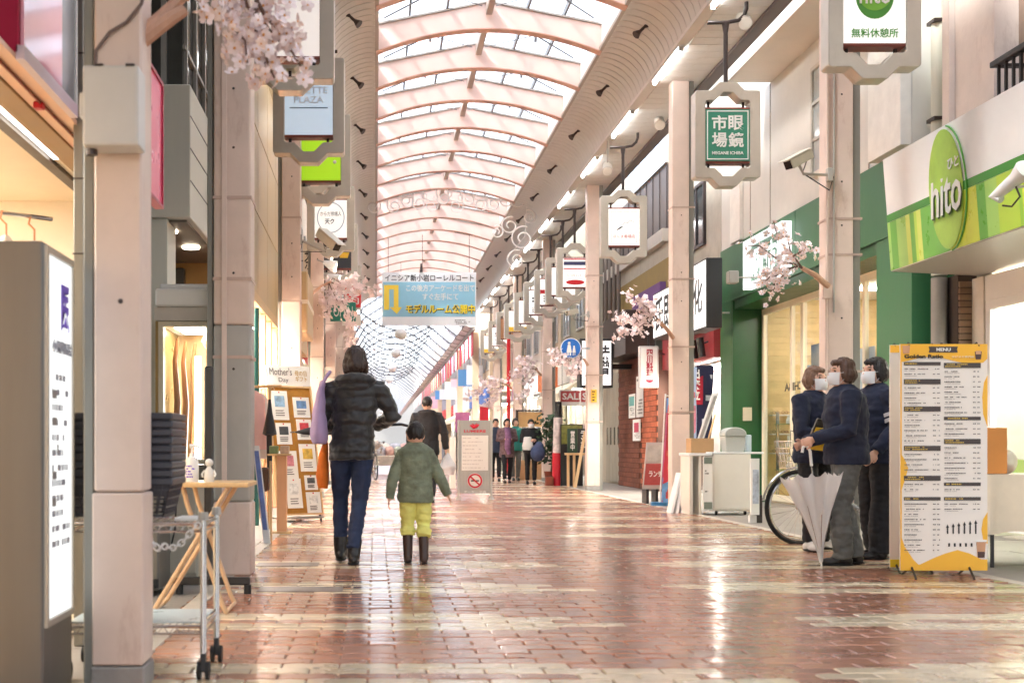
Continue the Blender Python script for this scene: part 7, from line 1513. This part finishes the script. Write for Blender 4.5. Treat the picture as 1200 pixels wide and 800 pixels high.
class Person:
    def __init__(s, label, loc, rz, h, J=None, hs=1., head_turn=0., vox=.0075, hair='short', hairmat=None, shift=(0, 0), mask=False, child=False, curl=.5, hd=None, ratio=.5):
        s.t = thing('person', label, 'person', loc, rz); s.s = h / 1.65; s.v = vox
        d = dict(hl=(-.085, 0, .86), hr=(.085, 0, .86), kl=(-.085, .03, .46), kr=(.085, .03, .46), al=(-.085, 0, .085), ar=(.085, 0, .085), sl=(-.165, 0, 1.35), sr=(.165, 0, 1.35), el=(-.23, -.02, 1.08), er=(.23, -.02, 1.08), wl=(-.24, .08, .85), wr=(.24, .08, .85), neck=(0, -.005, 1.40), head=(0, .02, 1.53), foot_l=(0, 1, 0), foot_r=(0, 1, 0))
        d.update(J or {}); s.J = {k: Vector(v) for k, v in d.items()}; s.hs = hs; J = s.J
        dx, dy = shift; s.dx, s.dy = dx, dy
        for k in J:
            if k in ('foot_l', 'foot_r'): continue
            f_ = max(0, min(1, J[k].z / 1.35)); J[k].x += dx * f_; J[k].y += dy * f_
        hc = J['head']; R_ = Matrix.Rotation(head_turn, 3, 'Z'); s.R = R_; s.hc = hc
        H_ = lambda x, y, z: hc + R_ @ (Vector((x, y, z)) * hs); s.H = H_
        mb = MB(); q = hs
        mb.ball(hc, (.072 * q, .092 * q, .112 * q), 20, 14, rot=R_); mb.ball(H_(0, .022, -.055), (.052 * q, .062 * q, .058 * q), 14, 10, rot=R_); mb.ball(H_(0, .055, -.085), (.026 * q, .028 * q, .024 * q), 10, 8)
        mb.tube([H_(0, .088, .018), H_(0, .104, -.012), H_(0, .112, -.028)], [.008 * q, .012 * q, .015 * q], 8); mb.ball(H_(0, .085, .03), (.05 * q, .012 * q, .012 * q), 10, 6, rot=R_); mb.ball(H_(0, .088, -.062), (.022 * q, .01 * q, .009 * q), 10, 6, rot=R_)
        for sx in (-1, 1): mb.ball(H_(sx * .074, -.004, -.005), (.012 * q, .022 * q, .034 * q), 8, 6, rot=R_); mb.ball(H_(sx * .04, .06, -.03), (.026 * q, .026 * q, .026 * q), 8, 6)
        mb.tube([J['neck'] - Vector((0, 0, .05)), hc - Vector((0, .012, .06 * q))], [.052, .046 * min(q, 1.1)], 12)
        tz = lambda z: (dx * z / 1.35, dy * z / 1.35)
        etube(mb, [(*tz(.80), .80, .10, .08), (*tz(.9), .90, .12, .085), (*tz(1.02), 1.02, .115, .085), (*tz(1.2), 1.20, .14, .095), (*tz(1.32), 1.32, .145, .085), (*tz(1.39), 1.39, .075, .06)])
        for a in 'lr':
            mb.tube([J['s' + a] + Vector((.03 if a == 'l' else -.03, 0, 0)), J['s' + a] * .5 + J['e' + a] * .5, J['e' + a], J['e' + a] * .5 + J['w' + a] * .5, J['w' + a]], [.05, .043, .036, .034, .025], 12)
            mb.tube([J['h' + a], J['h' + a] * .5 + J['k' + a] * .5, J['k' + a], J['k' + a] * .6 + J['a' + a] * .4, J['a' + a]], [.055, .05, .036, .034, .03], 12); mb.ball(J['a' + a] + J['foot_' + a] * .05 - Vector((0, 0, .045)), .035, 8, 6)
            dd = (J['w' + a] - J['e' + a]).normalized(); ds, pn, th = (hd or {}).get(a, (dd, Vector((1 if a == 'l' else -1, 0, 0)), 1)); hand(mb, J['w' + a], ds, pn, th, curl, .95 if not child else .8)
        s.body = fuse(mb, 'body', vox * .85, 3, skin, s.t, ratio=ratio, sc=s.s)
        s.hair(hair, hairmat or hairm)
        for sx in (-1, 1):
            e = H_(sx * .032, .078, .012); eb_ = MB().ball(e * s.s, tuple(c * s.s * q for c in (.0135, .008, .007)), 10, 6).build('eye', M('eye_dark', S(36, 28, 26), .2), s.t, local=True, smooth=True)
            MB().tube([H_(sx * .016, .09, .032) * s.s, H_(sx * .034, .089, .037) * s.s, H_(sx * .05, .078, .032) * s.s], .004 * s.s * q, 6).build('eyebrow', hairm, s.t, local=True)
        if mask: s.mask()
    def hair(s, kind, mat):
        mb = MB(); H_, q, R_ = s.H, s.hs, s.R
        up = .004 if kind == 'short' else 0
        mb.ball(H_(0, -.014, .024 + up), (.082 * q, .094 * q, (.104 - up) * q), 20, 14, rot=R_); mb.ball(H_(0, .045, .078), (.062 * q, .05 * q, .03 * q), 12, 8, rot=R_)
        for sx in (-1, 1): mb.ball(H_(sx * .066, .0, .02 + up * 2.5), (.016 * q, .045 * q, (.055 - up * 2) * q), 10, 8, rot=R_)
        if kind == 'bob':
            mb.ball(H_(0, -.026, -.012), (.096 * q, .088 * q, .084 * q), 16, 10, rot=R_)
            for sx in (-1, 1): mb.ball(H_(sx * .07, -.005, -.018), (.022 * q, .05 * q, .066 * q), 10, 8, rot=R_)
        if kind == 'tail': mb.ball(H_(0, -.1, -.02), (.03 * q, .03 * q, .05 * q), 10, 8)
        s.hairo = fuse(mb, 'hair', s.v * .8, 2, mat, s.t, lambda c: .009 * mnoise.noise(Vector((c.x * 60, c.y * 60, c.z * 10))) + .003 * mnoise.noise(c * 90), sc=s.s)
    def mask(s):
        mb = MB(); q, R_, s_ = s.hs, s.R, s.s; vs, fs = [], []; nu, nv = 15, 9
        for j in range(nv):
            for i in range(nu):
                a = R(-68 + 136 * i / (nu - 1)); v = -.098 + .10 * j / (nv - 1); bul = .018 * math.cos(a) * math.sin(math.pi * j / (nv - 1))
                vs.append(s.H(.079 * math.sin(a) * (1 - .12 * (1 - j / (nv - 1))), .026 + (.082 + bul) * math.cos(a) , v) * s_)
        for j in range(nv - 1):
            for i in range(nu - 1): fs.append((j * nu + i, j * nu + i + 1, (j + 1) * nu + i + 1, (j + 1) * nu + i))
        mo = mb.add(vs, fs).build('face_mask', M('mask_white', S(238, 238, 240), .8, var=.04), s.t, local=True, smooth='all')
        for sx in (-1, 1):
            for z in (-.085, -.005): MB().tube([s.H(sx * .073, .055, z) * s_, s.H(sx * .08, .01, (z - .01) * .5 + .01) * s_, s.H(sx * .076, -.015, .0) * s_], .0018, 4).build('loop', M('mask_white'), mo, local=True)
    def jacket(s, mat, hem=.80, w=1., fat=1., sleeve=1., hood=False, puffer=False, collar=True, cuff=.02, amp=.009):
        J = s.J; mb = MB(); tz = lambda z: (s.dx * z / 1.35, s.dy * z / 1.35)
        rings = [(*tz(hem), hem, .165 * w, .125 * fat), (*tz(hem), hem + .05, .175 * w, .13 * fat), (*tz(1.02), 1.0, .155 * w, .12 * fat), (*tz(1.2), 1.2, .175 * w, .128 * fat), (*tz(1.33), 1.33, .175 * w, .11 * fat), (*tz(1.39), 1.395, .10 * w, .085 * fat), (*tz(1.43), 1.43, .07, .066)]; etube(mb, rings, 24)
        for a, sx in (('l', -1), ('r', 1)):
            S_, E_, W_2 = J['s' + a], J['e' + a], J['w' + a]; dv = (W_2 - E_).normalized()
            mb.tube([S_ + Vector((-sx * .06, 0, -.02)), S_ + Vector((sx * .005, 0, -.01)), S_ * .5 + E_ * .5, E_, E_ * .5 + W_2 * .5, W_2 + dv * (cuff - .02)], [.075 * sleeve, .072 * sleeve, .063 * sleeve, .056 * sleeve, .05 * sleeve, .042 * sleeve], 14)
        if hood:
            mb.tube([Vector((*tz(1.36), 1.355)) + Vector((.115 * math.cos(R(a)), -.035 - .075 * math.sin(R(a)), .02 + .025 * math.sin(R(a)))) for a in range(-20, 201, 20)], .048, 12); mb.ball(Vector((*tz(1.36), 1.37)) + Vector((0, -.10, -.01)), (.11, .045, .06), 14, 8)
        elif collar: mb.tube([Vector((*tz(1.4), 1.42)) + Vector((.062 * math.cos(R(a)), -.005 + .058 * math.sin(R(a)), 0)) for a in range(0, 360, 24)], .018, 8, closed=True)
        def disp(c):
            f_ = amp * (mnoise.noise(Vector((c.x * 9, c.y * 9, c.z * 16))) + .6 * mnoise.noise(Vector((c.x * 22 + 3, c.y * 22, c.z * 30))))
            if puffer:
                r_ = abs(c.x - s.dx * c.z / 1.35) < .19 and c.z < 1.34; u = (c.z * 1.0 / .105) % 1.0; e = min(u, 1 - u); f_ += (.010 * (1 - math.exp(-(e / .16) ** 2)) - .006) + .0025 * mnoise.noise(Vector((c.x * 40, c.y * 40, c.z * 60)))
            return f_
        s.jk = fuse(mb, 'jacket', s.v, 3, mat, s.t, disp, sc=s.s); return s.jk
    def trousers(s, mat, thick=1., top=.92, cuff=.1, amp=.007, flare=1.):
        J = s.J; mb = MB(); tz = lambda z: (s.dx * z / 1.35, s.dy * z / 1.35)
        etube(mb, [(*tz(.8), .78, .12, .10), (*tz(.85), .86, .155, .118), (*tz(.9), top, .15, .112), (*tz(.98), top + .06, .13, .1)], 22)
        for a in 'lr':
            h_, k_, an = J['h' + a], J['k' + a], J['a' + a]; e = an + Vector((0, 0, cuff - .085)); mb.tube([h_ + Vector((0, 0, .03)), h_ * .5 + k_ * .5, k_, k_ * .5 + e * .5, e], [.094 * thick, .080 * thick, .062 * thick, .060 * thick * flare, .052 * thick * flare], 16)
        s.tr = fuse(mb, 'trousers', s.v, 2, mat, s.t, lambda c: amp * (mnoise.noise(Vector((c.x * 14, c.y * 14, c.z * 22))) + .7 * mnoise.noise(Vector((c.x * 8 + 5, c.y * 30, c.z * 34)))), sc=s.s); return s.tr
    def shoes(s, mat, shaft=.0, thick=1., nm='shoe'):
        for a in 'lr':
            an, f_ = s.J['a' + a], s.J['foot_' + a].normalized(); z0 = an.z - .085; mb = MB(); fl = Vector((f_.x, f_.y, 0)).normalized() if abs(f_.z) < .99 else Vector((0, 1, 0)); pit = f_.z; m = Matrix((fl.cross(Vector((0, 0, 1))), f_, fl.cross(Vector((0, 0, 1))).cross(f_))).transposed()
            c = Vector((an.x, an.y, z0 + .04)); mb.ball(c - f_ * .02, (.038 * thick, .055, .042), 12, 8, rot=m); mb.ball(c + f_ * .09 - Vector((0, 0, .008)), (.043 * thick, .085, .034), 12, 8, rot=m); mb.ball(c + f_ * .04 + Vector((0, 0, .012)), (.036 * thick, .06, .04), 12, 8, rot=m)
            so = MB(); so.ball(c + f_ * .045 - Vector((0, 0, .03)), (.044 * thick, .135, .014), 14, 6, rot=m)
            if shaft: mb.tube([c, an + (s.J['k' + a] - an) * (shaft / .37)], [.046 * thick, .056 * thick], 12)
            so2 = fuse(mb, nm, s.v * .9, 2, mat, s.t, lambda q: .002 * mnoise.noise(q * 40), sc=s.s); so.v = [tuple(Vector(p) * s.s) for p in so.v]; so.build('sole', rubber, so2, local=True, smooth=True)
    def P(s, v): return Vector(v) * s.s
V = Vector
blackpuff = M('puffer_black', S(33, 32, 35), .45, var=.15, scale=10, sheen=.3); jeans = M('denim', S(38, 52, 84), .75, var=.25, scale=14, bump=.3); blk = M('black_cloth', S(34, 34, 38), .8, var=.2, scale=10, bump=.2); navy = M('navy_cloth', S(28, 36, 60), .8, var=.2, scale=9, bump=.2)
greyc = M('grey_cloth', S(98, 100, 98), .75, var=.25, scale=8, bump=.25); bootb = M('boot_black', S(34, 30, 30), .4, var=.2); bootbr = M('boot_brown', S(66, 46, 40), .4, var=.2); yelc = M('yellow_trouser', S(238, 238, 138), .75, var=.15, scale=8)
camo = M('quilt_green', S(128, 138, 116), .8, var=.6, scale=9, bump=.3)
# woman in the black puffer
w = Person('woman with short dark hair walking away in a black puffer jacket and jeans, lilac bag', (-.22, 8.95, 0), R(-2), 1.62, dict(al=(-.055, .13, .095), ar=(.055, -.10, .085), kl=(-.075, .13, .47), kr=(.075, .02, .47), el=(-.26, .03, 1.08), wl=(-.14, .24, 1.03), er=(.30, .02, 1.12), wr=(.17, .24, 1.05), sl=(-.17, 0, 1.34), sr=(.17, 0, 1.34)), shift=(.07, .03), hs=1.07, hair='bob', hairmat=M('hair_dark_brown', S(60, 44, 38), .38, var=.45, scale=40, streak=True), curl=1.1,
           hd=dict(l=(V((1, .1, 0)), V((0, -1, 0)), 1), r=(V((-1, .1, 0)), V((0, -1, 0)), 1)))
w.jacket(blackpuff, hem=.79, w=1.02, fat=1.12, sleeve=1.1, hood=True, puffer=True); w.trousers(jeans, .98, cuff=.12); w.shoes(bootb, .10, 1.05, 'boot')
def soft(name, label, cat, mb, mat, loc, parts=None, vox=.012, disp=None):
    t = thing(name, label, cat, loc); fuse(mb, 'cloth', vox, 3, mat, t, disp or (lambda c: .008 * mnoise.noise(c * 9) + .004 * mnoise.noise(c * 24))); return t
bx_, by_ = -.22 - .20, 8.92
mb = MB(); etube(mb, [(0, 0, 0, .055, .15), (0, 0, .06, .07, .17), (0, .0, .22, .05, .15), (.01, 0, .38, .03, .11), (.03, 0, .47, .02, .06)], 18)
bag = soft('shoulder_bag', 'lilac cloth tote bag on the left shoulder of the woman in black', 'bag', mb, M('lilac_cloth', S(176, 152, 190), .8, var=.12, scale=8, bump=.2), (bx_, by_, .895))
MB().tube([(bx_ + .01, by_ + .06, 1.33), (bx_ + .06, by_ + .04, 1.41), (bx_ + .08, by_, 1.43), (bx_ + .06, by_ - .06, 1.40), (bx_ + .01, by_ - .08, 1.30)], .012, 7).build('strap', M('lilac_cloth'), bag, smooth=True)
mb = MB(); etube(mb, [(0, 0, 0, .04, .08), (0, 0, .08, .05, .10), (.01, 0, .25, .035, .08), (.02, 0, .36, .015, .03)], 16)
soft('cloth_bag', 'bright orange cloth bag hanging below the lilac tote', 'bag', mb, M('orange_cloth', S(226, 116, 30), .8, var=.2, scale=8, bump=.2), (bx_ + .02, by_ + .12, .56))
um = thing('folded_umbrella', 'black folded umbrella held level across the front of the woman in black', 'umbrella', (-.2, 9.22, 1.0))
MB().tube([(-.62, 9.24, .985), (-.52, 9.23, .99), (-.35, 9.22, 1.0), (.0, 9.21, 1.03), (.1, 9.21, 1.04)], [.006, .03, .038, .028, .016], 10).build('cloth', M('umbrella_black', S(40, 40, 46), .6, var=.15), um, smooth=True); MB().tube([(.1, 9.21, 1.04), (.2, 9.21, 1.045), (.26, 9.21, 1.03)], .011, 8).build('handle', black, um, smooth=True); MB().cyl((-.66, 9.24, .983), (-.62, 9.24, .985), .005, n=6).build('tip', chrome, um)
# child
c = Person('small child walking away in a green quilted jacket, yellow trousers and brown boots', (.30, 8.95, 0), R(2), 1.05, dict(al=(-.085, .05, .09), ar=(.095, -.05, .085), kl=(-.09, .07, .44), kr=(.095, .03, .44), hl=(-.085, 0, .76), hr=(.085, 0, .76), el=(-.27, -.05, 1.0), wl=(-.31, -.06, .76), er=(.29, -.04, 1.0), wr=(.38, -.03, .80), sl=(-.165, 0, 1.25), sr=(.165, 0, 1.25), neck=(0, -.005, 1.32), head=(0, .015, 1.505)), hs=1.3, child=True, curl=.4, vox=.009, head_turn=R(6))
c.jacket(camo, hem=.72, w=1.25, fat=1.35, sleeve=1.22, amp=.009); c.trousers(yelc, 1.2, top=.82, cuff=.32, amp=.012, flare=1.3); c.shoes(bootbr, .26, 1.15, 'boot')
# man in the black hooded jacket ahead
m_ = Person('man walking away in a black hooded jacket ahead of the child', (.80, 18.5, 0), R(-3), 1.64, dict(al=(-.08, .15, .10), ar=(.08, -.12, .09), kl=(-.085, .14, .47), kr=(.085, .02, .47), el=(-.27, -.03, 1.08), wl=(-.27, .06, .86), er=(.27, -.03, 1.08), wr=(.29, .06, .84)), vox=.011)
m_.jacket(blk, hem=.74, w=1.14, fat=1.25, sleeve=1.2, hood=True); m_.trousers(blk, 1.); m_.shoes(bootb)
mb = MB(); etube(mb, [(0, 0, 0, .10, .07), (0, 0, .12, .14, .09), (0, 0, .24, .08, .05), (0, 0, .34, .02, .02)], 16)
soft('plastic_bag', 'grey white carrier bag in the hand of the man in the black hooded jacket', 'bag', mb, M('carrier_grey', S(196, 200, 206), .5, var=.15, scale=8), (1.12, 18.56, .43), vox=.014)
# three staff in masks
a = Person('masked person in navy top and grey trousers holding a white umbrella', (3.50, 8.85, 0), R(82), 1.53, dict(al=(-.10, .06, .085), ar=(.08, -.07, .085), kl=(-.10, .07, .46), kr=(.085, .01, .46), el=(-.22, .03, 1.07), wl=(-.13, .27, 1.0), er=(.22, .04, 1.06), wr=(.13, .29, .97)), mask=True, hair='bob', hairmat=hairb, shift=(0, .02), curl=1.5, head_turn=R(12), hd=dict(l=(V((.35, 1, -.35)), V((1, 0, -.2)), 1), r=(V((-.35, 1, -.35)), V((-1, 0, -.2)), 1)))
a.jacket(navy, hem=.80, w=1.2, fat=1.36, sleeve=1.2); a.trousers(greyc, 1.15, cuff=.06, amp=.011, flare=1.25); a.shoes(bootb, .02, 1.15)
b2 = Person('masked person in navy facing the street with white shoes and a yellow folder', (3.70, 10.1, 0), R(-146), 1.55, dict(al=(-.15, .0, .085), ar=(.13, .05, .085), kl=(-.12, .05, .46), kr=(.11, .05, .46), hl=(-.085, 0, .86), el=(-.23, .06, 1.07), wl=(-.08, .26, 1.02), er=(.23, .06, 1.06), wr=(.08, .27, .98), foot_l=(-.5, .85, 0), foot_r=(.4, .9, 0)), mask=True, hair='bob', hairmat=M('hair_light_brown', S(124, 92, 72), .45, var=.35, scale=40, streak=True), head_turn=R(-4), curl=1.2, hd=dict(l=(V((1, .5, 0)), V((0, -.5, 1)), 1), r=(V((-1, .5, 0)), V((0, -.5, 1)), 1)))
b2.jacket(navy, hem=.78, w=1.18, fat=1.25, sleeve=1.2); b2.trousers(blk, 1.05, cuff=.08); b2.shoes(M('shoe_white', S(232, 230, 226), .5), 0, 1.05)
c2 = Person('masked person in navy with pale sleeve stripes half behind the menu banner', (3.93, 9.35, 0), R(100), 1.57, dict(al=(-.10, .05, .085), ar=(.09, -.05, .085), el=(-.23, -.02, 1.07), wl=(-.2, .14, .88), er=(.23, -.01, 1.07), wr=(.18, .18, .9)), mask=True, hair='bob', head_turn=R(6))
c2.jacket(navy, hem=.78, w=1.2, fat=1.3, sleeve=1.25); c2.trousers(blk, 1.2, flare=1.3, cuff=.05); c2.shoes(bootb)
pale_s = M('stripe_pale', S(206, 210, 220), .7)
for pp_ in (c2,):
    E_, S_ = pp_.J['el'], pp_.J['sl']
    for k in (.62, .78) if pp_ is c2 else (.66,):
        q = S_.lerp(E_, k); d_ = (E_ - S_).normalized(); MB().tube([(q - d_ * .014) * pp_.s, (q + d_ * .014) * pp_.s], [.083 * pp_.s, .082 * pp_.s], 18).build('sleeve_stripe', pale_s if pp_ is c2 else M('stripe_grey', S(120, 126, 140), .7), pp_.jk, local=True, smooth=True)
fo_ = thing('folder', 'yellow folder with black cover held between the masked staff', 'folder', (3.66, 9.86, 1.0)); MB().cbox((3.70, 9.84, .93), (.26, .02, .20), (.5, .1, .3)).build('cover', M('folder_yellow', S(236, 196, 50), .4), fo_, bevel=.003); MB().cbox((3.72, 9.82, 1.0), (.30, .02, .2), (.5, .1, .3)).build('cover', black, fo_, bevel=.003)
# white umbrella, loosely furled, point on the floor
hx, hy = PX(949, 8.8), 8.80; tx_, ty_ = PX(961, 8.75), 8.72
ub = thing('umbrella', 'translucent white umbrella held point down and half furled', 'umbrella', (tx_, ty_, 0))
T0, T1 = V((tx_, ty_, .0)), V((hx, hy, .86)); ax = (T1 - T0).normalized(); e1 = ax.orthogonal().normalized(); e2 = ax.cross(e1)
vs, fs = [], []; prof_u = [(.03, .012), (.10, .022), (.22, .045), (.36, .085), (.50, .135), (.60, .175), (.655, .20)]; n = 48
for d_, r_ in prof_u:
    for j in range(n):
        th = 2 * math.pi * j / n; q = 1 + .22 * math.cos(8 * th) * min(1, d_ * 2) + .06 * math.sin(3 * th + d_ * 4); ex = .02 * math.cos(16 * th) if d_ > .64 else 0
        vs.append(T0 + ax * (d_ + ex) + (e1 * math.cos(th) + e2 * math.sin(th)) * r_ * q)
for i in range(len(prof_u) - 1):
    for j in range(n): fs.append((i * n + j, i * n + (j + 1) % n, (i + 1) * n + (j + 1) % n, (i + 1) * n + j))
MB().add(vs, fs).build('canopy', milky_mat('umbrella_white', (.98, .98, .98), .28), ub, smooth='all')
MB().cyl(T0 + ax * .01, T1 - ax * .12, .006, n=8).build('shaft', chrome, ub); MB().cyl(T0, T0 + ax * .05, .006, .008, n=8).build('ferrule', whitep, ub)
MB().tube([T1 - ax * .13, T1 - ax * .02, T1 + ax * .02 + V((-.02, 0, 0)), T1 + V((-.05, 0, .01)), T1 - ax * .03 + V((-.06, 0, 0))], .011, 9).build('handle', whitep, ub, smooth=True)
for k in range(8): th = 2 * math.pi * k / 8; MB().cyl(T0 + ax * .05, T0 + ax * .66 + (e1 * math.cos(th) + e2 * math.sin(th)) * .2, .0025, n=5).build('rib', chrome, ub)
# walkers in the distance
plaid = M('plaid_coat', S(130, 104, 108), .8, var=.6, scale=16); tealc = M('teal_cloth', S(50, 140, 130), .8)
d1 = Person('distant walker in black looking down, white bag and navy bundle on the arm', (PX(622, 27.2), 27.2, 0), R(178), 1.50, dict(al=(-.08, .1, .09), ar=(.08, -.08, .09), kl=(-.08, .12, .47), el=(-.23, .04, 1.08), wl=(-.1, .22, 1.1), er=(.23, .04, 1.08), wr=(.1, .22, 1.08), head=(0, .05, 1.51)), vox=.013, mask=True)
d1.jacket(blk, hem=.78, w=1.15, fat=1.2, sleeve=1.15); d1.trousers(blk); d1.shoes(bootb)
d2 = Person('distant walker in a plaid coat with purple scarf beside the steel notice stand', (PX(594, 28), 28, 0), R(183), 1.52, dict(al=(-.08, -.1, .09), ar=(.08, .12, .09), kr=(.08, .14, .47), el=(-.23, .02, 1.1), wl=(-.08, .2, 1.12), er=(.23, .02, 1.1), wr=(.08, .2, 1.12)), vox=.013, hair='bob')
d2.jacket(plaid, hem=.66, w=1.15, fat=1.2, sleeve=1.15); d2.trousers(blk); d2.shoes(bootbr)
x = PX(594, 27.85); mb = MB(); mb.tube([(.0, 0, .62), (.03, -.02, .4), (.01, 0, .15), (.05, 0, 0)], [.06, .08, .07, .05], 10)
soft('scarf', 'long purple patterned scarf over the plaid coat of a distant walker', 'scarf', mb, M('scarf_purple', S(150, 110, 150), .8, var=.5, scale=14), (x, 27.82, .68), vox=.016)
d3 = Person('distant walker in dark blue just behind the plaid coat', (PX(581, 29.5), 29.5, 0), R(176), 1.55, dict(al=(-.08, .1, .09), ar=(.08, -.1, .09)), vox=.014)
d3.jacket(M('slate_blue_cloth', S(60, 70, 92), .8, var=.2), hem=.75, w=1.12, fat=1.15); d3.trousers(blk); d3.shoes(bootb)
d4 = Person('distant walker in teal top and grey trousers behind the plaid coat', (PX(604, 30.2), 30.2, 0), R(184), 1.58, dict(al=(-.08, -.08, .09), ar=(.08, .1, .09)), vox=.014, hair='bob')
d4.jacket(tealc, hem=.78, w=1.1, fat=1.1); d4.trousers(greyc); d4.shoes(bootb)
mb = MB(); etube(mb, [(0, 0, 0, .11, .05), (0, 0, .1, .13, .06), (0, 0, .3, .08, .04)], 14); soft('carrier_bag', 'white carrier bag held by the distant walker in black', 'bag', mb, paper, (PX(618, 27), 26.95, .78), vox=.016)
mb = MB(); mb.ball((0, 0, .2), (.17, .13, .2), 14, 9); mb.ball((.03, 0, .36), (.1, .1, .1), 10, 7); soft('coat_bundle', 'folded navy coat bundle over the arm of the distant walker in black', 'bundle', mb, M('coat_navy', S(70, 84, 120), .8, var=.3, scale=8), (PX(630, 26.9), 26.85, .52), vox=.018)
fit_all()
